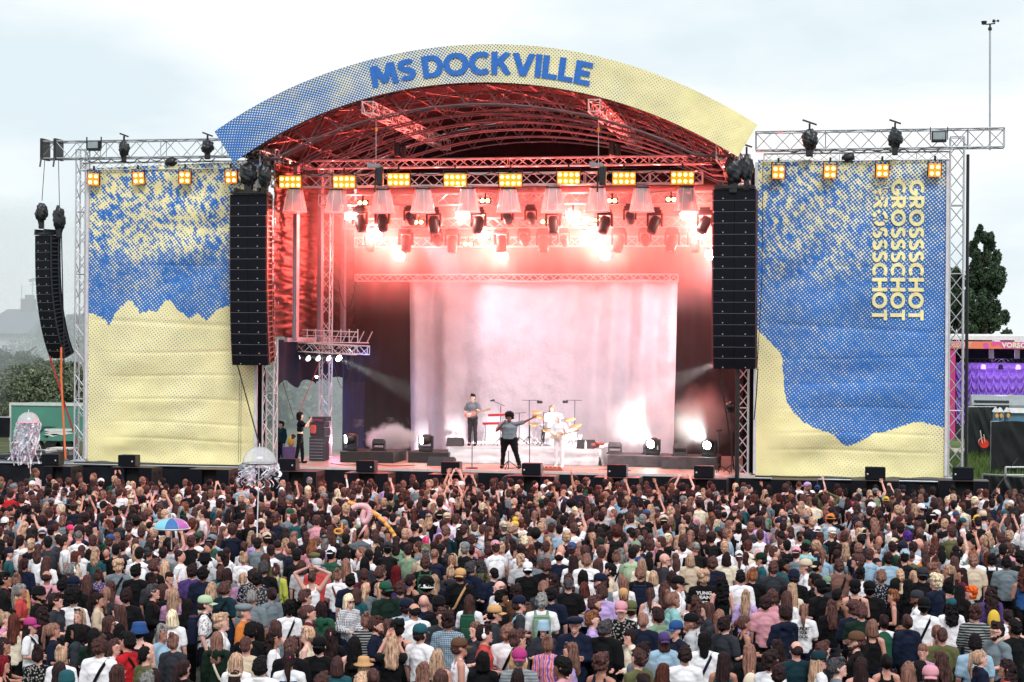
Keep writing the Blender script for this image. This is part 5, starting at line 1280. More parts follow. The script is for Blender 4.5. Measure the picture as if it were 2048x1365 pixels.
m_ = MB(); m_.sphere((q.x + .02, 60.5, DECK + .64), (.13, .1, .2), 12, 8); o = m_.build('yellow_bag', mat('mustard_bag', (.5, .30, .06), .6), smooth=True); centre(o); sset(o, 'mustard yellow bag on the purple bin', 'bag')
# cords in the left stage opening
for (x0, y0, x1, y1, m__, lab) in ((640, 722, 596, 830, rdm, 'thin red cord slanting up from the photographer head'), (553, 722, 588, 838, blackm, 'black cord slanting down to the photographer'), (640, 470, 625, 600, rdm, 'thin red cord hanging between the pale masts'), (596, 400, 570, 520, blackm, 'thin black cord across the pale mast')):
    strap([P(x0, y0, 59.2), P(x1, y1, 58.9)], .010, m__, 'thin_cord', lab, 'cord')
q = P(633, 754, 60); m_ = MB(); m_.sphere(q, .045, 10, 6); o = m_.build('work_lamp', mat('small_lamp', (1, .9, .7), .3, emit=(1.0, .9, .75), es=30)); centre(o); sset(o, 'small bright work lamp in front of the inner tower', 'lamp')
# loose cables hanging
for i, (x0, x1, y0, dy) in enumerate(((666, 706, 715, 62), (676, 712, 560, 60), (690, 704, 700, 40))):
    pts = [P(lerp(x0, x1, t_), y0 + dy * (1 - (2 * t_ - 1) ** 2) , 61.2) for t_ in [k / 12 for k in range(13)]]
    strap(pts, .011, blackm, 'hanging_cable', ['long black cable loop right of the inner tower', 'upper cable loop beside the small lighting platform', 'small cable loop under the platform end'][i], 'cable')
# small items on deck: pedal board, cables, bottle
m_ = MB(); q = P(1098, 940, 57.7); m_.bbox((q.x, 57.75, DECK + .04), (.9, .3, .06), .01)
for k in range(6): m_.bbox((q.x - .36 + .14 * k, 57.72, DECK + .10), (.1, .14, .05), .01)
o = m_.build('pedal_board', mat('pedal_orange', (.35, .12, .08), .5)); centre(o); sset(o, 'orange brown effects pedal board in front of the white guitarist', 'pedal board')
m_ = MB(); R = random.Random(12)
for k in range(10):
    x = R.uniform(-.4, .4); q = P(1195, 897, 61); m_.sphere((q.x + x * .5, 60.9 + R.random() * .3, zR + .08 + R.random() * .12), (.09, .07, .07), 8, 5)
o = m_.build('cable_heap', mat('red_cable2', (.4, .1, .08), .5)); centre(o); sset(o, 'heap of red and black cables on the right end of the white platform', 'cable heap')
m_ = MB(); q = P(1171, 893, 60.7); m_.lathe([(.001, 0), (.045, 0), (.045, .2), (.02, .25), (.02, .29), (.001, .29)], (q.x, 60.7, zR + .003), 12); o = m_.build('bottle', mat('clear_bottle', (.7, .75, .75), .1)); centre(o); sset(o, 'clear water bottle on the white platform', 'bottle')
for i, (xs, xe) in enumerate(((1195, 1260), (1100, 1000), (650, 820))):
    R = random.Random(30 + i); pts = []
    for k in range(14):
        q = P(lerp(xs, xe, k / 13), 935, 58.0); pts.append((q.x, 57.9 + .3 * sin(k * .9 + i) + .5, DECK + .012))
    strap(pts, .012, blackm, 'floor_cable', ['black cable winding over the floor before the right risers', 'black cable on the floor behind the singer', 'black cable along the floor before the left riser'][i], 'cable')

# drooping cables along the big trusses
R = random.Random(60)
for i, (xa, xb, py, lab) in enumerate(((170, 300, 319, 'black cable swags under the big left truss'), (300, 430, 317, 'second run of cable swags under the big left truss'), (1540, 1700, 299, 'black cable swags under the big right truss'), (1700, 1880, 298, 'second run of cable swags under the big right truss'), (560, 980, 346, 'black cable swags along the left half of the front truss'), (980, 1400, 343, 'black cable swags along the right half of the front truss'))):
    Yc = YW - .1 if i < 4 else YF - .22; n_ = 5 if i < 4 else 9; pts = []
    for k in range(n_):
        sag = R.uniform(4, 9)
        for q_ in range(7): t_ = q_ / 6; pts.append(P(lerp(xa, xb, (k + t_) / n_), py + sag * 4 * t_ * (1 - t_), Yc))
    strap(pts, .016, blackm, 'cable_swag', lab, 'cable')
# ================================================================ PEOPLE
def objcol_mat(name, rough, kind):
    m = bpy.data.materials.new(name); m.use_nodes = True; t = m.node_tree; b = t.nodes['Principled BSDF']; l = t.links.new
    b.inputs['Roughness'].default_value = rough
    oi = N(t, 'ShaderNodeObjectInfo'); co = N(t, 'ShaderNodeTexCoord')
    src = oi.outputs['Color']; vec = co.outputs['Object']
    mp = N(t, 'ShaderNodeMapping'); l(vec, mp.inputs[0])
    n = N(t, 'ShaderNodeTexNoise'); l(mp.outputs[0], n.inputs['Vector']); n.inputs['Detail'].default_value = 4
    lo, hi = .93, 1.06
    if kind == 'hair':
        mp.inputs['Scale'].default_value = (34, 34, 4); n.inputs['Scale'].default_value = 1.0; lo, hi = .3, 1.8; b.inputs['Specular IOR Level'].default_value = .18; b.inputs['Roughness'].default_value = .75
    elif kind == 'skin': n.inputs['Scale'].default_value = 9; lo, hi = .9, 1.08
    else: n.inputs['Scale'].default_value = 5; b.inputs['Specular IOR Level'].default_value = .2
    r = N(t, 'ShaderNodeMapRange'); r.inputs['From Min'].default_value = .3; r.inputs['From Max'].default_value = .7; r.inputs['To Min'].default_value = lo; r.inputs['To Max'].default_value = hi
    l(n.outputs['Fac'], r.inputs['Value'])
    m2 = N(t, 'ShaderNodeMixRGB', blend_type='MULTIPLY'); m2.inputs[0].default_value = 1; l(src, m2.inputs[1]); l(r.outputs[0], m2.inputs[2])
    out = m2.outputs[0]
    def mix2(fac, col2):
        nonlocal out
        k = N(t, 'ShaderNodeMixRGB'); l(fac, k.inputs[0]); l(out, k.inputs[1])
        if hasattr(col2, '__len__'): k.inputs[2].default_value = (*col2, 1)
        else: l(col2, k.inputs[2])
        out = k.outputs[0]
    if kind in ('striped', 'plaid'):
        sp = N(t, 'ShaderNodeSeparateXYZ'); l(vec, sp.inputs[0])
        for ax in ((2,) if kind == 'striped' else (2, 0)):
            mu = N(t, 'ShaderNodeMath', operation='MULTIPLY'); mu.inputs[1].default_value = 150 if kind == 'striped' else 230; l(sp.outputs[ax], mu.inputs[0])
            s = N(t, 'ShaderNodeMath', operation='SINE'); l(mu.outputs[0], s.inputs[0]); g_ = N(t, 'ShaderNodeMath', operation='GREATER_THAN'); g_.inputs[1].default_value = .1 if kind == 'striped' else .6; l(s.outputs[0], g_.inputs[0])
            mix2(g_.outputs[0], (.30, .31, .33) if kind == 'striped' else (.10, .11, .13))
    if kind == 'floral':
        v = N(t, 'ShaderNodeTexVoronoi'); v.inputs['Scale'].default_value = 26; l(vec, v.inputs['Vector'])
        g_ = N(t, 'ShaderNodeMath', operation='LESS_THAN'); g_.inputs[1].default_value = .38; l(v.outputs['Distance'], g_.inputs[0]); mix2(g_.outputs[0], (.32, .31, .30))
    if kind == 'tiedye':
        w = N(t, 'ShaderNodeTexWave'); w.inputs['Scale'].default_value = 4; w.inputs['Distortion'].default_value = 6; l(vec, w.inputs['Vector'])
        cr_ = N(t, 'ShaderNodeValToRGB'); cr_.color_ramp.elements[0].color = (.75, .12, .08, 1); cr_.color_ramp.elements[1].color = (.2, .08, .5, 1)
        e_ = cr_.color_ramp.elements.new(.4); e_.color = (.75, .45, .5, 1); l(w.outputs['Fac'], cr_.inputs[0]); out = cr_.outputs[0]
    l(out, b.inputs['Base Color'])
    if kind != 'skin':
        bp = N(t, 'ShaderNodeBump'); bp.inputs['Strength'].default_value = .6 if kind == 'hair' else .35; bp.inputs['Distance'].default_value = .012
        l(n.outputs['Fac'], bp.inputs['Height']); l(bp.outputs[0], b.inputs['Normal'])
    return m
PM = {k: objcol_mat('person_' + k, r, k) for k, r in (('skin', .5), ('hair', .5), ('fabric', .85), ('striped', .85), ('plaid', .85), ('floral', .85), ('tiedye', .85))}
facem = mat('face_dark', (.03, .018, .014), .5); lipm = mat('lips', (.30, .09, .07), .5); shoem = mat('shoe_black', (.015, .015, .015), .5)
glassm = mat('sunglass', (.008, .008, .01), .15)

def ico(sub=2):
    bm = bmesh.new(); bmesh.ops.create_icosphere(bm, subdivisions=sub, radius=1); bm.verts.index_update()
    v = np.array([x.co for x in bm.verts]); f = np.array([[q.index for q in p.verts] for p in bm.faces]); bm.free(); return v, f
ICO2 = ico(2); ICO1 = ico(1)
def chain(items, step=.42):
    """items: list of segments ((p, (rx,ry,rz)), (q, (rx,ry,rz))) -> list of ellipsoids"""
    out = []
    for (p, r), (q, s) in items:
        p = Vector(p); q = Vector(q); r = Vector(r if hasattr(r, '__len__') else (r, r, r)); s = Vector(s if hasattr(s, '__len__') else (s, s, s))
        L_ = (q - p).length; n = max(1, int(L_ / (min(min(r), min(s)) * step)) + 1)
        for i in range(n + 1): out.append((p.lerp(q, i / n), r.lerp(s, i / n)))
    return out
def blob_mesh(name, ells, voxel, smooth=4, disp=None):
    """one continuous surface around overlapping ellipsoids"""
    V, Fc = ICO2; vs = []; fs = []; k = 0
    for c, r in ells:
        vs.append(V * np.array(r) + np.array(c)); fs.append(Fc + k); k += len(V)
    me = bpy.data.meshes.new('tmp'); me.from_pydata(np.concatenate(vs).tolist(), [], np.concatenate(fs).tolist())
    o = bpy.data.objects.new('tmp', me); COL.objects.link(o)
    rm = o.modifiers.new('r', 'REMESH'); rm.mode = 'VOXEL'; rm.voxel_size = voxel
    if smooth: sm = o.modifiers.new('s', 'SMOOTH'); sm.factor = .6; sm.iterations = smooth
    dg = bpy.context.evaluated_depsgraph_get(); dg.update()
    out = bpy.data.meshes.new_from_object(o.evaluated_get(dg)); out.name = name
    bpy.data.objects.remove(o); bpy.data.meshes.remove(me)
    if disp:
        out.update()
        for v in out.vertices:
            n = v.normal; d = disp(v.co, n); v.co += n * d
    out.polygons.foreach_set('use_smooth', [True] * len(out.polygons))
    return out
def join_meshes(name, parts):
    """parts: (mesh, material list) -> one mesh with slots"""
    bm = bmesh.new(); mats = []
    for me, ms in parts:
        n0 = len(bm.faces); bm.from_mesh(me); bm.faces.ensure_lookup_table()
        base = len(mats)
        for f in bm.faces[n0:]: f.material_index += base; f.smooth = True
        mats += ms
    out = bpy.data.meshes.new(name); bm.to_mesh(out); bm.free(); out.materials.clear()
    for m in mats: out.materials.append(m)
    return out
def mb_mesh(m_, name='m'):
    me = bpy.data.meshes.new(name); me.from_pydata(m_.v, [], m_.f); me.update()
    bm = bmesh.new(); bm.from_mesh(me); bmesh.ops.recalc_face_normals(bm, faces=bm.faces); bm.to_mesh(me); bm.free()
    return me
def mir(p): return (-p[0], p[1], p[2])
BASEJ = dict(hip=(.09, 0, .93), knee=(.10, .01, .50), ankle=(.11, -.01, .09), sh=(.170, -.005, 1.392), el=(.225, -.02, 1.14), wr=(.235, .06, .90))
def J(**kw):
    """joints for both sides; keys like el_r / el_l override"""
    d = {}
    for k, v in BASEJ.items(): d[k + '_r'] = v; d[k + '_l'] = mir(v)
    for k, v in kw.items():
        if k[-2:] in ('_r', '_l'): d[k] = v
        elif k in BASEJ: d[k + '_r'] = v; d[k + '_l'] = mir(v)
        else: d[k] = v
    return d
POSES = {
    'relax': J(), 'fwd': J(el=(.235, -.01, 1.15), wr=(.13, .22, 1.12)), 'cross': J(el=(.225, .04, 1.15), wr=(-.04, .20, 1.17)),
    'up': J(el_r=(.27, .08, 1.63), wr_r=(.20, .12, 1.87)), 'phone': J(el=(.22, .20, 1.40), wr=(.07, .32, 1.66)),
    'hands_head': J(el=(.38, .03, 1.68), wr=(.09, -.05, 1.80)), 'both_up': J(el=(.28, .06, 1.64), wr=(.16, .12, 1.90)),
    'arm_out': J(el_r=(.38, .15, 1.38), wr_r=(.30, .38, 1.45)),
}
def hand_mesh(w, d, side, curl=.4):
    """palm, five fingers of different length and a side thumb, at wrist w pointing along d"""
    w = Vector(w); d = Vector(d).normalized()
    a = Vector((0, 1, 0)) if abs(d.y) < .8 else Vector((0, 0, 1))
    x = d.cross(a).normalized(); n = x.cross(d).normalized()      # x across the palm, n palm normal
    m_ = MB()
    m_.tube(w - d * .01, w + d * .085, .024, 8, .036)
    for i, (off, ln) in enumerate(((-.030, .068), (-.011, .080), (.010, .074), (.029, .056))):
        p = w + d * .078 + x * off; q = p + d * ln * .5 + n * (-curl * .02); r = q + (d * (1 - curl * .6) - n * curl * .9).normalized() * ln * .5
        m_.tube(p, q, .0105, 6, .0095); m_.tube(q, r, .0095, 6, .007)
    p = w + d * .03 - x * .028 * side * -1; q = p + (d * .55 + x * side * .8).normalized() * .04; r = q + (d * .9 + x * side * .25).normalized() * .032
    m_.tube(p, q, .013, 6, .011); m_.tube(q, r, .011, 6, .008)
    return mb_mesh(m_)
def body_ells(j, g=1.0, head=True):
    gx = g
    el = chain([(((0, 0, .95), (.155 * gx, .105 * g, .10)), ((0, 0, 1.10), (.135 * gx, .092 * g, .10))),
                (((0, 0, 1.10), (.135 * gx, .092 * g, .10)), ((0, 0, 1.27), (.146 * gx, .100 * g, .10))),
                (((0, 0, 1.27), (.146 * gx, .100 * g, .10)), ((0, -.01, 1.365), (.115 * gx, .078, .065))),
                (((0, -.012, 1.40), (.07, .062, .07)), ((0, .0, 1.53), (.054, .056, .06)))])
    for s in ('_r', '_l'):
        S = 1 if s == '_r' else -1
        sh, e, w = j['sh' + s], j['el' + s], j['wr' + s]
        el += chain([(((0.04 * S, -.012, 1.455), .038), (sh, .056)), ((sh, .056), (e, .042)), ((e, .041), (w, .028))])
        h, k, a = j['hip' + s], j['knee' + s], j['ankle' + s]
        el += chain([((h, .088 * g), (k, .056)), ((k, .056), (a, .040)), ((a, .042), ((a[0], a[1] + .13, .045), .038))])
    if head:
        el += [((0, -.012, 1.635), (.074, .094, .092)), ((0, .012, 1.60), (.067, .080, .095)), ((0, .030, 1.545), (.048, .058, .050)), ((0, .088, 1.588), (.013, .022, .020)), ((0, .088, 1.545), (.022, .012, .012)), ((0, .085, 1.518), (.022, .016, .016))]
        for S in (-1, 1): el += [((S * .078, -.005, 1.60), (.010, .020, .030)), ((S * .03, .080, 1.632), (.022, .012, .010))]
    el = [(Vector(c), Vector(r)) for c, r in el]
    return [(Vector((c.x * 1.06, c.y * 1.06, 1.55 + (c.z - 1.55) * 1.06)), r * 1.06) if c.z > 1.5 and abs(c.x) < .1 and c.y < .12 and i > len(el) - 11 else (c, r) for i, (c, r) in enumerate(el)]
_T = {}
def body_mesh(pose, g=1.0, voxel=.0145, j=None, curl=.4):
    key = ('body', pose, g)
    if key in _T: return _T[key]
    j = j or POSES[pose]
    me = blob_mesh('body', body_ells(j, g), voxel, 3)
    parts = [(me, [PM['skin']])]
    for s, S in (('_r', 1), ('_l', -1)):
        e, w = Vector(j['el' + s]), Vector(j['wr' + s])
        parts.append((hand_mesh(w, w - e, S, curl), [PM['skin']]))
    m_ = MB()
    for S in (-1, 1):
        m_.sphere((S * .030, .0885, 1.613), (.0125, .006, .006), 8, 5); m_.box((S * .031, .091, 1.634), (.034, .008, .006))
    fm_ = mb_mesh(m_); scale_head(fm_); parts.append((fm_, [facem]))
    m_ = MB(); m_.sphere((0, .101, 1.546), (.024, .006, .0075), 8, 5); fm_ = mb_mesh(m_); scale_head(fm_); parts.append((fm_, [lipm]))
    out = join_meshes('body', parts); _T[key] = out
    return out
def fold(co, n):
    return .012 * fbm(co.x * 8 + co.z * 5, co.y * 8, co.z * 11, 3) 
def top_mesh(kind, pose, g=1.0, j=None, pat='fabric'):
    key = ('top', kind, pose, g, pat)
    if key in _T: return _T[key]
    if ('top', kind, pose, g) in _T:
        me = _T[('top', kind, pose, g)].copy(); me.materials.clear(); me.materials.append(PM[pat]); _T[key] = me; return me
    j = j or POSES[pose]; f = .023 if kind != 'jacket' else .036
    z0 = .93 if kind != 'crop' else 1.14
    el = chain([(((0, 0, z0), (.155 * g + f, .103 * g + f, .05)), ((0, 0, 1.12), (.142 * g + f, .094 * g + f, .09))),
                (((0, 0, 1.12), (.142 * g + f, .094 * g + f, .09)), ((0, 0, 1.29), (.157 * g + f, .106 * g + f, .10))),
                (((0, 0, 1.29), (.157 * g + f, .106 * g + f, .10)), ((0, -.01, 1.36), (.112 * g + f, .082 + f, .062)))])
    if kind == 'tank':
        el = el[:-2]
        for S in (-1, 1): el += chain([(((.085 * S, -.085, 1.36), .022), ((.085 * S, -.01, 1.475), .022)), (((.085 * S, -.01, 1.475), .022), ((.085 * S, .085, 1.36), .022))])
    else:
        el += chain([(((0, -.012, 1.40), (.09, .07, .05)), ((0, -.01, 1.455), (.068, .064, .03)))])
        for s, S in (('_r', 1), ('_l', -1)):
            sh, e, w = Vector(j['sh' + s]), Vector(j['el' + s]), Vector(j['wr' + s])
            el += chain([(((.045 * S, -.012, 1.447), .036 + f * .8), (sh, .055 + f))])
            if kind in ('long', 'jacket', 'hoodie'):
                el += chain([((sh, .056 + f), (e, .046 + f)), ((e, .046 + f), (w - (w - e) * .06, .032 + f * .8))])
            else: el += chain([((sh, .056 + f), (sh.lerp(e, .74), .050 + f))])
    if kind == 'hoodie':
        el += chain([(((-.09, -.09, 1.44), (.05, .05, .06)), ((.09, -.09, 1.44), (.05, .05, .06))), (((0, -.11, 1.43), (.08, .06, .08)), ((0, -.12, 1.36), (.05, .04, .06)))])
    if kind == 'jacket': el += chain([(((-.06, -.06, 1.48), .03), ((.06, -.06, 1.48), .03))])
    el = [(Vector(c), Vector(r) if hasattr(r, '__len__') else Vector((r, r, r))) for c, r in el]
    me = blob_mesh('top', el, .0165, 3, fold); me.materials.append(PM[pat]); _T[key] = me; _T[('top', kind, pose, g)] = me
    return me
def pants_mesh(pose='relax', g=1.0, j=None, short=False):
    key = ('pants', pose if j else 'std', g, short)
    if key in _T: return _T[key]
    j = j or POSES['relax']; el = chain([(((0, 0, .99), (.155 * g, .11 * g, .05)), ((0, 0, .92), (.165 * g, .122 * g, .09)))])
    for s in ('_r', '_l'):
        h, k, a = j['hip' + s], j['knee' + s], j['ankle' + s]
        el += chain([((h, .102 * g), (k, .075))])
        if not short: el += chain([((k, .075), (a, .062))])
    el = [(Vector(c), Vector(r) if hasattr(r, '__len__') else Vector((r, r, r))) for c, r in el]
    me = blob_mesh('trousers', el, .022, 3, fold); me.materials.append(PM['fabric'])
    m_ = MB()
    for s in ('_r', '_l'):
        a = j['ankle' + s]; m_.sphere((a[0], a[1] + .06, .045), (.05, .13, .05), 10, 6)
    out = join_meshes('trousers', [(me, [PM['fabric']]), (mb_mesh(m_), [shoem])]); _T[key] = out
    return out
HV = [0.0]
def strands(a1, a2, f=28):
    return lambda co, n: a1 * fbm(co.x * f + HV[0], co.y * f, co.z * f * .22, 3) + a2 * fbm(co.x * f * 2.6, co.y * f * 2.6 + HV[0], co.z * f * .6 + 5, 2) + .011 * noise.noise(Vector((co.x * 13 + HV[0], co.y * 13, co.z * 9)))
def curls(a, f=26):
    return lambda co, n: .012 * noise.noise(Vector((co.x * 13, co.y * 13 + HV[0], co.z * 11))) + a * noise.noise(Vector((co.x * f + HV[0], co.y * f, co.z * f))) + a * .5 * noise.noise(Vector((co.x * f * 2.2, co.y * f * 2.2, co.z * f * 2.2)))
def hair_mesh(style, var=0):
    key = ('hair', style, var); HV[0] = var * 17.3
    if key in _T: return _T[key]
    cap = [((0, -.030, 1.652), (.086, .092, .092)), ((0, .004, 1.668), (.076, .086, .072)), ((0, -.060, 1.60), (.078, .058, .080))]
    side = [((S * .062, -.03, 1.61), (.026, .055, .065)) for S in (-1, 1)]
    d = strands(.007, .004)
    if style == 'short': el = cap + side + [((0, .055, 1.712), (.055, .035, .022)), ((.02, .03, 1.728), (.05, .05, .02))]; d = curls(.017, 34)
    elif style == 'buzz': el = [((0, -.022, 1.648), (.080, .094, .088)), ((0, -.055, 1.60), (.072, .055, .07))]; d = curls(.003, 60)
    elif style == 'balding': el = [((0, -.050, 1.610), (.080, .072, .058)), ((-.05, -.01, 1.625), (.032, .06, .045)), ((.05, -.01, 1.625), (.032, .06, .045)), ((0, -.085, 1.63), (.06, .03, .055))]; d = curls(.005, 50)
    elif style == 'curly': el = cap + side + [((0, .02, 1.725), (.075, .075, .035)), ((0, -.04, 1.68), (.098, .098, .08))]; d = curls(.026, 22)
    elif style == 'afro': el = [((0, -.02, 1.70), (.135, .125, .115)), ((0, -.05, 1.63), (.125, .10, .10))]; d = curls(.022, 26)
    elif style in ('long', 'wavy', 'curlylong'):
        w = 1.0 if style == 'long' else 1.12 if style == 'wavy' else 1.25
        el = cap + side + chain([(((0, -.062, 1.62), (.088 * w, .062, .08)), ((0, -.092, 1.46), (.104 * w, .046, .08))), (((0, -.092, 1.46), (.104 * w, .046, .08)), ((0, -.118, 1.33), (.092 * w, .034, .06)))], .6)
        for S in (-1, 1): el += chain([(((S * .070, -.02, 1.63), (.026, .05, .05)), ((S * .080 * w, -.035, 1.44), (.028, .045, .06)))], .6)
        d = strands(.018, .010, 20) if style == 'long' else strands(.030, .018, 15) if style == 'wavy' else curls(.040, 18)
    elif style == 'bob':
        el = cap + side + chain([(((0, -.06, 1.62), (.092, .066, .08)), ((0, -.062, 1.50), (.094, .062, .045)))], .6)
        for S in (-1, 1): el += chain([(((S * .072, -.01, 1.63), (.026, .055, .05)), ((S * .084, -.01, 1.50), (.024, .05, .035)))], .6)
        d = strands(.012, .006, 24)
    elif style in ('bun', 'lowbun', 'mullet', 'ponytail', 'halfup'):
        el = cap + side
        if style == 'bun': el += [((0, -.085, 1.735), (.048, .048, .044)), ((0.01, -.07, 1.70), (.05, .05, .04))]; d = strands(.010, .006)
        if style == 'lowbun': el += [((0, -.132, 1.63), (.046, .040, .046))]
        if style == 'mullet': el += chain([(((0, -.075, 1.58), (.07, .045, .06)), ((0, -.085, 1.46), (.06, .035, .05)))], .6); d = strands(.016, .008, 20)
        if style == 'ponytail': el += [((0, -.115, 1.675), (.028, .03, .028))] + chain([(((0, -.13, 1.67), (.034, .032, .04)), ((0, -.150, 1.52), (.042, .034, .05))), (((0, -.150, 1.52), (.042, .034, .05)), ((.01, -.138, 1.36), (.022, .018, .04)))], .5); d = strands(.010, .006)
        if style == 'halfup':
            el += [((0, -.10, 1.70), (.036, .036, .032))] + chain([(((0, -.062, 1.62), (.096, .062, .08)), ((0, -.10, 1.45), (.105, .05, .09))), (((0, -.10, 1.45), (.105, .05, .09)), ((0, -.118, 1.30), (.085, .04, .06)))], .6); d = strands(.028, .016, 17)
    elif style == 'braids':
        el = cap + side
        for S in (-1, 1):
            for k in range(8): el.append(((S * (.07 + .012 * (k % 2)), -.07 - .01 * k * .6, 1.57 - .035 * k), (.022, .02, .022)))
        d = strands(.006, .004)
    else: raise KeyError(style)
    el = [(Vector(c), Vector(r)) for c, r in el]
    me = blob_mesh('hair', el, .0115, 2, d); scale_head(me); me.materials.append(PM['hair']); _T[key] = me
    return me
def scale_head(me, s=1.06):
    for v in me.vertices: v.co = Vector((v.co.x * s, v.co.y * s, 1.55 + (v.co.z - 1.55) * s))
def hat_mesh(kind):
    key = ('hat', kind)
    if key in _T: return _T[key]
    m_ = MB(); c = (0, -.008, 1.648)
    dome = [(.094, -.01), (.0945, .02), (.089, .055), (.073, .082), (.045, .098), (.012, .104), (.001, .105)]
    if kind in ('cap', 'cap_back'):
        m_.lathe(dome, c, 24, 1.0, 1.16)
        S = 1 if kind == 'cap' else -1
        def brim(u, v):
            a = lerp(-.98, .98, u); r0 = .085; x = sin(a) * .082
            y = cos(a) * .100 + v * .085 * cos(a * .9) ** .8
            return (x * (1 + .03 * v), S * y - .008, 1.643 - .018 * v - .020 * (abs(sin(a)) ** 2))
        m_.grid(brim, 12, 4)
        n0 = len(m_.v) - 13 * 5; m_.grid(lambda u, v: tuple(Vector(brim(u, v)) - Vector((0, 0, .006))), 12, 4)
        m_.sphere((0, -.008, 1.754), (.010, .010, .006), 8, 4)
        if kind == 'cap_back': m_.lathe([(.030, 0), (.034, .0), (.034, .004), (.030, .004)], (0, .098, 1.668), 12, rot=Matrix.Rotation(pi / 2, 3, 'X'))
    elif kind == 'bucket': m_.lathe([(.132, -.050), (.134, -.046), (.101, .010), (.093, .06), (.086, .088), (.05, .094), (.001, .095)], c, 26, 1, 1.14); m_.lathe([(.128, -.052), (.096, .004)], c, 26, 1, 1.14)
    elif kind == 'beanie': m_.lathe([(.094, -.03), (.099, -.02), (.099, .015), (.094, .02), (.092, .055), (.075, .088), (.04, .108), (.001, .112)], c, 24, 1, 1.15)
    elif kind == 'straw': m_.lathe([(.158, -.012), (.160, -.008), (.10, .006), (.092, .05), (.086, .09), (.06, .10), (.001, .098)], c, 28, 1, 1.12)
    elif kind == 'flatcap': m_.lathe([(.092, -.005), (.115, .03), (.105, .06), (.06, .078), (.001, .082)], c, 24, 1, 1.15); m_.lathe([(.05, 0), (.001, .004)], (0, .095, 1.648), 14, 1.3, 1)
    elif kind == 'beret': m_.lathe([(.088, .0), (.120, .03), (.125, .055), (.09, .078), (.001, .088)], (0.012, -.02, 1.655), 24, 1, 1.1)
    elif kind == 'headband': m_.lathe([(.088, .015), (.095, .015), (.092, .04), (.085, .04)], c, 24, 1, 1.16)
    elif kind == 'scarf': m_.lathe([(.090, -.03), (.098, -.02), (.094, .05), (.076, .085), (.04, .104), (.001, .108)], c, 24, 1, 1.15); m_.sphere((0, -.10, 1.60), (.06, .04, .05), 10, 6)
    elif kind == 'duck':
        m_.sphere((0, -.005, 1.71), (.11, .115, .105), 16, 10); m_.sphere((0, .03, 1.80), (.07, .07, .06), 14, 8); m_.sphere((0, -.12, 1.64), (.08, .05, .08), 10, 6)
    me = mb_mesh(m_, 'hat'); scale_head(me); me.polygons.foreach_set('use_smooth', [True] * len(me.polygons)); me.materials.append(PM['fabric']); _T[key] = me
    return me
def strap_pts(side=1, g=1.0, f=.034):
    pts = []
    for k in range(25):
        a = 2 * pi * k / 24
        # a loop over one shoulder and under the opposite arm, tilted plane round the chest
        t = cos(a)
        z = 1.20 + .27 * t; x = side * .125 * t; y = sin(a) * (.108 * g + f + .012 - .02 * max(0, t))
        if t > .75: y *= lerp(1, .62, (t - .75) * 4)
        pts.append(Vector((x - side * (.03 if t < -.6 else 0), y, z)))
    return pts
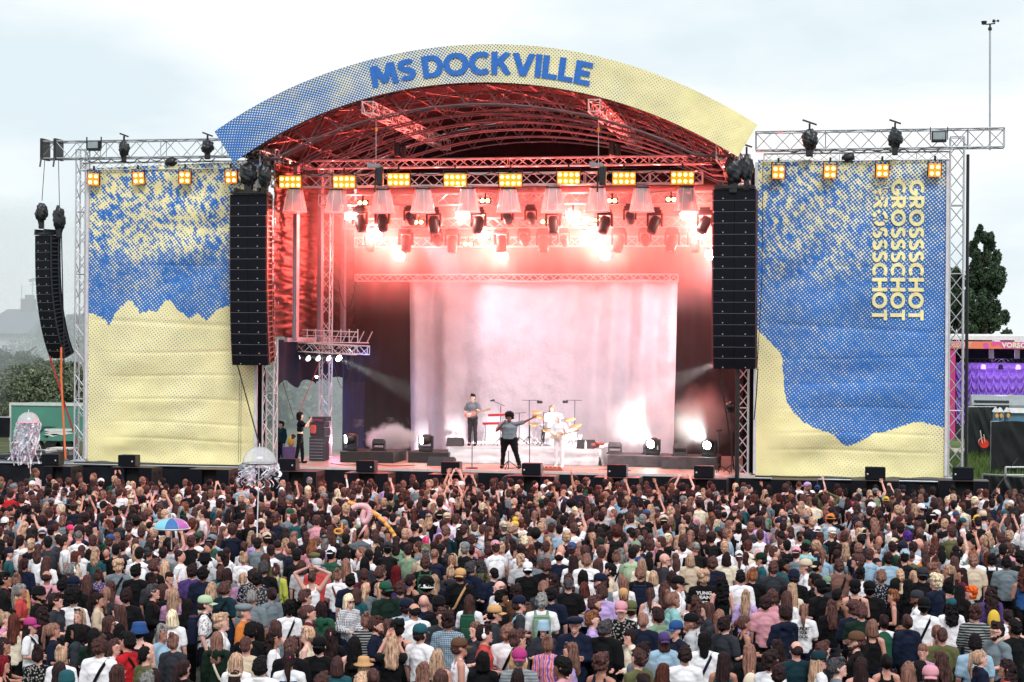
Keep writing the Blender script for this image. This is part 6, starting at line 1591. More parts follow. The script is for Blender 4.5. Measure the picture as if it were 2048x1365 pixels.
def extra_mesh(kind):
    key = ('extra', kind)
    if key in _T: return _T[key]
    m_ = MB(); ms = PM['fabric']
    if kind in ('strap', 'strap_l'):
        s = 1 if kind == 'strap' else -1; pts = strap_pts(s)
        for a, b in zip(pts, pts[1:]):
            d = (b - a).normalized(); n_ = Vector((a.x * .5, a.y, 0)).normalized(); w = d.cross(n_).normalized() * .020
            m_.add([a - w, a + w, b + w, b - w, a - w + n_ * .006, a + w + n_ * .006, b + w + n_ * .006, b - w + n_ * .006], [(0, 1, 2, 3), (4, 5, 6, 7), (0, 4, 7, 3), (1, 5, 6, 2)])
        m_.bbox((-s * .16, .04, .98), (.07, .16, .13), .02)
    elif kind == 'backpack':
        m_.bbox((0, -.19, 1.20), (.28, .14, .42), .05); m_.bbox((0, -.265, 1.12), (.22, .04, .20), .015); m_.bbox((0, -.19, 1.415), (.24, .12, .04), .015)
        for S in (-1, 1):
            pts = [(S * .09, -.14, 1.38), (S * .095, -.05, 1.478), (S * .10, .05, 1.465), (S * .11, .13, 1.36), (S * .12, .135, 1.2), (S * .145, .0, 1.08), (S * .12, -.13, 1.05)]
            m_.path(pts, .019, 6)
    elif kind == 'bag_yellow':
        m_.sphere((0, -.20, 1.17), (.13, .085, .19), 14, 10)
        for S in (-1, 1): m_.path([(S * .04, -.14, 1.36), (S * .09, -.05, 1.475), (S * .10, .12, 1.38), (S * .14, .0, 1.1), (S * .09, -.2, 1.02)], .010, 6)
    elif kind == 'phones':
        for S in (-1, 1): m_.sphere((S * .090, -.005, 1.605), (.022, .035, .042), 10, 6)
        m_.path([(S_ * .094 * abs(sin(t)) if 0 else .094 * cos(t), -.005, 1.62 + .122 * sin(t)) for S_, t in [(1, pi * k / 12) for k in range(13)]], .010, 6)
    elif kind in ('sunglasses', 'glasses'):
        for S in (-1, 1):
            if kind == 'sunglasses': m_.bbox((S * .032, .098, 1.612), (.05, .008, .032), .004)
            else: m_.lathe([(.020, 0), (.023, 0), (.023, .004), (.020, .004)], (S * .032, .100, 1.612), 12, rot=Matrix.Rotation(pi / 2, 3, 'X'), ring=True)
            m_.tube((S * .056, .095, 1.617), (S * .080, .0, 1.617), .004, 4)
        m_.tube((-.01, .1, 1.615), (.01, .1, 1.615), .004, 4); ms = glassm
    elif kind == 'headglasses':
        for S in (-1, 1): m_.bbox((S * .034, .062, 1.735), (.052, .03, .034), .008, Matrix.Rotation(radians(-50), 3, 'X')); m_.tube((S * .06, .06, 1.735), (S * .088, -.02, 1.67), .005, 4)
        ms = glassm
    elif kind in ('scrunchie', 'clip'):
        c = (0, -.125, 1.68) if kind == 'scrunchie' else (0, -.125, 1.66)
        if kind == 'scrunchie': m_.lathe([(.022, -.014), (.040, -.016), (.044, 0), (.040, .016), (.022, .014)], c, 12)
        else: m_.bbox(c, (.022, .02, .07), .006)
    elif kind == 'shawl':
        me = blob_mesh('shawl', [(Vector(c), Vector(r)) for c, r in chain([(((0, -.01, 1.43), (.13, .105, .05)), ((0, -.01, 1.30), (.225, .15, .1))), (((0, -.01, 1.30), (.225, .15, .1)), ((0, -.02, 1.0), (.24, .16, .1)))])], .018, 3, fold)
        me.materials.append(PM['fabric']); _T[key] = me; return me
    elif kind == 'phone':
        m_.bbox((0, .385, 1.76), (.155, .010, .078), .006); ms = glassm
    elif kind == 'beard':
        m_.sphere((0, .052, 1.525), (.050, .052, .042), 14, 8); m_.sphere((-.046, .02, 1.56), (.018, .035, .04), 8, 6); m_.sphere((.046, .02, 1.56), (.018, .035, .04), 8, 6); ms = PM['hair']
    elif kind == 'vest':
        me = blob_mesh('vest', [(Vector(c), Vector(r)) for c, r in chain([(((0, 0, .95), (.185, .13, .05)), ((0, 0, 1.30), (.188, .138, .1)))])], .02, 3, fold)
        me.materials.append(PM['fabric']); _T[key] = me; return me
    elif kind == 'noodle': pass
    me = mb_mesh(m_, kind); me.polygons.foreach_set('use_smooth', [kind not in ('phone',)] * len(me.polygons)); me.materials.append(ms); _T[key] = me
    return me
def S2L(r, g, b):
    f = lambda c: ((c / 255 + .055) / 1.055) ** 2.4 if c > 10 else c / 255 / 12.92
    return (f(r), f(g), f(b), 1)
CC = dict(black=(10, 11, 16), white=(234, 234, 240), grey=(112, 124, 132), darkgrey=(46, 49, 57), lightgrey=(178, 180, 186), navy=(17, 26, 48), blue=(38, 74, 128), lightblue=(150, 180, 202), teal=(32, 80, 90), darkteal=(15, 44, 54), lightteal=(140, 190, 190), green=(34, 80, 62), darkgreen=(17, 38, 30), sage=(120, 146, 122), palegreen=(168, 190, 160), olive=(90, 92, 60), red=(178, 30, 38), coral=(186, 70, 68), maroon=(84, 28, 48), pink=(206, 146, 160), hotpink=(226, 60, 120), magenta=(170, 56, 120), mauve=(176, 134, 172), lilac=(184, 160, 214), purple=(78, 58, 116), orange=(202, 120, 56), rust=(140, 74, 36), brown=(92, 64, 48), tan=(196, 152, 106), beige=(204, 186, 164), cream=(226, 214, 194), yellow=(214, 180, 70), lime=(182, 190, 84), peach=(228, 180, 150), silver=(190, 190, 196))
HC = dict(black=(14, 11, 14), darkbrown=(38, 24, 26), brown=(72, 48, 46), lightbrown=(120, 86, 76), blond=(172, 140, 118), platinum=(206, 190, 162), grey=(118, 116, 116), darkgrey=(56, 54, 58), auburn=(74, 38, 32), ginger=(122, 76, 52), red=(98, 14, 26), pink=(220, 70, 120), orange=(214, 92, 30), purple=(70, 40, 120))
SKINS = [(216, 164, 150), (208, 156, 142), (224, 176, 164), (198, 144, 128), (176, 124, 106)]
def part(me, parent, name, col=None):
    o = bpy.data.objects.new(name, me); COL.objects.link(o); o.parent = parent
    if col: o.color = col
    return o
HR = [0]
EXCOL = dict(strap='black', strap_l='black', phones='green')
def person(loc, yaw, H, wf, hair, hcol, top, tcol, hat=None, hatcol=None, pose='relax', extras=(), pat='fabric', pants='navy', skin=None, g=1.0, label=None, group=None, j=None, noskip=False, short=False):
    root = empty('person', loc, label, 'person', group); root.rotation_euler = (0, 0, yaw)
    s = H / 1.735; root.scale = (s * wf, s * (.5 + .5 * wf), s)
    part(body_mesh(pose, g, j=j), root, 'body', S2L(*(skin or SKINS[0])))
    part(top_mesh(top, pose, g, j, pat), root, {'tee': 't_shirt', 'tank': 'tank_top', 'long': 'sweater', 'jacket': 'jacket', 'hoodie': 'hoodie', 'crop': 'crop_top'}[top], S2L(*CC[tcol]))
    part(pants_mesh(pose, g, j, short), root, 'trousers', S2L(*CC[pants]))
    if hair != 'bald':
        HR[0] += 1; rv = random.Random(HR[0]); rk = rv.uniform(.75, 1.3); o = part(hair_mesh(hair, HR[0] % 3), root, 'hair', tuple(min(1, c * rk) for c in S2L(*HC[hcol])[:3]) + (1,))
        sx, sz = rv.uniform(.97, 1.07), rv.uniform(.97, 1.04); o.scale = (sx, sx, sz); o.location = (0, 0, 1.64 * (1 - sz))
        if hat: o.scale = (.94, .94, .92); o.location = (0, -.004, 1.62 * .08 - .012)
    if hat: part(hat_mesh(hat), root, {'cap': 'cap', 'cap_back': 'cap', 'bucket': 'bucket_hat', 'straw': 'straw_hat', 'scarf': 'headscarf', 'duck': 'plush_hat'}.get(hat, hat), S2L(*CC[hatcol]))
    for e in extras:
        k, c = e if isinstance(e, tuple) else (e, None)
        c = c or EXCOL.get(k, 'black')
        col = S2L(*HC[hcol]) if k == 'beard' else S2L(*CC[c])
        part(extra_mesh(k), root, {'strap': 'shoulder_bag', 'strap_l': 'shoulder_bag', 'phones': 'headphones', 'headglasses': 'sunglasses', 'bag_yellow': 'drawstring_bag', 'clip': 'hair_clip'}.get(k, k), col)
    return root
# ---------------------------------------------------------------- the audience, read from the photograph
# x y sex facing hair haircolour top topcolour [hat:kind:colour] [ex:name:colour] [pose:] [pat:] [g:]
DATA = """
@ 0 1120
195 30 w b p darkbrown lg navy
375 130 m b bd darkbrown t pink ex:strap:darkgrey
570 75 m br s grey t navy ex:phones:white
375 10 w b l brown t white
40 150 m r s black t black
135 160 w b u lightbrown lg tan
170 240 w r p grey t coral
315 270 m r s black t black hat:beanie:black ex:beard
450 320 m r s darkbrown t darkgrey pose:fwd
500 200 m b s black t black
590 300 m b a black lg white g:1.1
700 165 w b l brown t black
790 120 w b u brown t purple pat:floral
950 45 m b c blond t grey ex:strap
1090 85 m b s black t black
1240 40 m br s brown hd black ex:beard
1320 50 w b l blond t white
1360 140 w fr lu darkbrown k pink
1225 155 w b u darkbrown t darkgrey
1445 -35 m r s darkbrown t white pose:fwd
1550 90 m b s darkbrown t purple
1612 100 m b s black t navy g:1.1
1690 225 w b w blond t cream
1770 90 w b b brown t teal
1830 115 w b b darkbrown t grey
1930 145 w b p blond t mauve ex:strap
1805 225 m br s brown t darkteal ex:strap g:1.2
2020 120 m b s darkbrown t navy pat:floral
2015 290 m b z grey t grey
1645 345 m r s darkbrown t white hat:cap:palegreen pat:floral ex:backpack:navy
1955 405 m r s grey lg orange hat:flatcap:grey
1380 450 w b b platinum t white
1500 360 w b l black t black
1390 285 w b l blond t mauve
1225 250 m r s darkgrey hd black g:1.1
1305 240 w r b brown t black
1010 285 m b s darkbrown t black g:1.1
890 215 w b w brown t pink pat:floral
850 270 w b p lightbrown t darkgrey ex:scrunchie:mauve
785 310 w r p darkbrown lg beige
945 410 w l l brown t white
880 500 w r b brown t black ex:glasses
630 440 w f l blond t black ex:headglasses
345 430 w b cl darkbrown k black
245 520 w r l darkbrown t white hat:cap:magenta ex:strap
430 560 w r p lightbrown t navy
40 470 w r u blond t purple pat:tiedye
115 480 w b l auburn k cream
40 310 w b l black t black
620 565 w l b black lg darkgrey ex:strap_l:teal
755 600 w b l black t darkgreen
955 560 w b l black t darkgrey
1150 555 m b s black k black hat:bucket:blue g:1.1
1265 580 w fr w grey t lightblue
1390 650 w b u lightbrown lg darkgrey
1740 630 w b l lightbrown hd darkgreen ex:strap_l:cream
1775 495 m r c blond t white
1965 675 m b z brown t beige
1900 800 w b l blond t white
1890 940 w b s darkbrown t grey hat:headband:beige
800 685 m b s brown lg white ex:strap g:1.05
1015 640 m l s black t red ex:strap_l g:1.05
928 690 w fr l brown t white
310 750 w b u darkbrown t black pat:floral
495 755 w b u blond t white
480 880 w b l darkbrown t white
535 965 m b s grey t grey hat:beanie:teal
1180 965 m b s grey t black
30 680 w r l darkbrown t black
20 830 w r b red k black
2020 560 m b s black t black
590 185 m b s black t black hat:cap_back:navy
@ 512 1120
60 60 m b s darkgrey t black
165 80 w b u brown lg lime ex:backpack:grey ex:clip:pink
15 150 m b s black t darkgrey pat:floral
365 45 w b b brown t lightgrey
450 130 w b lu brown k white pose:hands_head
490 40 m b s grey t coral hat:cap_back:lightgrey
650 120 w b u lightbrown t white ex:strap_l:brown
755 160 m b s black t navy
865 110 w b br brown t maroon
895 230 w b p blond t grey
975 225 w l b blond t grey
1035 230 m bl s darkbrown t darkgreen hat:cap_back:green
1125 90 w b l red t purple
1155 225 m b s brown t darkgrey ex:strap:brown g:1.05
1240 160 w br lu darkbrown k black
1365 200 m b a black t black hat:bucket:white
1430 160 w b l blond t navy
1555 95 w b u blond hd darkgrey
1635 120 m b s brown lg black hat:cap_back:tan ex:strap:tan g:1.15
1720 60 m br s darkgrey j navy
1800 40 w b cl darkgrey hd olive
1945 215 m fl bd lightbrown t white
1970 290 m r s black t black
1912 420 m r s black t darkgrey hat:cap:tan
1710 330 w b l brown t white ex:backpack:green
1490 440 m f s brown lg darkgrey
1540 480 m b c darkbrown t lightblue pat:plaid
1265 400 m bl bd black t white ex:beard g:1.15
1375 390 w b lu lightbrown t white pat:striped
1345 330 m b x brown t navy
1460 350 m b s black t black hat:beanie:black
1200 370 m b s darkbrown t lightblue hat:cap:navy
800 270 w b b brown t teal
745 320 w fr b platinum lg white ex:sunglasses pat:plaid
395 290 m r s brown t darkgrey ex:glasses
265 385 w b c black t white ex:strap
425 415 m r lu brown t maroon
520 385 w b b darkbrown hd green
425 590 w l s blond k cream
130 625 w r cl darkbrown lg white
585 600 w b w darkbrown t black ex:clip:pink
510 680 m b s black t black hat:cap_back:black g:1.1
280 690 m b s brown t black
270 790 w b p darkbrown lg white ex:scrunchie:hotpink ex:vest:blue
665 830 w b b brown t teal ex:clip:purple
790 670 w b l black k black
880 480 w b u lightbrown lg black pat:striped
965 510 m r s brown t navy ex:beard g:1.05
1085 660 w b w blond t black pose:phone
1050 530 w l b brown t beige
1315 580 m br s darkbrown t white hat:cap:teal
1455 770 w b w blond k peach
1340 880 w b h lightbrown t black
1480 935 w b b brown t mauve
1630 690 m r s brown k white hat:cap:brown
1750 550 w fl l lightbrown t darkgrey
1860 580 m r s darkbrown t coral ex:phones:white
1985 580 m b s lightbrown t white ex:strap
1815 790 w b b black t black
845 840 w b l blond t black hat:straw:tan
20 560 w b b black t black
840 970 w b s blond t black
530 975 m b s brown t darkgrey
20 850 m b s black j white
@ 1024 1120
150 65 m b s darkbrown t black hat:cap_back:white
245 40 m b s brown t black g:1.1
315 150 w l cl darkbrown t black
450 150 w b cl brown t grey
568 125 w b b black t white
450 190 m b z darkgrey t black g:1.2
590 225 w b b auburn t white
690 160 m l s brown t white hat:cap:navy ex:beard
785 80 m l s black t beige ex:beard
760 190 w b c darkbrown t grey
870 180 w b l lightbrown t white
1025 100 m b s lightbrown t black ex:backpack:navy g:1.1
1140 130 w b b blond t white
1270 130 w b b darkbrown t white
1330 185 m r s brown t white hat:cap:black
1215 220 w b w brown t lightgrey
1110 270 w b p brown k white
1290 310 m r u lightbrown t lightteal ex:beard g:1.15
890 280 w b lu tan t beige hat:scarf:tan
720 260 m b s brown j lilac
665 340 m r s brown hd darkgreen ex:beard
880 390 m f s darkbrown t black hat:cap:pink pat:floral
945 390 m b s brown t white hat:cap_back:olive ex:strap g:1.1
1160 440 m bl s darkbrown t sage g:1.05
645 470 m r s ginger t lilac
505 510 m f s darkbrown j navy hat:flatcap:navy ex:glasses
250 540 w f l darkbrown t darkgrey hat:bucket:lightblue
235 325 m b s grey t white ex:backpack:sage
310 270 m b s black t navy
250 220 m b s lightbrown t darkgrey
60 345 m r s brown t darkgrey hat:cap:navy ex:strap:lightblue
30 250 m b s darkbrown t brown
765 540 m br s darkgrey j black g:1.15
920 610 w fl lu darkbrown j cream ex:strap
50 630 m r c brown lg tan
290 670 w b u lightbrown t pink pat:tiedye
60 780 m b z grey t grey hat:cap_back:magenta pat:striped
465 720 w l l lightbrown k lilac ex:headglasses
400 850 m l s black t pink
45 935 w b b darkbrown t grey ex:headglasses
1310 550 m fl s darkbrown t navy hat:cap:blue
1215 640 w b b brown j lightblue hat:cap_back:purple
1430 490 m l s lightbrown j lightgrey hat:cap_back:black ex:beard
1470 340 w b cl brown t white
1560 390 w l l brown t darkgrey
1550 135 m b c blond t black g:1.15 id:print
1660 180 w b cl black k black
1870 290 w b h blond lg lilac
1910 120 m b u ginger t black
1835 130 m b s black lg white
1860 500 w r lu brown k black
1540 640 m b m black t white ex:strap:navy
1690 800 w b l darkbrown k teal
1895 730 w b l lightbrown t black ex:bag_yellow:cream
1215 890 w br l auburn t darkgrey
2040 330 m b s darkbrown t pink
@ 1536 1120
130 40 m r s black hd teal ex:beard
300 45 m l s brown t white hat:cap_back:beige
395 50 w r lu black t darkgrey
565 45 m b s brown t rust ex:strap pat:plaid
205 130 m b s darkbrown t black hat:beanie:navy
455 180 w b b darkbrown t darkgrey hat:cap_back:sage
375 150 w l lu black t black
415 215 m bl s black t black hat:cap_back:black
190 235 w b l blond t cream
145 300 w b l brown t white
20 300 m b s brown t pink
130 420 m bl s darkbrown hd navy g:1.35
285 400 w b p lightbrown t white id:slogan
505 370 w b h brown lg black
740 110 w b c black t white
935 135 m b s lightbrown t navy pat:floral
805 225 m b s black t black hat:cap_back:black g:1.15
700 210 m b s black k black hat:cap:black
1000 285 w l s ginger k black
745 405 m b s brown t darkgreen g:1.1
925 490 w b lu darkbrown t white ex:shawl:green
705 640 m l s brown t black hat:cap:brown ex:beard g:1.15
255 715 m b bd darkbrown t darkteal
380 790 w r l blond t white hat:cap:darkteal ex:glasses
560 850 m r s darkgrey t grey ex:headglasses
740 840 w b l darkbrown k beige
945 810 w b lu black k black
1240 730 w f lu lightbrown t mauve
1125 880 w b l lightbrown t mauve
1300 920 m b s brown t white hat:cap_back:pink
1220 870 w r b black t darkgrey
1245 360 m b s black t white hat:cap_back:black ex:strap g:1.1
1190 300 m l s black t white hat:cap_back:darkgrey ex:beard
1465 360 w b cl black t white hat:cap:teal
1660 420 m b c brown lg darkgreen pat:striped
1780 260 w b cl darkbrown lg purple ex:bag_yellow:yellow
1620 265 w l c orange t palegreen pat:plaid
1530 245 w b l black t black ex:phones:green
1435 80 w l p blond t black
1545 110 w l l darkbrown t maroon
1340 170 m bl c platinum t navy
1235 110 m b s darkbrown t black hat:cap_back:darkgrey g:1.2
1105 200 w b l black t black hat:beanie:black
1010 190 w r b black t navy
1055 125 w b s blond t beige
1165 130 w b p blond t tan
1110 490 w b lu brown j navy
1830 560 m fl s darkbrown t grey ex:glasses ex:beard
1700 780 w r p blond j navy
1905 860 w l cl darkbrown t coral
1655 660 m b s black t lightblue
1640 5 m b s lightbrown t beige
1790 -5 m b s black t white ex:backpack:black
1905 15 m b s black t grey
2040 110 w b cl auburn k blue
1335 75 m r c lightbrown t grey
40 60 m b s brown t darkgrey
@ 0 920
70 740 w r lu darkbrown t teal hat:cap:navy ex:headglasses:pink pat:floral
85 655 w b lu darkbrown t black
175 640 m b s darkbrown t white
245 630 m b s black t peach ex:strap
330 585 m b s brown t lightblue hat:cap_back:silver
400 650 m b s black t darkgrey g:1.15
520 650 m r s darkbrown t white pat:striped
610 770 w r b auburn t beige
640 720 w b b brown t white
560 560 w r s brown t pink hat:cap:hotpink
630 600 m b z grey t white
735 640 m b s brown t black
780 735 w b l blond t teal
865 740 w f b darkbrown t black
910 705 m b s black t black
985 690 w b c darkbrown t darkgrey
1035 640 w r b brown t white
880 640 m b s brown t grey hat:cap:blue
1110 740 m b s black t white pat:floral
1195 725 m b s darkgrey t darkgrey hat:headband:black
1310 640 w b l blond t white
1310 740 w b c darkbrown t grey
1480 635 w b c lightbrown t mauve
1582 620 m b s darkbrown t white hat:cap_back:green
1640 790 m b s black t lightgrey hat:bucket:black ex:strap
1655 705 m f s darkbrown t white
1760 765 w l lu black t black
1770 625 w b l brown t grey
1690 620 m b s black t lightblue
1820 740 w b l darkbrown t white
1950 785 w b u blond t white
1960 690 w b lu brown t white
2010 600 w b l blond t cream
@ 512 920
75 790 w b l brown t olive
190 700 w b w blond t beige
270 700 m l s darkbrown t navy
340 755 m b s black t black hat:beanie:black
410 670 w b cl darkbrown t black
475 650 w l lu lightbrown t white
520 760 w b c darkbrown t grey
605 745 m b s black t green hat:cap_back:white
450 785 m b s grey t grey hat:flatcap:olive
715 625 m b s black t black
720 830 w b l lightbrown t white
845 740 m l s lightbrown t white
870 815 w b b black t darkgrey
910 760 m b s black t white
1050 700 m b s black t black hat:cap_back:darkgrey g:1.2 pat:plaid
1220 715 m b s darkbrown t sage
1300 690 m l s brown t grey
1355 650 w b b pink t white
1350 720 m b s grey t beige hat:cap_back:olive
1430 750 m b z lightbrown t navy pat:plaid
1355 820 m b s brown t black ex:backpack:green
1410 690 w b b darkbrown t grey
1570 790 w f l blond t black ex:headglasses
1665 700 m b s grey t black hat:cap:grey
1750 620 w b s brown lg lightblue hat:bucket:lightblue ex:strap
1855 690 w b b brown t maroon
1920 690 m b s brown t white hat:cap:pink
1970 700 w b u blond t lightgrey
1520 560 m b s lightbrown hd darkteal
1310 545 m b bd darkbrown t white g:1.15
1980 530 m b s grey t black hat:cap_back:beige g:1.1
@ 1024 920
65 710 m b s darkbrown t white
130 650 w l l blond k white ex:strap
70 805 w b c blond t lightgrey
165 810 w b c darkbrown t grey
300 650 w b w blond t lightgrey
385 775 m b bd black t navy
395 715 m b x brown t white
480 705 m b s brown j teal hat:cap_back:blue
480 800 w b l darkbrown t white
580 730 m b c brown t beige
595 800 m b s lightbrown t white
695 670 m r s brown t white hat:cap:darkgreen
690 830 w b b brown t mauve
735 740 m b c brown t white
820 770 w b u lightbrown t white ex:strap
970 745 m b s black t palegreen hat:beanie:black
1018 700 m b s brown j blue hat:cap:sage
1190 650 m l s brown t black
1095 770 w b l black t darkgrey
1225 790 m r x brown t darkgrey ex:glasses
1025 820 w b w blond t cream
1370 640 m b c brown t white
1465 690 m b z grey t black g:1.1
1425 790 w b b blond t beige
1715 780 w b b darkbrown t cream
1710 690 m b s blond t white pat:striped g:1.15
1605 820 m b s brown t navy
1835 770 w b p brown t white hat:cap_back:white
1850 710 w b b black t navy
1990 790 m l s darkbrown t teal hat:cap:darkgreen
1955 750 m b x brown t white
1985 595 m b s brown t white ex:strap
@ 1536 920
55 730 m r s brown t black ex:glasses
150 680 w b c black t black
230 740 m b s brown t grey hat:cap_back:pink
300 685 m b s black t lightteal hat:cap:green
380 670 w b l darkbrown t white
465 745 w b p lightbrown t lightblue
530 760 w b c darkbrown t grey
620 700 w b l blond t cream
780 640 m b s black t navy hat:cap_back:black
810 750 m b s brown t lightblue pat:floral ex:strap
855 640 m b x brown t lightblue
715 805 m l s brown t navy
960 785 m b s darkbrown t lightblue
1000 690 m b s darkbrown lg green
1075 700 m r s black t darkgreen hat:cap:navy
1090 765 m b s black t black hat:beret:lightblue id:word
1160 700 w b w blond t orange
1200 660 m r x brown t lightblue
1250 750 w b l brown t orange
1340 815 w b u brown t darkgrey
1395 720 w b l black t lightblue
1490 810 w b l brown t darkgrey
1640 775 m b s ginger t white
1640 670 m l s black t grey
1880 710 m b s black t darkgrey
1720 640 w l b blond t blue
2020 790 w b a black t black
"""
HS = dict(s='short', l='long', w='wavy', cl='curlylong', c='curly', b='bob', u='bun', lu='lowbun', p='ponytail', h='halfup', m='mullet', z='buzz', bd='balding', x='bald', a='afro', br='braids')
TK = dict(t='tee', k='tank', lg='long', j='jacket', hd='hoodie', cr='crop')
FA = dict(b=0, bl=38, br=-38, l=85, r=-85, f=176, fl=135, fr=-135)
people = []
ox = oy = 0
for ln in DATA.strip().splitlines():
    w_ = ln.split()
    if w_[0] == '@': ox, oy = float(w_[1]), float(w_[2]); continue
    d = dict(px=ox + float(w_[0]) / 4, py=oy + float(w_[1]) / 4, sex=w_[2], face=w_[3], hair=HS[w_[4]], hc=w_[5], top=TK[w_[6]], tc=w_[7], hat=None, hatc=None, ex=[], pose=None, pat='fabric', g=1.0, id=None)
    if d['hc'] == 'tan': d['hc'] = 'lightbrown'
    for k in w_[8:]:
        q = k.split(':')
        if q[0] == 'hat': d['hat'], d['hatc'] = q[1], q[2]
        elif q[0] == 'ex': d['ex'].append((q[1], q[2] if len(q) > 2 else None))
        elif q[0] == 'g': d['g'] = 1.1 if float(q[1]) > 1.03 else 1.0; d['wide'] = float(q[1])
        else: d[q[0]] = q[1]
    people.append(d)
R = random.Random(42)
for d in people:
    d['H'] = (1.79 if d['sex'] == 'm' else 1.67) + R.uniform(-.045, .045)
    if d['hat'] in ('bucket', 'straw'): d['H'] += 0
    zc = d['H'] * .945
    q = PZ(d['px'], d['py'], zc); d['loc'] = Vector((q.x, q.y, 0))
# settle: people may not stand in the same spot
people.sort(key=lambda d: -d['py'])
for it in range(6):
    for i, a in enumerate(people):
        for b in people[i + 1:i + 60]:
            dv = (b['loc'] - a['loc']); dd = dv.length
            if dd < .36:
                push = (dv / max(dd, .01)) * (.36 - dd) * .5
                push.x *= .35
                a['loc'] -= push; b['loc'] += push

# gaps between the listed people are filled with further dark clothed people seen from behind
nf = 0; RF = random.Random(31)
for iy in range(60):
    for ix in range(60):
        x = -22 + ix * .55 + RF.uniform(-.2, .2); y = 21 + iy * .5 + RF.uniform(-.2, .2)
        dep = y * cos(YAW) - x * sin(YAW); lat = x * cos(YAW) + y * sin(YAW); px = 1024 + F * lat / dep; py = HOR + F * (CAMZ - 1.62) / dep
        if not (5 < px < 2043 and 1105 < py < 1352) or nf >= 62: continue
        if min((p_['loc'].x - x) ** 2 + (p_['loc'].y - y) ** 2 for p_ in people) < .52 ** 2: continue
        if any(abs(p_['px'] - px) < 24 and 0 < py - p_['py'] < 44 for p_ in people): continue
        sx_ = RF.choice('mw'); nf += 1
        people.append(dict(px=px, py=py, sex=sx_, face=RF.choice(['b', 'b', 'bl', 'br']), hair=RF.choice(['short', 'short', 'buzz', 'curly'] if sx_ == 'm' else ['long', 'wavy', 'bob', 'lowbun', 'ponytail']), hc=RF.choice(['darkbrown', 'brown', 'black', 'lightbrown', 'darkbrown']), top=RF.choice(['tee', 'tee', 'long', 'tank']), tc=RF.choice(['black', 'black', 'darkgrey', 'navy', 'grey', 'white', 'olive']), hat=None, hatc=None, ex=[], pose=None, pat='fabric', g=1.0, id=None, H=(1.77 if sx_ == 'm' else 1.66), loc=Vector((x, y, 0))))
people.sort(key=lambda d: -d['py'])
NEAR = 310
near, over = people[:NEAR], people[NEAR:]
print('fillers', nf)
# ---- labels that single each person out
HAIRW = dict(short='short {c} hair', long='long straight {c} hair', wavy='long wavy {c} hair', curlylong='long curly {c} hair', curly='short curly {c} hair', bob='{c} bobbed hair', bun='{c} hair in a bun', lowbun='pinned up {c} hair', ponytail='{c} ponytail', halfup='half tied {c} hair', mullet='{c} mullet', buzz='cropped {c} hair', balding='thinning {c} hair', bald='bald head', afro='{c} afro', braids='{c} braids')
CW = dict(darkbrown='dark brown', lightbrown='light brown', darkgrey='dark grey', lightgrey='light grey', lightblue='light blue', darkteal='dark teal', lightteal='pale teal', darkgreen='dark green', palegreen='pale green', hotpink='hot pink', lime='lime green')
cw = lambda c: CW.get(c, c)
TW = dict(tee='t-shirt', tank='tank top', long='sweater', jacket='jacket', hoodie='hoodie', crop='crop top')
HTW = dict(cap='cap', cap_back='backwards cap', bucket='bucket hat', beanie='beanie', straw='straw hat', flatcap='flat cap', beret='beret', headband='headband', scarf='headscarf', duck='duck hat')
PW = dict(fabric='', striped='striped ', plaid='checked ', floral='patterned ', tiedye='tie-dye ')
FW = dict(l='facing left', r='facing right', f='facing the camera', fl='turned left to the camera', fr='turned to the camera', bl='', br='', b='')
EW = dict(backpack='{c} backpack', bag_yellow='{c} drawstring bag', phones='headphones', shawl='{c} shawl', beard='beard', strap='shoulder strap', strap_l='shoulder strap', sunglasses='sunglasses', glasses='glasses', headglasses='sunglasses on head', scrunchie='{c} hair tie', clip='{c} hair clip', vest='{c} vest')
for d in near:
    h = (cw(d['hatc']) + ' ' + HTW[d['hat']]) if d['hat'] else HAIRW[d['hair']].format(c=cw(d['hc']))
    s = 'person with %s in %s%s %s' % (h, PW[d['pat']], cw(d['tc']) if d['pat'] != 'tiedye' else '', TW[d['top']])
    d['base'] = ' '.join(s.split()); d['more'] = []
    for k, c in d['ex']:
        if k in EW and k != 'beard': d['more'].append('with ' + EW[k].format(c=cw(c or EXCOL.get(k, 'black'))))
    if d['pose'] == 'hands_head': d['more'].append('hands on head')
    if d['pose'] == 'phone': d['more'].append('holding up a phone')
    if FW[d['face']]: d['more'].append(FW[d['face']])
    d['h'] = h
from collections import Counter
ch_ = Counter(d['h'] for d in near)
land = [d for d in near if ch_[d['h']] == 1]
seen = Counter()
def nwords(s): return len(s.replace(',', '').split())
def relword(d, q):
    dx, dy = d['px'] - q['px'], (d['py'] - q['py']) * 1.6
    return ('right of' if dx > 0 else 'left of') if abs(dx) > abs(dy) else ('in front of' if dy > 0 else 'behind')
cb = Counter(d['base'] for d in near)
taken = set()
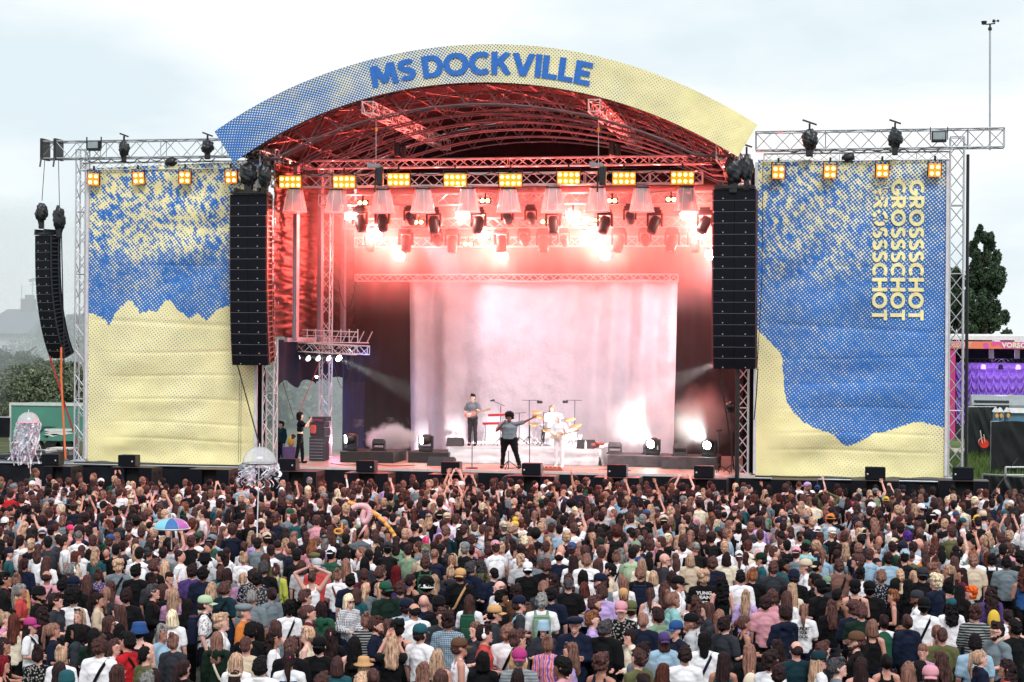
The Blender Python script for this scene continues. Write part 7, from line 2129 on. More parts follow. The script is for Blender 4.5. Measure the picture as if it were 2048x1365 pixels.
for d in near:
    cands = [d['base']] if cb[d['base']] == 1 else []
    opts_ = [d['base'] + ' ' + m for m in d['more']]
    cnt = Counter(x['base'] + ' ' + m for x in near for m in x['more'])
    cands += [o for o in opts_ if cnt[o] == 1]
    near_l = sorted((q for q in land if q is not d), key=lambda q: (q['px'] - d['px']) ** 2 + ((q['py'] - d['py']) * 1.6) ** 2)[:6]
    for q in near_l:
        cands.append('%s, %s the %s' % (d['base'], relword(d, q), q['h']))
    # prefer: base plus a neighbour, so that it can be found
    full = [c for c in cands if nwords(c) <= 16 and c not in taken]
    rich = [c for c in full if ', ' in c and cb[d['base']] > 1]
    lab = None
    if cb[d['base']] == 1:
        extra_ = [d['base'] + ' ' + m for m in d['more'] if nwords(d['base'] + ' ' + m) <= 16]
        lab = extra_[0] if extra_ and extra_[0] not in taken else d['base']
    elif [o for o in opts_ if cnt[o] == 1 and nwords(o) <= 16 and o not in taken]:
        lab = [o for o in opts_ if cnt[o] == 1 and nwords(o) <= 16 and o not in taken][0]
    elif rich: lab = rich[0]
    elif full: lab = full[0]
    else: lab = d['base'] + ' near the bottom edge'
    taken.add(lab); d['label'] = lab
GROUP = 'people standing in the audience'
R = random.Random(9)
idobj = {}
for d in near:
    pose = d['pose'] or ('fwd' if d['face'] in ('l', 'r', 'f', 'fl', 'fr') and R.random() < .6 else R.choice(['relax', 'relax', 'fwd', 'cross']))
    sk = R.choice(SKINS)
    if d['hc'] == 'black' and R.random() < .2: sk = (128, 86, 66)
    wf = (1.0 if d['sex'] == 'm' else .90) * R.uniform(.97, 1.03)
    if d.get('wide', 1) > 1.12: wf *= 1.06
    yaw = radians(FA[d['face']] + R.uniform(-12, 12) + 8)
    ex = list(d['ex'])
    if pose == 'phone': ex.append(('phone', None))
    p_ = person(d['loc'], yaw, d['H'], wf, d['hair'], d['hc'], d['top'], d['tc'], d['hat'], d['hatc'], pose, ex, d['pat'], R.choice(['navy', 'black', 'darkgrey', 'navy', 'black']), sk, d['g'], d['label'], GROUP)
    if d['id']: idobj[d['id']] = p_
# printed words on three shirts
def back_print(p_, rows, col):
    sh = [c for c in p_.children if c.name.startswith('t_shirt')][0]
    for txt, z, h, w_ in rows:
        o = text_mesh(txt, h * 1.35, mat('print_' + col, CC_L[col], .7), sh, 'print', off=.004, align='CENTER', ext=.0)
        bm = bmesh.new(); bm.from_mesh(o.data)
        xs = [v.co.x for v in bm.verts]; s = w_ / (max(xs) - min(xs)); cx_ = (max(xs) + min(xs)) / 2
        for v in bm.verts:
            x = (v.co.x - cx_) * s; z_ = v.co.y + z
            v.co = (x, -(.155 - (abs(x) / .16) ** 2 * .035), z_)
        bm.to_mesh(o.data); bm.free()
CC_L = dict(white=(.7, .7, .7), black=(.02, .02, .02))
if 'print' in idobj: back_print(idobj['print'], [('YUNG', 1.345, .055, .26), ('LEAN', 1.27, .055, .24), ('TOUR', 1.20, .03, .18)], 'white')
if 'slogan' in idobj: back_print(idobj['slogan'], [('SUPPORT', 1.32, .045, .25), ('YOUR', 1.25, .045, .16), ('LOCAL', 1.18, .045, .20)], 'black')
if 'word' in idobj: back_print(idobj['word'], [('PAPER', 1.33, .04, .2)], 'white')

# ================================================================ THE FAR CROWD: one mass of low detail figures
def rgb(c): return np.array(S2L(*c)[:3])
class Acc:
    def __init__(s): s.v = []; s.f = []; s.c = []; s.n = 0
    def add(s, v, f, c): s.v.append(v); s.f.append(f + s.n); s.c.append(np.tile(c, (len(v), 1)) if c.ndim == 1 else c); s.n += len(v)
I3v, I3f = ico(3); I2v, I2f = ICO2; I1v, I1f = ICO1
def nz_arr(V, sc, sd): return np.array([noise.noise(Vector((x * sc + sd, y * sc, z * sc))) for x, y, z in V])
NZ = [nz_arr(I3v, 2.5, k * 7.3) for k in range(8)]
NZf = [nz_arr(I3v * np.array([1, 1, .25]), 7, k * 3.1) for k in range(8)]
def tubeT(a, b, ra, rb, n=7):
    a = np.array(a, float); b = np.array(b, float); d = b - a; d /= np.linalg.norm(d)
    up = np.array([0, 0, 1.]) if abs(d[2]) < .9 else np.array([1., 0, 0]); x = np.cross(d, up); x /= np.linalg.norm(x); y = np.cross(d, x)
    t = np.arange(n) * 2 * pi / n; ring = np.outer(np.cos(t), x) + np.outer(np.sin(t), y)
    v = np.concatenate([a + ring * ra, b + ring * rb, [b + d * rb * .6]]); f = []
    for i in range(n): k = (i + 1) % n; f += [(i, k, n + k), (i, n + k, n + i), (n + i, n + k, 2 * n)]
    return v, np.array(f)
def crowd_person(acc, d, R, far=False):
    H = d['H']; s = H / 1.735; sx = s * (1 if d['sex'] == 'm' else .9)
    yaw = radians(FA[d['face']] + R.uniform(-20, 20) + 8); cy, sy = cos(yaw), sin(yaw)
    M = np.array([[cy, -sy, 0], [sy, cy, 0], [0, 0, 1.]])
    def T(v): return (v * np.array([sx, sx, s])) @ M.T + np.array([d['loc'].x, d['loc'].y, 0])
    sk = rgb(d['skin']); hc = rgb(HC[d['hc']]) * R.uniform(.8, 1.25); tc = rgb(CC[d['tc']])
    lean = R.uniform(-.015, .015); dy = R.uniform(-.01, .02)
    def E(c, r, col, V=None, Fc=None, disp=None):
        V = I2v if V is None else V; Fc = I2f if Fc is None else Fc
        v = V.copy()
        if disp is not None: v = v * (1 + disp)[:, None]
        v = v * np.array(r) + np.array(c) + np.array([lean * (c[2] - 1.2) * 4, dy * (c[2] > 1.5), 0]); acc.add(T(v), Fc, col)
    k = R.randrange(8)
    E((0, .005, 1.608), (.077, .097, .120), sk)
    E((0, .09, 1.588), (.013, .022, .02), sk, I1v, I1f)
    if d['face'] not in ('b', 'bl', 'br'):
        for S in (-1, 1): E((S * .03, .085, 1.613), (.013, .012, .007), np.array([.02, .015, .012]), I1v, I1f)
        E((0, .092, 1.546), (.022, .008, .006), rgb((150, 80, 70)), I1v, I1f)
    v, f = tubeT((0, -.01, 1.38), (0, 0, 1.55), .062, .052); acc.add(T(v), f, sk)
    for S in (-1, 1): E((S * .078, -.005, 1.6), (.012, .02, .03), sk, I1v, I1f)
    # torso with shoulders
    tk = tc if d['top'] != 'tank' else tc
    E((0, 0, 1.20), (.185 * d['g'], .125 * d['g'], .30), tk, disp=None)
    E((0, -.01, 1.375), (.19 * d['g'], .095, .085), tk)
    h = d['hair']; st = hc[None, :] * (1 + 1.5 * NZf[k][:, None])
    st = np.clip(st, .004, 1)
    if h in ('short', 'curly', 'bob', 'long', 'wavy', 'curlylong', 'bun', 'lowbun', 'ponytail', 'halfup', 'mullet', 'braids', 'afro'):
        am = {'short': .06, 'curly': .16, 'afro': .12, 'curlylong': .16, 'wavy': .12}.get(h, .06)
        big = {'afro': 1.35, 'curly': 1.12, 'curlylong': 1.12}.get(h, 1.0)
        E((0, -.026, 1.655), (.088 * big, .100 * big, .095 * big), st, I3v, I3f, NZ[k] * am)
        E((0, -.055, 1.60), (.080 * big, .062, .085), st, I3v, I3f, NZ[(k + 1) % 8] * am)
        if h in ('long', 'wavy', 'curlylong', 'halfup'):
            w = {'long': 1, 'wavy': 1.15, 'curlylong': 1.3, 'halfup': 1.2}[h]
            E((0, -.09, 1.49), (.108 * w, .055, .18), st, I3v, I3f, NZ[(k + 2) % 8] * am * 1.5)
        if h == 'bob': E((0, -.045, 1.545), (.100, .075, .095), st, I3v, I3f, NZ[k] * .06)
        if h == 'bun': E((0, -.085, 1.735), (.046, .046, .042), st, I3v, I3f, NZ[k] * .1)
        if h == 'lowbun': E((0, -.13, 1.63), (.045, .04, .045), st, I3v, I3f, NZ[k] * .1)
        if h in ('ponytail', 'mullet'): E((0, -.135, 1.52), (.036, .034, .15), st, I3v, I3f, NZ[k] * .15)
    elif h in ('buzz', 'balding'): E((0, -.03, 1.64 if h == 'buzz' else 1.60), (.080, .090, .088), st, I3v, I3f)
    if d['hat']:
        c = rgb(CC[d['hatc']]); E((0, -.006, 1.675), (.096, .112, .088), c, I3v, I3f)
        if d['hat'] in ('cap', 'cap_back'):
            S = 1 if d['hat'] == 'cap' else -1; E((0, S * .115, 1.645), (.075, .075, .010), c)
        if d['hat'] in ('bucket', 'straw'): E((0, -.006, 1.64), (.135, .15, .018), c)
        if d['hat'] == 'duck': E((0, .02, 1.79), (.07, .07, .06), c); E((0, .1, 1.78), (.03, .04, .015), rgb((230, 110, 30)))
    p = d['pose'] or 'relax'; jt = POSES[p]
    slc = sk if d['top'] == 'tank' else tc
    for sfx in ('_r', '_l'):
        sh, e, w = [np.array(jt[q + sfx], float) for q in ('sh', 'el', 'wr')]
        m = sh + (e - sh) * .62
        v, f = tubeT(sh, m, .064, .056); acc.add(T(v), f, slc)
        lower = tc if d['top'] in ('long', 'jacket', 'hoodie') else sk
        v, f = tubeT(m, e, .043, .038); acc.add(T(v), f, lower)
        v, f = tubeT(e, w, .038, .026); acc.add(T(v), f, lower)
        if w[2] > 1.5:
            dd = (w - e) / np.linalg.norm(w - e); xx = np.array([1, 0, 0.]); P0 = w + dd * .04
            v, f = tubeT(w, w + dd * .09, .026, .034, 6); acc.add(T(v), f, sk)
            for q in (-.03, -.01, .01, .03): v, f = tubeT(w + dd * .085 + xx * q, w + dd * (.165 - abs(q) * .5) + xx * q * 1.5, .010, .008, 5); acc.add(T(v), f, sk)
            S_ = 1 if sfx == '_r' else -1; v, f = tubeT(w + dd * .03 - xx * .02 * S_, w + dd * .08 - xx * .065 * S_, .012, .009, 5); acc.add(T(v), f, sk)
    if p == 'phone':
        v, f = np.array([(x, y, z) for x in (-.075, .075) for y in (.375, .385) for z in (1.72, 1.80)], float), np.array([(0, 1, 3), (0, 3, 2), (4, 6, 7), (4, 7, 5), (0, 4, 5), (0, 5, 1), (2, 3, 7), (2, 7, 6), (1, 5, 7), (1, 7, 3), (0, 2, 6), (0, 6, 4)])
        acc.add(T(v), f, np.array([.02, .02, .03]))
    # legs as a dark mass down to the ground
    v, f = tubeT((.09, 0, 1.0), (.1, 0, .03), .11, .06, 6); acc.add(T(v), f, rgb((30, 34, 48))); v, f = tubeT((-.09, 0, 1.0), (-.1, 0, .03), .11, .06, 6); acc.add(T(v), f, rgb((30, 34, 48)))

R = random.Random(77)
def rc(pairs):
    t = R.random() * sum(w for _, w in pairs)
    for c, w in pairs:
        t -= w
        if t <= 0: return c
    return pairs[-1][0]
def rand_person(loc, up=.05):
    sex = 'm' if R.random() < .5 else 'w'
    hair = rc([('short', 62), ('buzz', 8), ('curly', 12), ('balding', 5), ('afro', 2), ('long', 4), ('lowbun', 3)]) if sex == 'm' else rc([('long', 30), ('wavy', 16), ('curlylong', 10), ('bob', 14), ('bun', 9), ('lowbun', 10), ('ponytail', 12), ('curly', 4)])
    hc = rc([('darkbrown', 36), ('brown', 28), ('black', 14), ('lightbrown', 14), ('blond', 8), ('platinum', 2.5), ('grey', 2.5), ('auburn', 5), ('ginger', 1.5)])
    tc = rc([('black', 34), ('white', 20), ('darkgrey', 8), ('grey', 8), ('navy', 9), ('lightblue', 4), ('beige', 2), ('pink', 2.5), ('sage', 1), ('green', 1.5), ('teal', 2), ('cream', 2), ('lightgrey', 5), ('maroon', 1.5), ('red', 1), ('lilac', 1.2), ('olive', 1.5)])
    hat = hatc = None
    if R.random() < .13: hat = rc([('cap', 3), ('cap_back', 6), ('bucket', 1.2), ('beanie', 1)]); hatc = rc([('black', 5), ('white', 5), ('navy', 3), ('grey', 2), ('beige', 2), ('teal', 1), ('green', 1), ('blue', .8), ('pink', .8)])
    pose = rc([('relax', 100), ('fwd', 12), ('up', 190 * up), ('both_up', 55 * up), ('phone', 80 * up), ('hands_head', 18 * up)])
    return dict(sex=sex, hair=hair, hc=hc, tc=tc, hat=hat, hatc=hatc, pose=pose, top=rc([('tee', 70), ('tank', 12), ('long', 18)]), face=rc([('b', 70), ('bl', 9), ('br', 9), ('l', 4), ('r', 5), ('f', 1), ('fl', 1), ('fr', 1)]), g=R.choice([1, 1, 1, 1.08]), H=R.gauss(1.78 if sex == 'm' else 1.67, .055), loc=loc, skin=R.choice(SKINS))
acc = Acc()
crowd = []
for d in over:
    d['skin'] = R.choice(SKINS); crowd.append(d)
GC = .56
taken_c = {}
def ckey(x, y): return (int(math.floor(x / GC)), int(math.floor(y / GC)))
allp = [d['loc'] for d in people]
for l_ in allp: taken_c.setdefault(ckey(l_.x, l_.y), []).append(l_)
def free(x, y, r):
    kx, ky = ckey(x, y)
    for i in (-1, 0, 1):
        for j in (-1, 0, 1):
            for q in taken_c.get((kx + i, ky + j), ()):
                if (q.x - x) ** 2 + (q.y - y) ** 2 < r * r: return False
    return True
special = [  # notable figures further back: px, py of the head
    dict(px=342 / 1, py=1092, over=dict(pose='up', tc='white', hair='short', hc='darkbrown', sex='m', hat=None)),
    dict(px=1031, py=1052, over=dict(hat='duck', hatc='yellow')), dict(px=1735 + 36, py=1001, over=dict(hat='bucket', hatc='yellow')), dict(px=1953, py=1040, over=dict(hat='bucket', hatc='yellow')),
    dict(px=1659, py=1037, over=dict(hat='bucket', hatc='orange')), dict(px=1823, py=1008, over=dict(hat='beanie', hatc='yellow')), dict(px=1711, py=1012, over=dict(hat='beanie', hatc='magenta')), dict(px=1905, py=1046, over=dict(hat='beanie', hatc='pink')),
    dict(px=214, py=1016, over=dict(hat='cap', hatc='white')), dict(px=1816, py=1072, over=dict(hair='curly', hc='purple')), dict(px=1138, py=991, over=dict(hat='cap', hatc='cream')), dict(px=72, py=944, over=dict(H=1.95, tc='white', pose='relax', sex='m', face='r')), dict(px=1615, py=973, over=dict(H=1.9, hat='cap', hatc='lilac', sex='m')),
    dict(px=185, py=954, over=dict(H=1.9, hair='short', face='f')), dict(px=241, py=965, over=dict(pose='both_up')), dict(px=1152, py=969, over=dict(pose='up', H=1.9)), dict(px=1343, py=973, over=dict(hair='buzz', hc='ginger', H=1.92, sex='m')), dict(px=1240, py=985, over=dict(pose='up')), dict(px=1300, py=985, over=dict(pose='up')), dict(px=1983, py=1006, over=dict(pose='up', face='b')),
    dict(px=905, py=992, over=dict(pose='both_up')), dict(px=645, py=975, over=dict(hair='short', H=1.88, sex='m')), dict(px=680, py=973, over=dict(pose='up')), dict(px=772, py=982, over=dict(pose='up')), dict(px=1130, py=1005, over=dict(pose='hands_head', tc='white')),
]
for s_ in special:
    d = rand_person(None, 0); d['pose'] = 'relax'; d.update(s_['over'])
    q = PZ(s_['px'], s_['py'], d['H'] * .945); d['loc'] = Vector((q.x, q.y, 0)); crowd.append(d); taken_c.setdefault(ckey(q.x, q.y), []).append(d['loc'])
# fill the field from the barrier to the near edge where the photograph shows heads
cyw, syw = cos(YAW), sin(YAW)
y = 30.0; rows = 0
cells = []
yy = 22.0
while yy < 55.2:
    xx = -26.0
    while xx < 14.0:
        x = xx + R.uniform(-.24, .24); y = yy + R.uniform(-.24, .24)
        depth = y * cyw - x * syw; lat = x * cyw + y * syw
        px = 1024 + F * lat / depth; py = HOR + F * (CAMZ - 1.62) / depth
        if -60 < px < 2110 and depth < 55.4:
            ok = py < 1105
            if ok and free(x, y, .39): cells.append((x, y, py)); taken_c.setdefault(ckey(x, y), []).append(Vector((x, y, 0)))
        xx += .56
    yy += .54
for x, y, py in cells:
    back = interp(y, [(36, .008), (46, .012), (52, .014), (56, .04)])
    if R.random() < (.05 if py > 1000 else .02): continue
    crowd.append(rand_person(Vector((x, y, 0)), back))
# heads cropped by the bottom edge and gaps in the near field: sparse shoulders only in the shade between listed people
for d in crowd: crowd_person(acc, d, R)
V = np.concatenate(acc.v); Fc = np.concatenate(acc.f); Cc = np.concatenate(acc.c)
me = bpy.data.meshes.new('crowd'); me.vertices.add(len(V)); me.vertices.foreach_set('co', V.astype(np.float32).ravel())
me.loops.add(len(Fc) * 3); me.loops.foreach_set('vertex_index', Fc.astype(np.int32).ravel())
me.polygons.add(len(Fc)); me.polygons.foreach_set('loop_start', np.arange(0, len(Fc) * 3, 3, dtype=np.int32)); me.polygons.foreach_set('loop_total', np.full(len(Fc), 3, dtype=np.int32))
me.polygons.foreach_set('use_smooth', [True] * len(Fc)); me.update(calc_edges=True)
ca = me.color_attributes.new('Col', 'FLOAT_COLOR', 'POINT'); ca.data.foreach_set('color', np.concatenate([Cc, np.ones((len(Cc), 1))], 1).astype(np.float32).ravel())
m = bpy.data.materials.new('crowd_mix'); m.use_nodes = True; t = m.node_tree; b = t.nodes['Principled BSDF']; b.inputs['Roughness'].default_value = .8; b.inputs['Specular IOR Level'].default_value = .25
at = N(t, 'ShaderNodeAttribute', attribute_name='Col'); co = N(t, 'ShaderNodeTexCoord'); n = N(t, 'ShaderNodeTexNoise'); n.inputs['Scale'].default_value = 11; n.inputs['Detail'].default_value = 3
t.links.new(co.outputs['Object'], n.inputs['Vector']); r = N(t, 'ShaderNodeMapRange'); r.inputs['From Min'].default_value = .3; r.inputs['From Max'].default_value = .7; r.inputs['To Min'].default_value = .75; r.inputs['To Max'].default_value = 1.25
t.links.new(n.outputs['Fac'], r.inputs['Value']); mm = N(t, 'ShaderNodeMixRGB', blend_type='MULTIPLY'); mm.inputs[0].default_value = 1
t.links.new(at.outputs['Color'], mm.inputs[1]); t.links.new(r.outputs[0], mm.inputs[2]); t.links.new(mm.outputs[0], b.inputs['Base Color']); me.materials.append(m)
o = bpy.data.objects.new('crowd', me); COL.objects.link(o); sset(o, 'dense far part of the audience packed up to the stage front', 'crowd', kind='stuff')
print('near', len(near), 'over', len(over), 'crowd', len(crowd), 'verts', len(V))
# ================================================================ PERFORMERS
def at_feet(px, py, Y, z): q = P(px, py, Y); return Vector((q.x, Y, z))
# singer: facing the camera, mic at the mouth in one hand, the other arm stretched out
js = J(sh=(.215, 0, 1.415), hip_r=(.11, 0, .93), knee_r=(.17, -.03, .50), ankle_r=(.20, -.03, .09), hip_l=(-.11, 0, .93), knee_l=(-.20, .02, .50), ankle_l=(-.30, -.02, .09),
       el_r=(.34, .10, 1.20), wr_r=(.12, .24, 1.44), el_l=(-.46, .06, 1.50), wr_l=(-.68, .10, 1.62))
# the figure faces the camera, so its own right hand is on the left of the picture: mirror to match
def mj(j): return {k[:-1] + ('l' if k[-1] == 'r' else 'r'): mir(v) for k, v in j.items()}
sg_loc = at_feet(1018, 938, 58.15, DECK + .003)
singer = person(sg_loc, radians(178), 1.80, 1.14, 'afro', 'black', 'tee', 'grey', pose='singer', j=js, pants='black', skin=(112, 72, 58), g=1.42, label='singer in a grey t-shirt with one arm stretched out, microphone at the mouth', group='people on the stage')
singer.name = 'person'
m_ = MB(); m_.tube((.11, .27, 1.47), (.05, .16, 1.535), .016, 8); m_.sphere((.045, .15, 1.54), (.028, .028, .028), 10, 6); o = m_.build('microphone', mat('silver_mic', (.6, .6, .62), .3, .5)); o.location = singer.location; o.rotation_euler = singer.rotation_euler; o.scale = singer.scale; sset(o, 'silver microphone held to the mouth of the singer', 'microphone')
# guitarist left
jg = J(el_r=(.30, -.02, 1.16), wr_r=(.13, .20, 1.06), el_l=(-.28, .02, 1.14), wr_l=(-.30, .26, 1.20))
g_loc = at_feet(945, 893, 61.4, zR + .003)
gt1 = person(g_loc, radians(172), 1.80, .96, 'short', 'black', 'tee', 'grey', pose='guitar', j=jg, pants='darkgrey', g=1.0, label='guitarist in an open grey shirt bending over a pink guitar', group='people on the stage', skin=(236, 200, 180))
def guitar(loc, rz, sc, col, label, neck_dir=-1):
    root = empty('electric_guitar', loc, label, 'guitar', 'electric guitars'); root.rotation_euler = (0, radians(-14 * neck_dir), rz); root.scale = sc
    m_ = MB(); pts = []
    for k in range(36):
        a = 2 * pi * k / 36; r = .165 + .03 * cos(2 * a) - .022 * abs(sin(a)) ** 3 + (.03 * cos(a) if 0 else 0)
        r *= 1 - .22 * math.exp(-((abs(a - pi / 2) % pi) ** 2) * 8) if 0 else 1
        pts.append((cos(a) * r * 1.15, 0, sin(a) * r * .82))
    m_.sheet(pts, .045, (0, 1, 0)); m_.build('body', col, root)
    m_ = MB(); m_.box((neck_dir * .40, .05, .0), (.52, .022, .05)); m_.bbox((neck_dir * .72, .05, .01), (.17, .02, .08), .01); m_.build('neck', mat('maple', (.55, .38, .22), .4), root)
    m_ = MB(); m_.sheet([(-.05 * neck_dir, .0465, .06), (-.13 * neck_dir, .0465, -.05), (.02, .0465, -.10), (.09 * neck_dir, .0465, .03)], .006); m_.box((0, .054, 0), (.06, .008, .05)); m_.build('pickguard', mat('guard_white', (.8, .78, .78), .4), root)
    return root
def behind_person(p_, off): return p_.matrix_basis @ Vector(off)
gk = guitar(Matrix.Translation(g_loc) @ Matrix.Rotation(radians(172), 4, 'Z') @ Vector((.04, .14, 1.10)), radians(172), (1, 1, 1), mat('salmon_lacquer', (.75, .28, .26), .25), 'pink and white electric guitar held by the grey shirted guitarist')
# guitarist in white
j2 = J(el_r=(.29, -.02, 1.14), wr_r=(.10, .20, 1.08), el_l=(-.27, .03, 1.16), wr_l=(-.24, .26, 1.26))
w_loc = at_feet(1118, 936, 58.9, DECK + .003)
gt2 = person(w_loc, radians(176), 1.78, .94, 'short', 'lightbrown', 'long', 'white', hat='bucket', hatcol='white', pose='guitar2', j=j2, pants='white', label='guitarist dressed all in white with a white hat', group='people on the stage', skin=(240, 205, 185))
guitar(Matrix.Translation(w_loc) @ Matrix.Rotation(radians(176), 4, 'Z') @ Vector((.04, .14, 1.08)), radians(176), (1, 1, 1), mat('cream_lacquer', (.75, .62, .45), .25), 'cream electric guitar held by the guitarist in white')
# drummer seated behind the kit
jd = J(hip=(.09, 0, .52), knee=(.22, .40, .50), ankle=(.24, .42, .09), sh=(.175, 0, 1.00), el=(.27, .10, .80), wr=(.24, .34, .92))
def seated(ells, dz):  # everything above the hips drops by dz
    return [(Vector((c.x, c.y, c.z - dz)) if c.z > .60 else c, r) for c, r in ells]
d_loc = at_feet(1103, 893, 63.3, zR + .003)
drum_root = empty('person', d_loc, 'long haired drummer in a pale shirt sitting behind the drum kit', 'person', 'people on the stage'); drum_root.rotation_euler = (0, 0, radians(178)); drum_root.scale = (1.03, 1.03, 1.03)
jt = J(sh=(.175, 0, 1.415), el=(.27, .12, 1.20), wr=(.22, .36, 1.30), hip=(.09, 0, .93), knee=(.2, .38, .93), ankle=(.22, .42, .50))
for nm, me_, c_ in (('body', body_mesh('drum', 1.0, j=jt), (236, 190, 170)), ('t_shirt', top_mesh('tee', 'drum', 1.0, jt), CC['white']), ('trousers', pants_mesh('drum', 1.0, jt), CC['black']), ('hair', hair_mesh('long'), HC['lightbrown'])):
    o = part(me_, drum_root, nm, S2L(*c_)); o.location = (0, 0, -.40)
m_ = MB(); m_.lathe([(.001, .44), (.17, .44), (.17, .52), (.001, .53)], d_loc, 16); m_.tube(d_loc, d_loc + Vector((0, 0, .44)), .03, 8); o = m_.build('drum_stool', blackm); centre(o); sset(o, 'round drum stool under the long haired drummer', 'stool')
for s in (-1, 1):
    m_ = MB(); a_ = Matrix.Translation(d_loc) @ Matrix.Rotation(radians(178), 4, 'Z')
    m_.tube(a_ @ Vector((s * .22, .40, .93)), a_ @ Vector((s * .10, .78, 1.02)), .009, 6); o = m_.build('drumstick', mat('maple')); centre(o); sset(o, 'wooden drumstick in the %s hand of the drummer' % ('left' if s < 0 else 'right'), 'drumstick')
# photographer at the left: facing right, both hands raised in front of the face
jp = J(hip_r=(.09, 0, .93), knee_r=(.13, -.06, .50), ankle_r=(.15, -.14, .09), hip_l=(-.09, 0, .93), knee_l=(-.10, .06, .50), ankle_l=(-.10, .08, .09), el_r=(.21, .20, 1.26), wr_r=(.06, .34, 1.46), el_l=(-.21, .22, 1.24), wr_l=(-.04, .36, 1.45))
ph_loc = at_feet(600, 924, 58.6, DECK + .003)
person(ph_loc, radians(-78), 1.74, .90, 'bob', 'black', 'crop', 'black', pose='photo', j=jp, pants='black', label='photographer dressed in black filming from the left edge of the stage', group='people on the stage', skin=(230, 186, 164))
m_ = MB(); m_.bbox((0, 0, 0), (.075, .010, .15), .006); o = m_.build('phone', glassm); o.location = Matrix.Translation(ph_loc) @ Matrix.Rotation(radians(-78), 4, 'Z') @ Vector((0, .44, 1.50)); o.rotation_euler = (0, 0, radians(-78)); sset(o, 'phone held up by the photographer', 'phone')
m_ = MB(); m_.bbox((0, 0, 0), (.14, .1, .1), .02); m_.tube((0, -.05, 0), (0, -.15, -.03), .04, 12); o = m_.build('camera', blackm); o.location = ph_loc + Vector((-.20, -.12, .93)); o.rotation_euler = (.4, .6, .4); sset(o, 'black camera hanging at the hip of the photographer', 'camera')
# two blurred helpers standing outside the opening
for px, lab in ((562, 'dim figure standing outside the left stage opening'), (633, 'second dim figure outside the stage opening by the inner tower')):
    q = P(px, 900, 70.0); m_ = None
    person(Vector((q.x, 70.0, .9)), radians(150), 1.8, 1.0, 'short', 'black', 'jacket', 'darkteal', pose='relax', label=lab, group='people beside the stage')
    mm_ = MB(); mm_.box((q.x, 70.2, .448), (1.8, 1.6, .896)); o = mm_.build('stage_step', blackp); centre(o); sset(o, 'black step under the ' + ('dim figure outside the opening' if px < 600 else 'second dim figure'), 'step')

# ================================================================ THINGS CARRIED IN THE CROWD
clear_u = bpy.data.materials.new('clear_umbrella'); clear_u.use_nodes = True; b = clear_u.node_tree.nodes['Principled BSDF']; b.inputs['Base Color'].default_value = (.88, .90, .95, 1); b.inputs['Roughness'].default_value = .1; b.inputs['Alpha'].default_value = .40
streamer = mat('white_streamer', (.75, .78, .85), .4, noise_amt=.2); pinks = mat('pink_ribbon', (.85, .35, .50), .5)
def umbrella(px, py, Y, rpx, hpx, label, polepx, polepy, canopy, rimm, streams=0, seed=1, slen=1.0, tilt=0, name='umbrella'):
    top = P(px, py - hpx, Y); rim = P(px, py, Y); r = rpx * (Y / F) * 1.02; h = top.z - rim.z
    root = empty(name, rim, label, 'umbrella', 'umbrellas over the audience'); root.rotation_euler = (0, radians(tilt), 0)
    m_ = MB(); n = 8
    def dome(u, v):
        a = 2 * pi * u; seg = abs(((u * n) % 1) - .5) * 2
        ph = v * pi / 2 * .98; rr = r * sin(ph) * (1 - .035 * (1 - seg ** 2)); return (cos(a) * rr, sin(a) * rr, h * cos(ph) + .03 * (1 - seg) * (v > .95) * 0)
    m_.grid(dome, 64, 14); m_.build('canopy', canopy, root, smooth=True)
    m_ = MB()
    for k in range(n):
        a = 2 * pi * k / n; m_.path([(cos(a) * r * sin(q * pi / 2), sin(a) * r * sin(q * pi / 2), h * cos(q * pi / 2) + .004) for q in [i / 8 for i in range(9)]], .006, 4)
    m_.build('rib', steel, root)
    m_ = MB(); m_.path([(cos(2 * pi * k / 48) * r * .985, sin(2 * pi * k / 48) * r * .985, .01) for k in range(49)], .018 if rimm is not blackm else .011, 5); m_.build('rim_band', rimm, root)
    end = P(polepx, polepy, Y); m_ = MB(); m_.tube((0, 0, h + .08), end - rim, .012, 6); m_.build('pole', streamer, root)
    if streams:
        m_ = MB(); R = random.Random(seed); clump = {}
        for k in range(streams):
            qk = 0 if slen > .9 else R.randrange(6); m_ = clump.setdefault(qk, MB()); a = R.random() * 2 * pi if slen > .9 else qk * pi / 3 + .3 + R.uniform(-.16, .16)
            x, y, z = cos(a) * r * .95, sin(a) * r * .95, 0
            w = R.uniform(.012, .035); L_ = slen * R.uniform(.5, 1.1); prev = None; dx = 0
            drift = R.uniform(-.25, .02) * L_ if slen > .9 else R.uniform(-.12, .12)
            pts = []
            for i in range(15):
                t_ = i / 14; pts.append((x + drift * t_ ** 1.4 + .05 * sin(t_ * 9 + k), y + .05 * cos(t_ * 8 + k), z - L_ * t_))
            for p0, p1 in zip(pts, pts[1:]):
                a2 = R.random() * pi; ww = Vector((cos(a2), sin(a2), 0)) * w
                m_.add([Vector(p0) - ww, Vector(p0) + ww, Vector(p1) + ww, Vector(p1) - ww], [(0, 1, 2, 3)])
        for m_ in clump.values(): m_.build('streamer', streamer, root)
        m_ = MB()
        for k in range(streams // 3 if slen > .9 else 2):
            a = R.random() * 2 * pi; x, y = cos(a) * r * .9, sin(a) * r * .9
            m_.path([(x - .2 * t_ + .04 * sin(t_ * 12 + k), y, -slen * .9 * t_) for t_ in [i / 10 for i in range(11)]], .008, 4)
        m_.build('pink_streamer', mat('violet_ribbon', (.55, .35, .6), .5), root)
    return root
umbrella(57, 846, 50.5, 24, 21, 'clear umbrella made into a jellyfish with long white streamers, far left', 61, 948, clear_u, pinks, 60, 3, 1.25, name='jellyfish_umbrella')
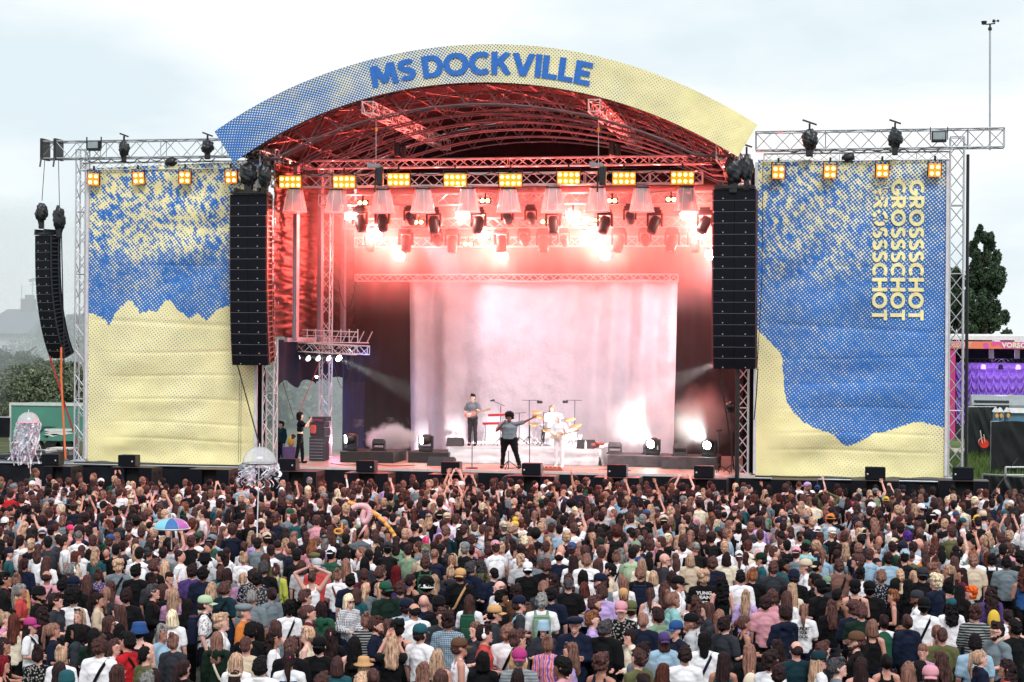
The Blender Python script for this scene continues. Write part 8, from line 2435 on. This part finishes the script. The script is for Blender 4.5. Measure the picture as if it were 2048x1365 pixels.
umbrella(519, 928, 36.3, 36, 33, 'clear dome umbrella with short white tassels, left of the photographer', 514, 1076, clear_u, blackm, 42, 5, .48, name='jellyfish_umbrella')
rain = bpy.data.materials.new('rainbow_cloth'); rain.use_nodes = True; t = rain.node_tree; b = t.nodes['Principled BSDF']; b.inputs['Roughness'].default_value = .6
co = N(t, 'ShaderNodeTexCoord'); sp = N(t, 'ShaderNodeSeparateXYZ'); t.links.new(co.outputs['Object'], sp.inputs[0]); a2 = N(t, 'ShaderNodeMath', operation='ARCTAN2'); t.links.new(sp.outputs[1], a2.inputs[0]); t.links.new(sp.outputs[0], a2.inputs[1])
mr = N(t, 'ShaderNodeMapRange'); mr.inputs['From Min'].default_value = -pi; mr.inputs['From Max'].default_value = pi; t.links.new(a2.outputs[0], mr.inputs['Value'])
rr_ = N(t, 'ShaderNodeValToRGB'); rr_.color_ramp.interpolation = 'CONSTANT'; els = [(0, (.25, .60, .60)), (.125, (.20, .55, .70)), (.25, (.03, .14, .38)), (.375, (.45, .12, .45)), (.5, (.40, .14, .55)), (.625, (.85, .10, .05)), (.75, (.9, .35, .02)), (.875, (.9, .65, .05))]
rr_.color_ramp.elements[0].color = (*els[0][1], 1); rr_.color_ramp.elements[1].position = .125; rr_.color_ramp.elements[1].color = (*els[1][1], 1)
for p_, c_ in els[2:]: e_ = rr_.color_ramp.elements.new(p_); e_.color = (*c_, 1)
t.links.new(mr.outputs[0], rr_.inputs[0]); t.links.new(rr_.outputs[0], b.inputs['Base Color'])
umbrella(343, 1058, 34.9, 38, 21, 'rainbow coloured umbrella held up in the left part of the crowd', 343, 1100, rain, steel)
# raised arm of the person holding it belongs to the crowd mass; orange pool noodle and pink inflatable
m_ = MB(); pts = [P(x, y, 37.5) for x, y in ((696, 1005), (712, 1010), (730, 1017), (745, 1024), (757, 1034), (770, 1046), (780, 1058), (787, 1068), (791, 1078))]; m_.path(pts, .045, 10); o = m_.build('pool_noodle', mat('orange_foam', (.80, .40, .08), .6), smooth=True); centre(o); sset(o, 'long orange pool noodle arching over the middle left crowd', 'pool noodle')
m_ = MB(); pts = [P(x, y, 37.2) for x, y in ((703, 1018), (714, 1012), (728, 1011), (738, 1017), (741, 1028), (736, 1040), (729, 1047), (724, 1040), (726, 1028), (730, 1020))]; pts = [pts[i // 4].lerp(pts[min(len(pts) - 1, i // 4 + 1)], (i % 4) / 4) for i in range(4 * len(pts) - 3)]; pts = [(pts[max(0, i - 2)] + pts[max(0, i - 1)] + p_ + pts[min(len(pts) - 1, i + 1)] + pts[min(len(pts) - 1, i + 2)]) / 5 for i, p_ in enumerate(pts)]; m_.path(pts, .062, 12); m_.tube(P(733, 1050, 37.2), P(717, 1075, 37.2), .03, 8, .02); o = m_.build('inflatable_ring', mat('pink_inflatable', (.85, .50, .55), .2), smooth=True); centre(o); sset(o, 'pale pink shiny inflatable twisted round the orange noodle', 'inflatable')
m_ = MB(); pts = [P(677 + 8 * cos(a_), 1063 + 5 * sin(a_), 37.4) for a_ in [k * 2 * pi / 16 for k in range(17)]]; m_.path(pts, .022, 6); m_.path([P(x, y, 37.4) for x, y in ((683, 1062), (684, 1052), (684, 1046))], .02, 6); o = m_.build('foam_crown', mat('orange_foam')); centre(o); sset(o, 'orange foam ring worn on a pale cap in the crowd', 'foam ring')
m_ = MB(); m_.tube(P(1982, 992, 48), P(2036, 916, 48), .012, 6, .006); o = m_.build('selfie_stick', mat('brown_stick', (.10, .06, .06), .5)); centre(o); sset(o, 'long thin dark stick held up at the right edge of the crowd', 'stick')

# ================================================================ LIGHT INSIDE THE STAGE, HAZE AND SMOKE
XC = P(1010, 700, 60.0).x
for g_, row in glow_pos:
    light('lamp_glow', 'SPOT', g_ + Vector((-.05, -.12, 0)), [1500, 1900, 2300][row], (1.0, .075, .055), spot=165, blend=.6, size=.12, target=g_ + Vector((0, -3, .6)))
    light('lamp_core', 'POINT', g_ + Vector((-.05, -.35, 0)), [38, 50, 62][row], (1.0, .74, .66), size=.12)
for x, e_ in ((-4.5, 1.2), (-.8, 1.0), (2.7, 1.0), (6.2, 1.2)):
    light('red_wash', 'SPOT', (XC + x, 65.2, 11.0), 650 * e_, (1.0, .035, .02), spot=120, blend=.8, size=.4, target=(XC + x, 60.5, 10.2))
for x in (-3.5, 1.2, 5.8):
    light('red_uplight', 'POINT', (XC + x, 63.0, 10.0), 110, (1.0, .035, .03), size=.3)
light('red_side', 'SPOT', (XC, 61.0, 9.3), 1100, (1.0, .06, .025), spot=60, blend=.8, size=.3, target=(XL, 61.0, 8.3))
light('singer_key', 'SPOT', (XC - 1.5, 57.2, 11.2), 700, (1, .95, .95), spot=26, blend=.8, size=.2, target=(XC, 59.0, 2.6))
light('key_left', 'SPOT', (XL + 1.0, 58.8, 10.8), 1000, (.92, .88, 1.0), spot=42, blend=.9, size=.3, target=(XC + 1.2, 60.6, 2.2))
light('key_right', 'SPOT', (XR - 1.0, 58.6, 10.8), 1300, (.95, .92, 1.0), spot=42, blend=.9, size=.3, target=(XC + 1.2, 60.4, 2.2))
light('cloth_wash', 'SPOT', (XC - 3.6, 62.6, 9.6), 1300, (.90, .86, .98), spot=80, blend=.9, size=.3, target=(XC + 2.0, 66.2, 4.2))
light('cloth_wash', 'SPOT', (XR - .8, 62.0, 9.0), 1300, (.96, .90, .98), spot=80, blend=.9, size=.3, target=(XC + 2.6, 66.2, 4.0))
light('cloth_red', 'SPOT', (XC + 1.5, 62.5, 10.4), 350, (1.0, .16, .12), spot=110, blend=.9, size=.5, target=(XC + 1.5, 66.2, 8.2))
q = P(676, 716, Yp); light('beam_left', 'SPOT', q + Vector((.15, 0, -.05)), 9000, (.85, 1.0, .92), spot=17, blend=.6, size=.06, target=P(850, 800, 62.0))
q = P(1438, 724, 60.0); light('beam_right', 'SPOT', q, 9000, (1, .95, .95), spot=24, blend=.7, size=.06, target=P(1200, 830, 62.5))
for px, py, Y, tx_, ty_, e_, sp in ((692, 884, 59.85, 600, 868, 420, 58), (842, 884, 60.2, 770, 850, 380, 62), (1300, 880, 60.3, 1215, 830, 620, 120), (1412, 884, 59.7, 1340, 840, 700, 120)):
    light('burst', 'SPOT', P(px, py, Y), e_, (.95, 1.0, .95), spot=sp, blend=1.0, size=.08, target=P(tx_, ty_, Y - .7))
light('curtain_red', 'SPOT', (XR - 2.0, 61.0, 10.2), 5000, (1.0, .12, .09), spot=60, blend=1, size=.4, target=(XR - 1.2, 66.8, 6.0))
light('small_stage_violet', 'POINT', (L2.x + (xl + xr) / 2, Y2 + .6, 4.9), 230, (.6, .4, 1.0), size=.4)
light('blue_side', 'SPOT', (XL + 2.4, 60.5, 5.6), 260, (.25, .4, 1.0), spot=80, blend=.8, size=.2, target=(XL + .3, 65, 3.2))
light('magenta_floor', 'POINT', (P(640, 900, 60).x, 61.8, 2.4), 35, (1.0, .25, .5), size=.2)

def volume(name, lo, hi, density, label, col=(1, 1, 1), aniso=0.0, noise_sc=None, thr=(.45, .7), falloff=False, vfade=None):
    m_ = MB(); c = [(a + b) / 2 for a, b in zip(lo, hi)]; m_.box((0, 0, 0), [b - a for a, b in zip(lo, hi)])
    m = bpy.data.materials.new(name); m.use_nodes = True; t = m.node_tree; t.nodes.clear()
    out = N(t, 'ShaderNodeOutputMaterial'); v = N(t, 'ShaderNodeVolumePrincipled'); v.inputs['Color'].default_value = (*col, 1); v.inputs['Density'].default_value = density; v.inputs['Anisotropy'].default_value = aniso
    t.links.new(v.outputs[0], out.inputs['Volume'])
    if noise_sc:
        co = N(t, 'ShaderNodeTexCoord'); n = N(t, 'ShaderNodeTexNoise'); n.inputs['Scale'].default_value = noise_sc; n.inputs['Detail'].default_value = 4; n.inputs['Roughness'].default_value = .6
        t.links.new(co.outputs['Object'], n.inputs['Vector'])
        src = n.outputs['Fac']
        if falloff:
            gr = N(t, 'ShaderNodeTexGradient', gradient_type='SPHERICAL'); mp = N(t, 'ShaderNodeMapping'); mp.inputs['Scale'].default_value = [2.0 / (b - a) for a, b in zip(lo, hi)]
            t.links.new(co.outputs['Object'], mp.inputs[0]); t.links.new(mp.outputs[0], gr.inputs[0])
            sm = N(t, 'ShaderNodeMath', operation='MULTIPLY_ADD'); sm.inputs[1].default_value = 1.15; t.links.new(gr.outputs['Fac'], sm.inputs[0]); ad_ = N(t, 'ShaderNodeMath', operation='MULTIPLY_ADD'); ad_.inputs[1].default_value = 1.7; ad_.inputs[2].default_value = -.95; t.links.new(src, ad_.inputs[0]); t.links.new(ad_.outputs[0], sm.inputs[2]); src = sm.outputs[0]
        r = N(t, 'ShaderNodeMapRange'); r.inputs['From Min'].default_value = thr[0]; r.inputs['From Max'].default_value = thr[1]; r.inputs['To Max'].default_value = density
        t.links.new(src, r.inputs['Value']); dens = r.outputs[0]
        if vfade:
            hh = (hi[2] - lo[2]) / 2; sp = N(t, 'ShaderNodeSeparateXYZ'); t.links.new(co.outputs['Object'], sp.inputs[0]); r2 = N(t, 'ShaderNodeMapRange', interpolation_type='SMOOTHSTEP'); r2.inputs['From Min'].default_value = -hh; r2.inputs['From Max'].default_value = -hh + vfade
            t.links.new(sp.outputs[2], r2.inputs['Value']); mu = N(t, 'ShaderNodeMath', operation='MULTIPLY'); t.links.new(dens, mu.inputs[0]); t.links.new(r2.outputs[0], mu.inputs[1]); dens = mu.outputs[0]
        t.links.new(dens, v.inputs['Density'])
    o = m_.build(name, m); o.location = c; sset(o, label, name, kind='stuff'); return o
volume('stage_haze', (XL + .35, 58.4, DECK + .01), (XR + .2, 66.85, 11.4), .0045, 'thin theatrical haze filling the stage and catching the beams', (1, .98, .98), .1)
volume('lamp_haze', (P(640, 500, 63).x, 60.2, 6.6), (XR - .1, 66.1, 11.3), .17, 'thick glowing haze round the white lamps above the stage', (1, .97, .96), .2, .4, (.2, .75), vfade=3.6)
for px in (1283, 1398):
    q = P(px, 870, 59.8); volume('burst_haze', (q.x - 1.7, 59.0, DECK + .3), (q.x + 1.7, 61.6, DECK + 3.2), .36, ['white mist round the wide burst on the right grey riser', 'white mist round the burst on the rightmost riser'][px > 1300], (1, 1, 1), .2, .5, (.15, .7), True)
volume('smoke', (P(705, 900, 61.8).x, 61.2, DECK + .02), (P(838, 900, 61.8).x, 63.4, P(760, 838, 62).z), 2.6, 'low pinkish smoke cloud rolling between the left black risers', (1, .93, .96), 0, 1.6, (.16, .5), True)
a_ = P(-60, 700, 120); b_ = P(250, 700, 120)
volume('drifting_smoke', (a_.x, 90, .2), (b_.x, 190, 15), .035, 'bluish smoke drifting in front of the far building at left', (.9, .97, 1.0), 0)
a_ = P(520, 700, 75); b_ = P(700, 700, 75)
volume('smoke', (a_.x, 72, .2), (b_.x, 96, 7), .05, 'pale smoke outside the left stage opening', (.88, .96, 1.0), 0)
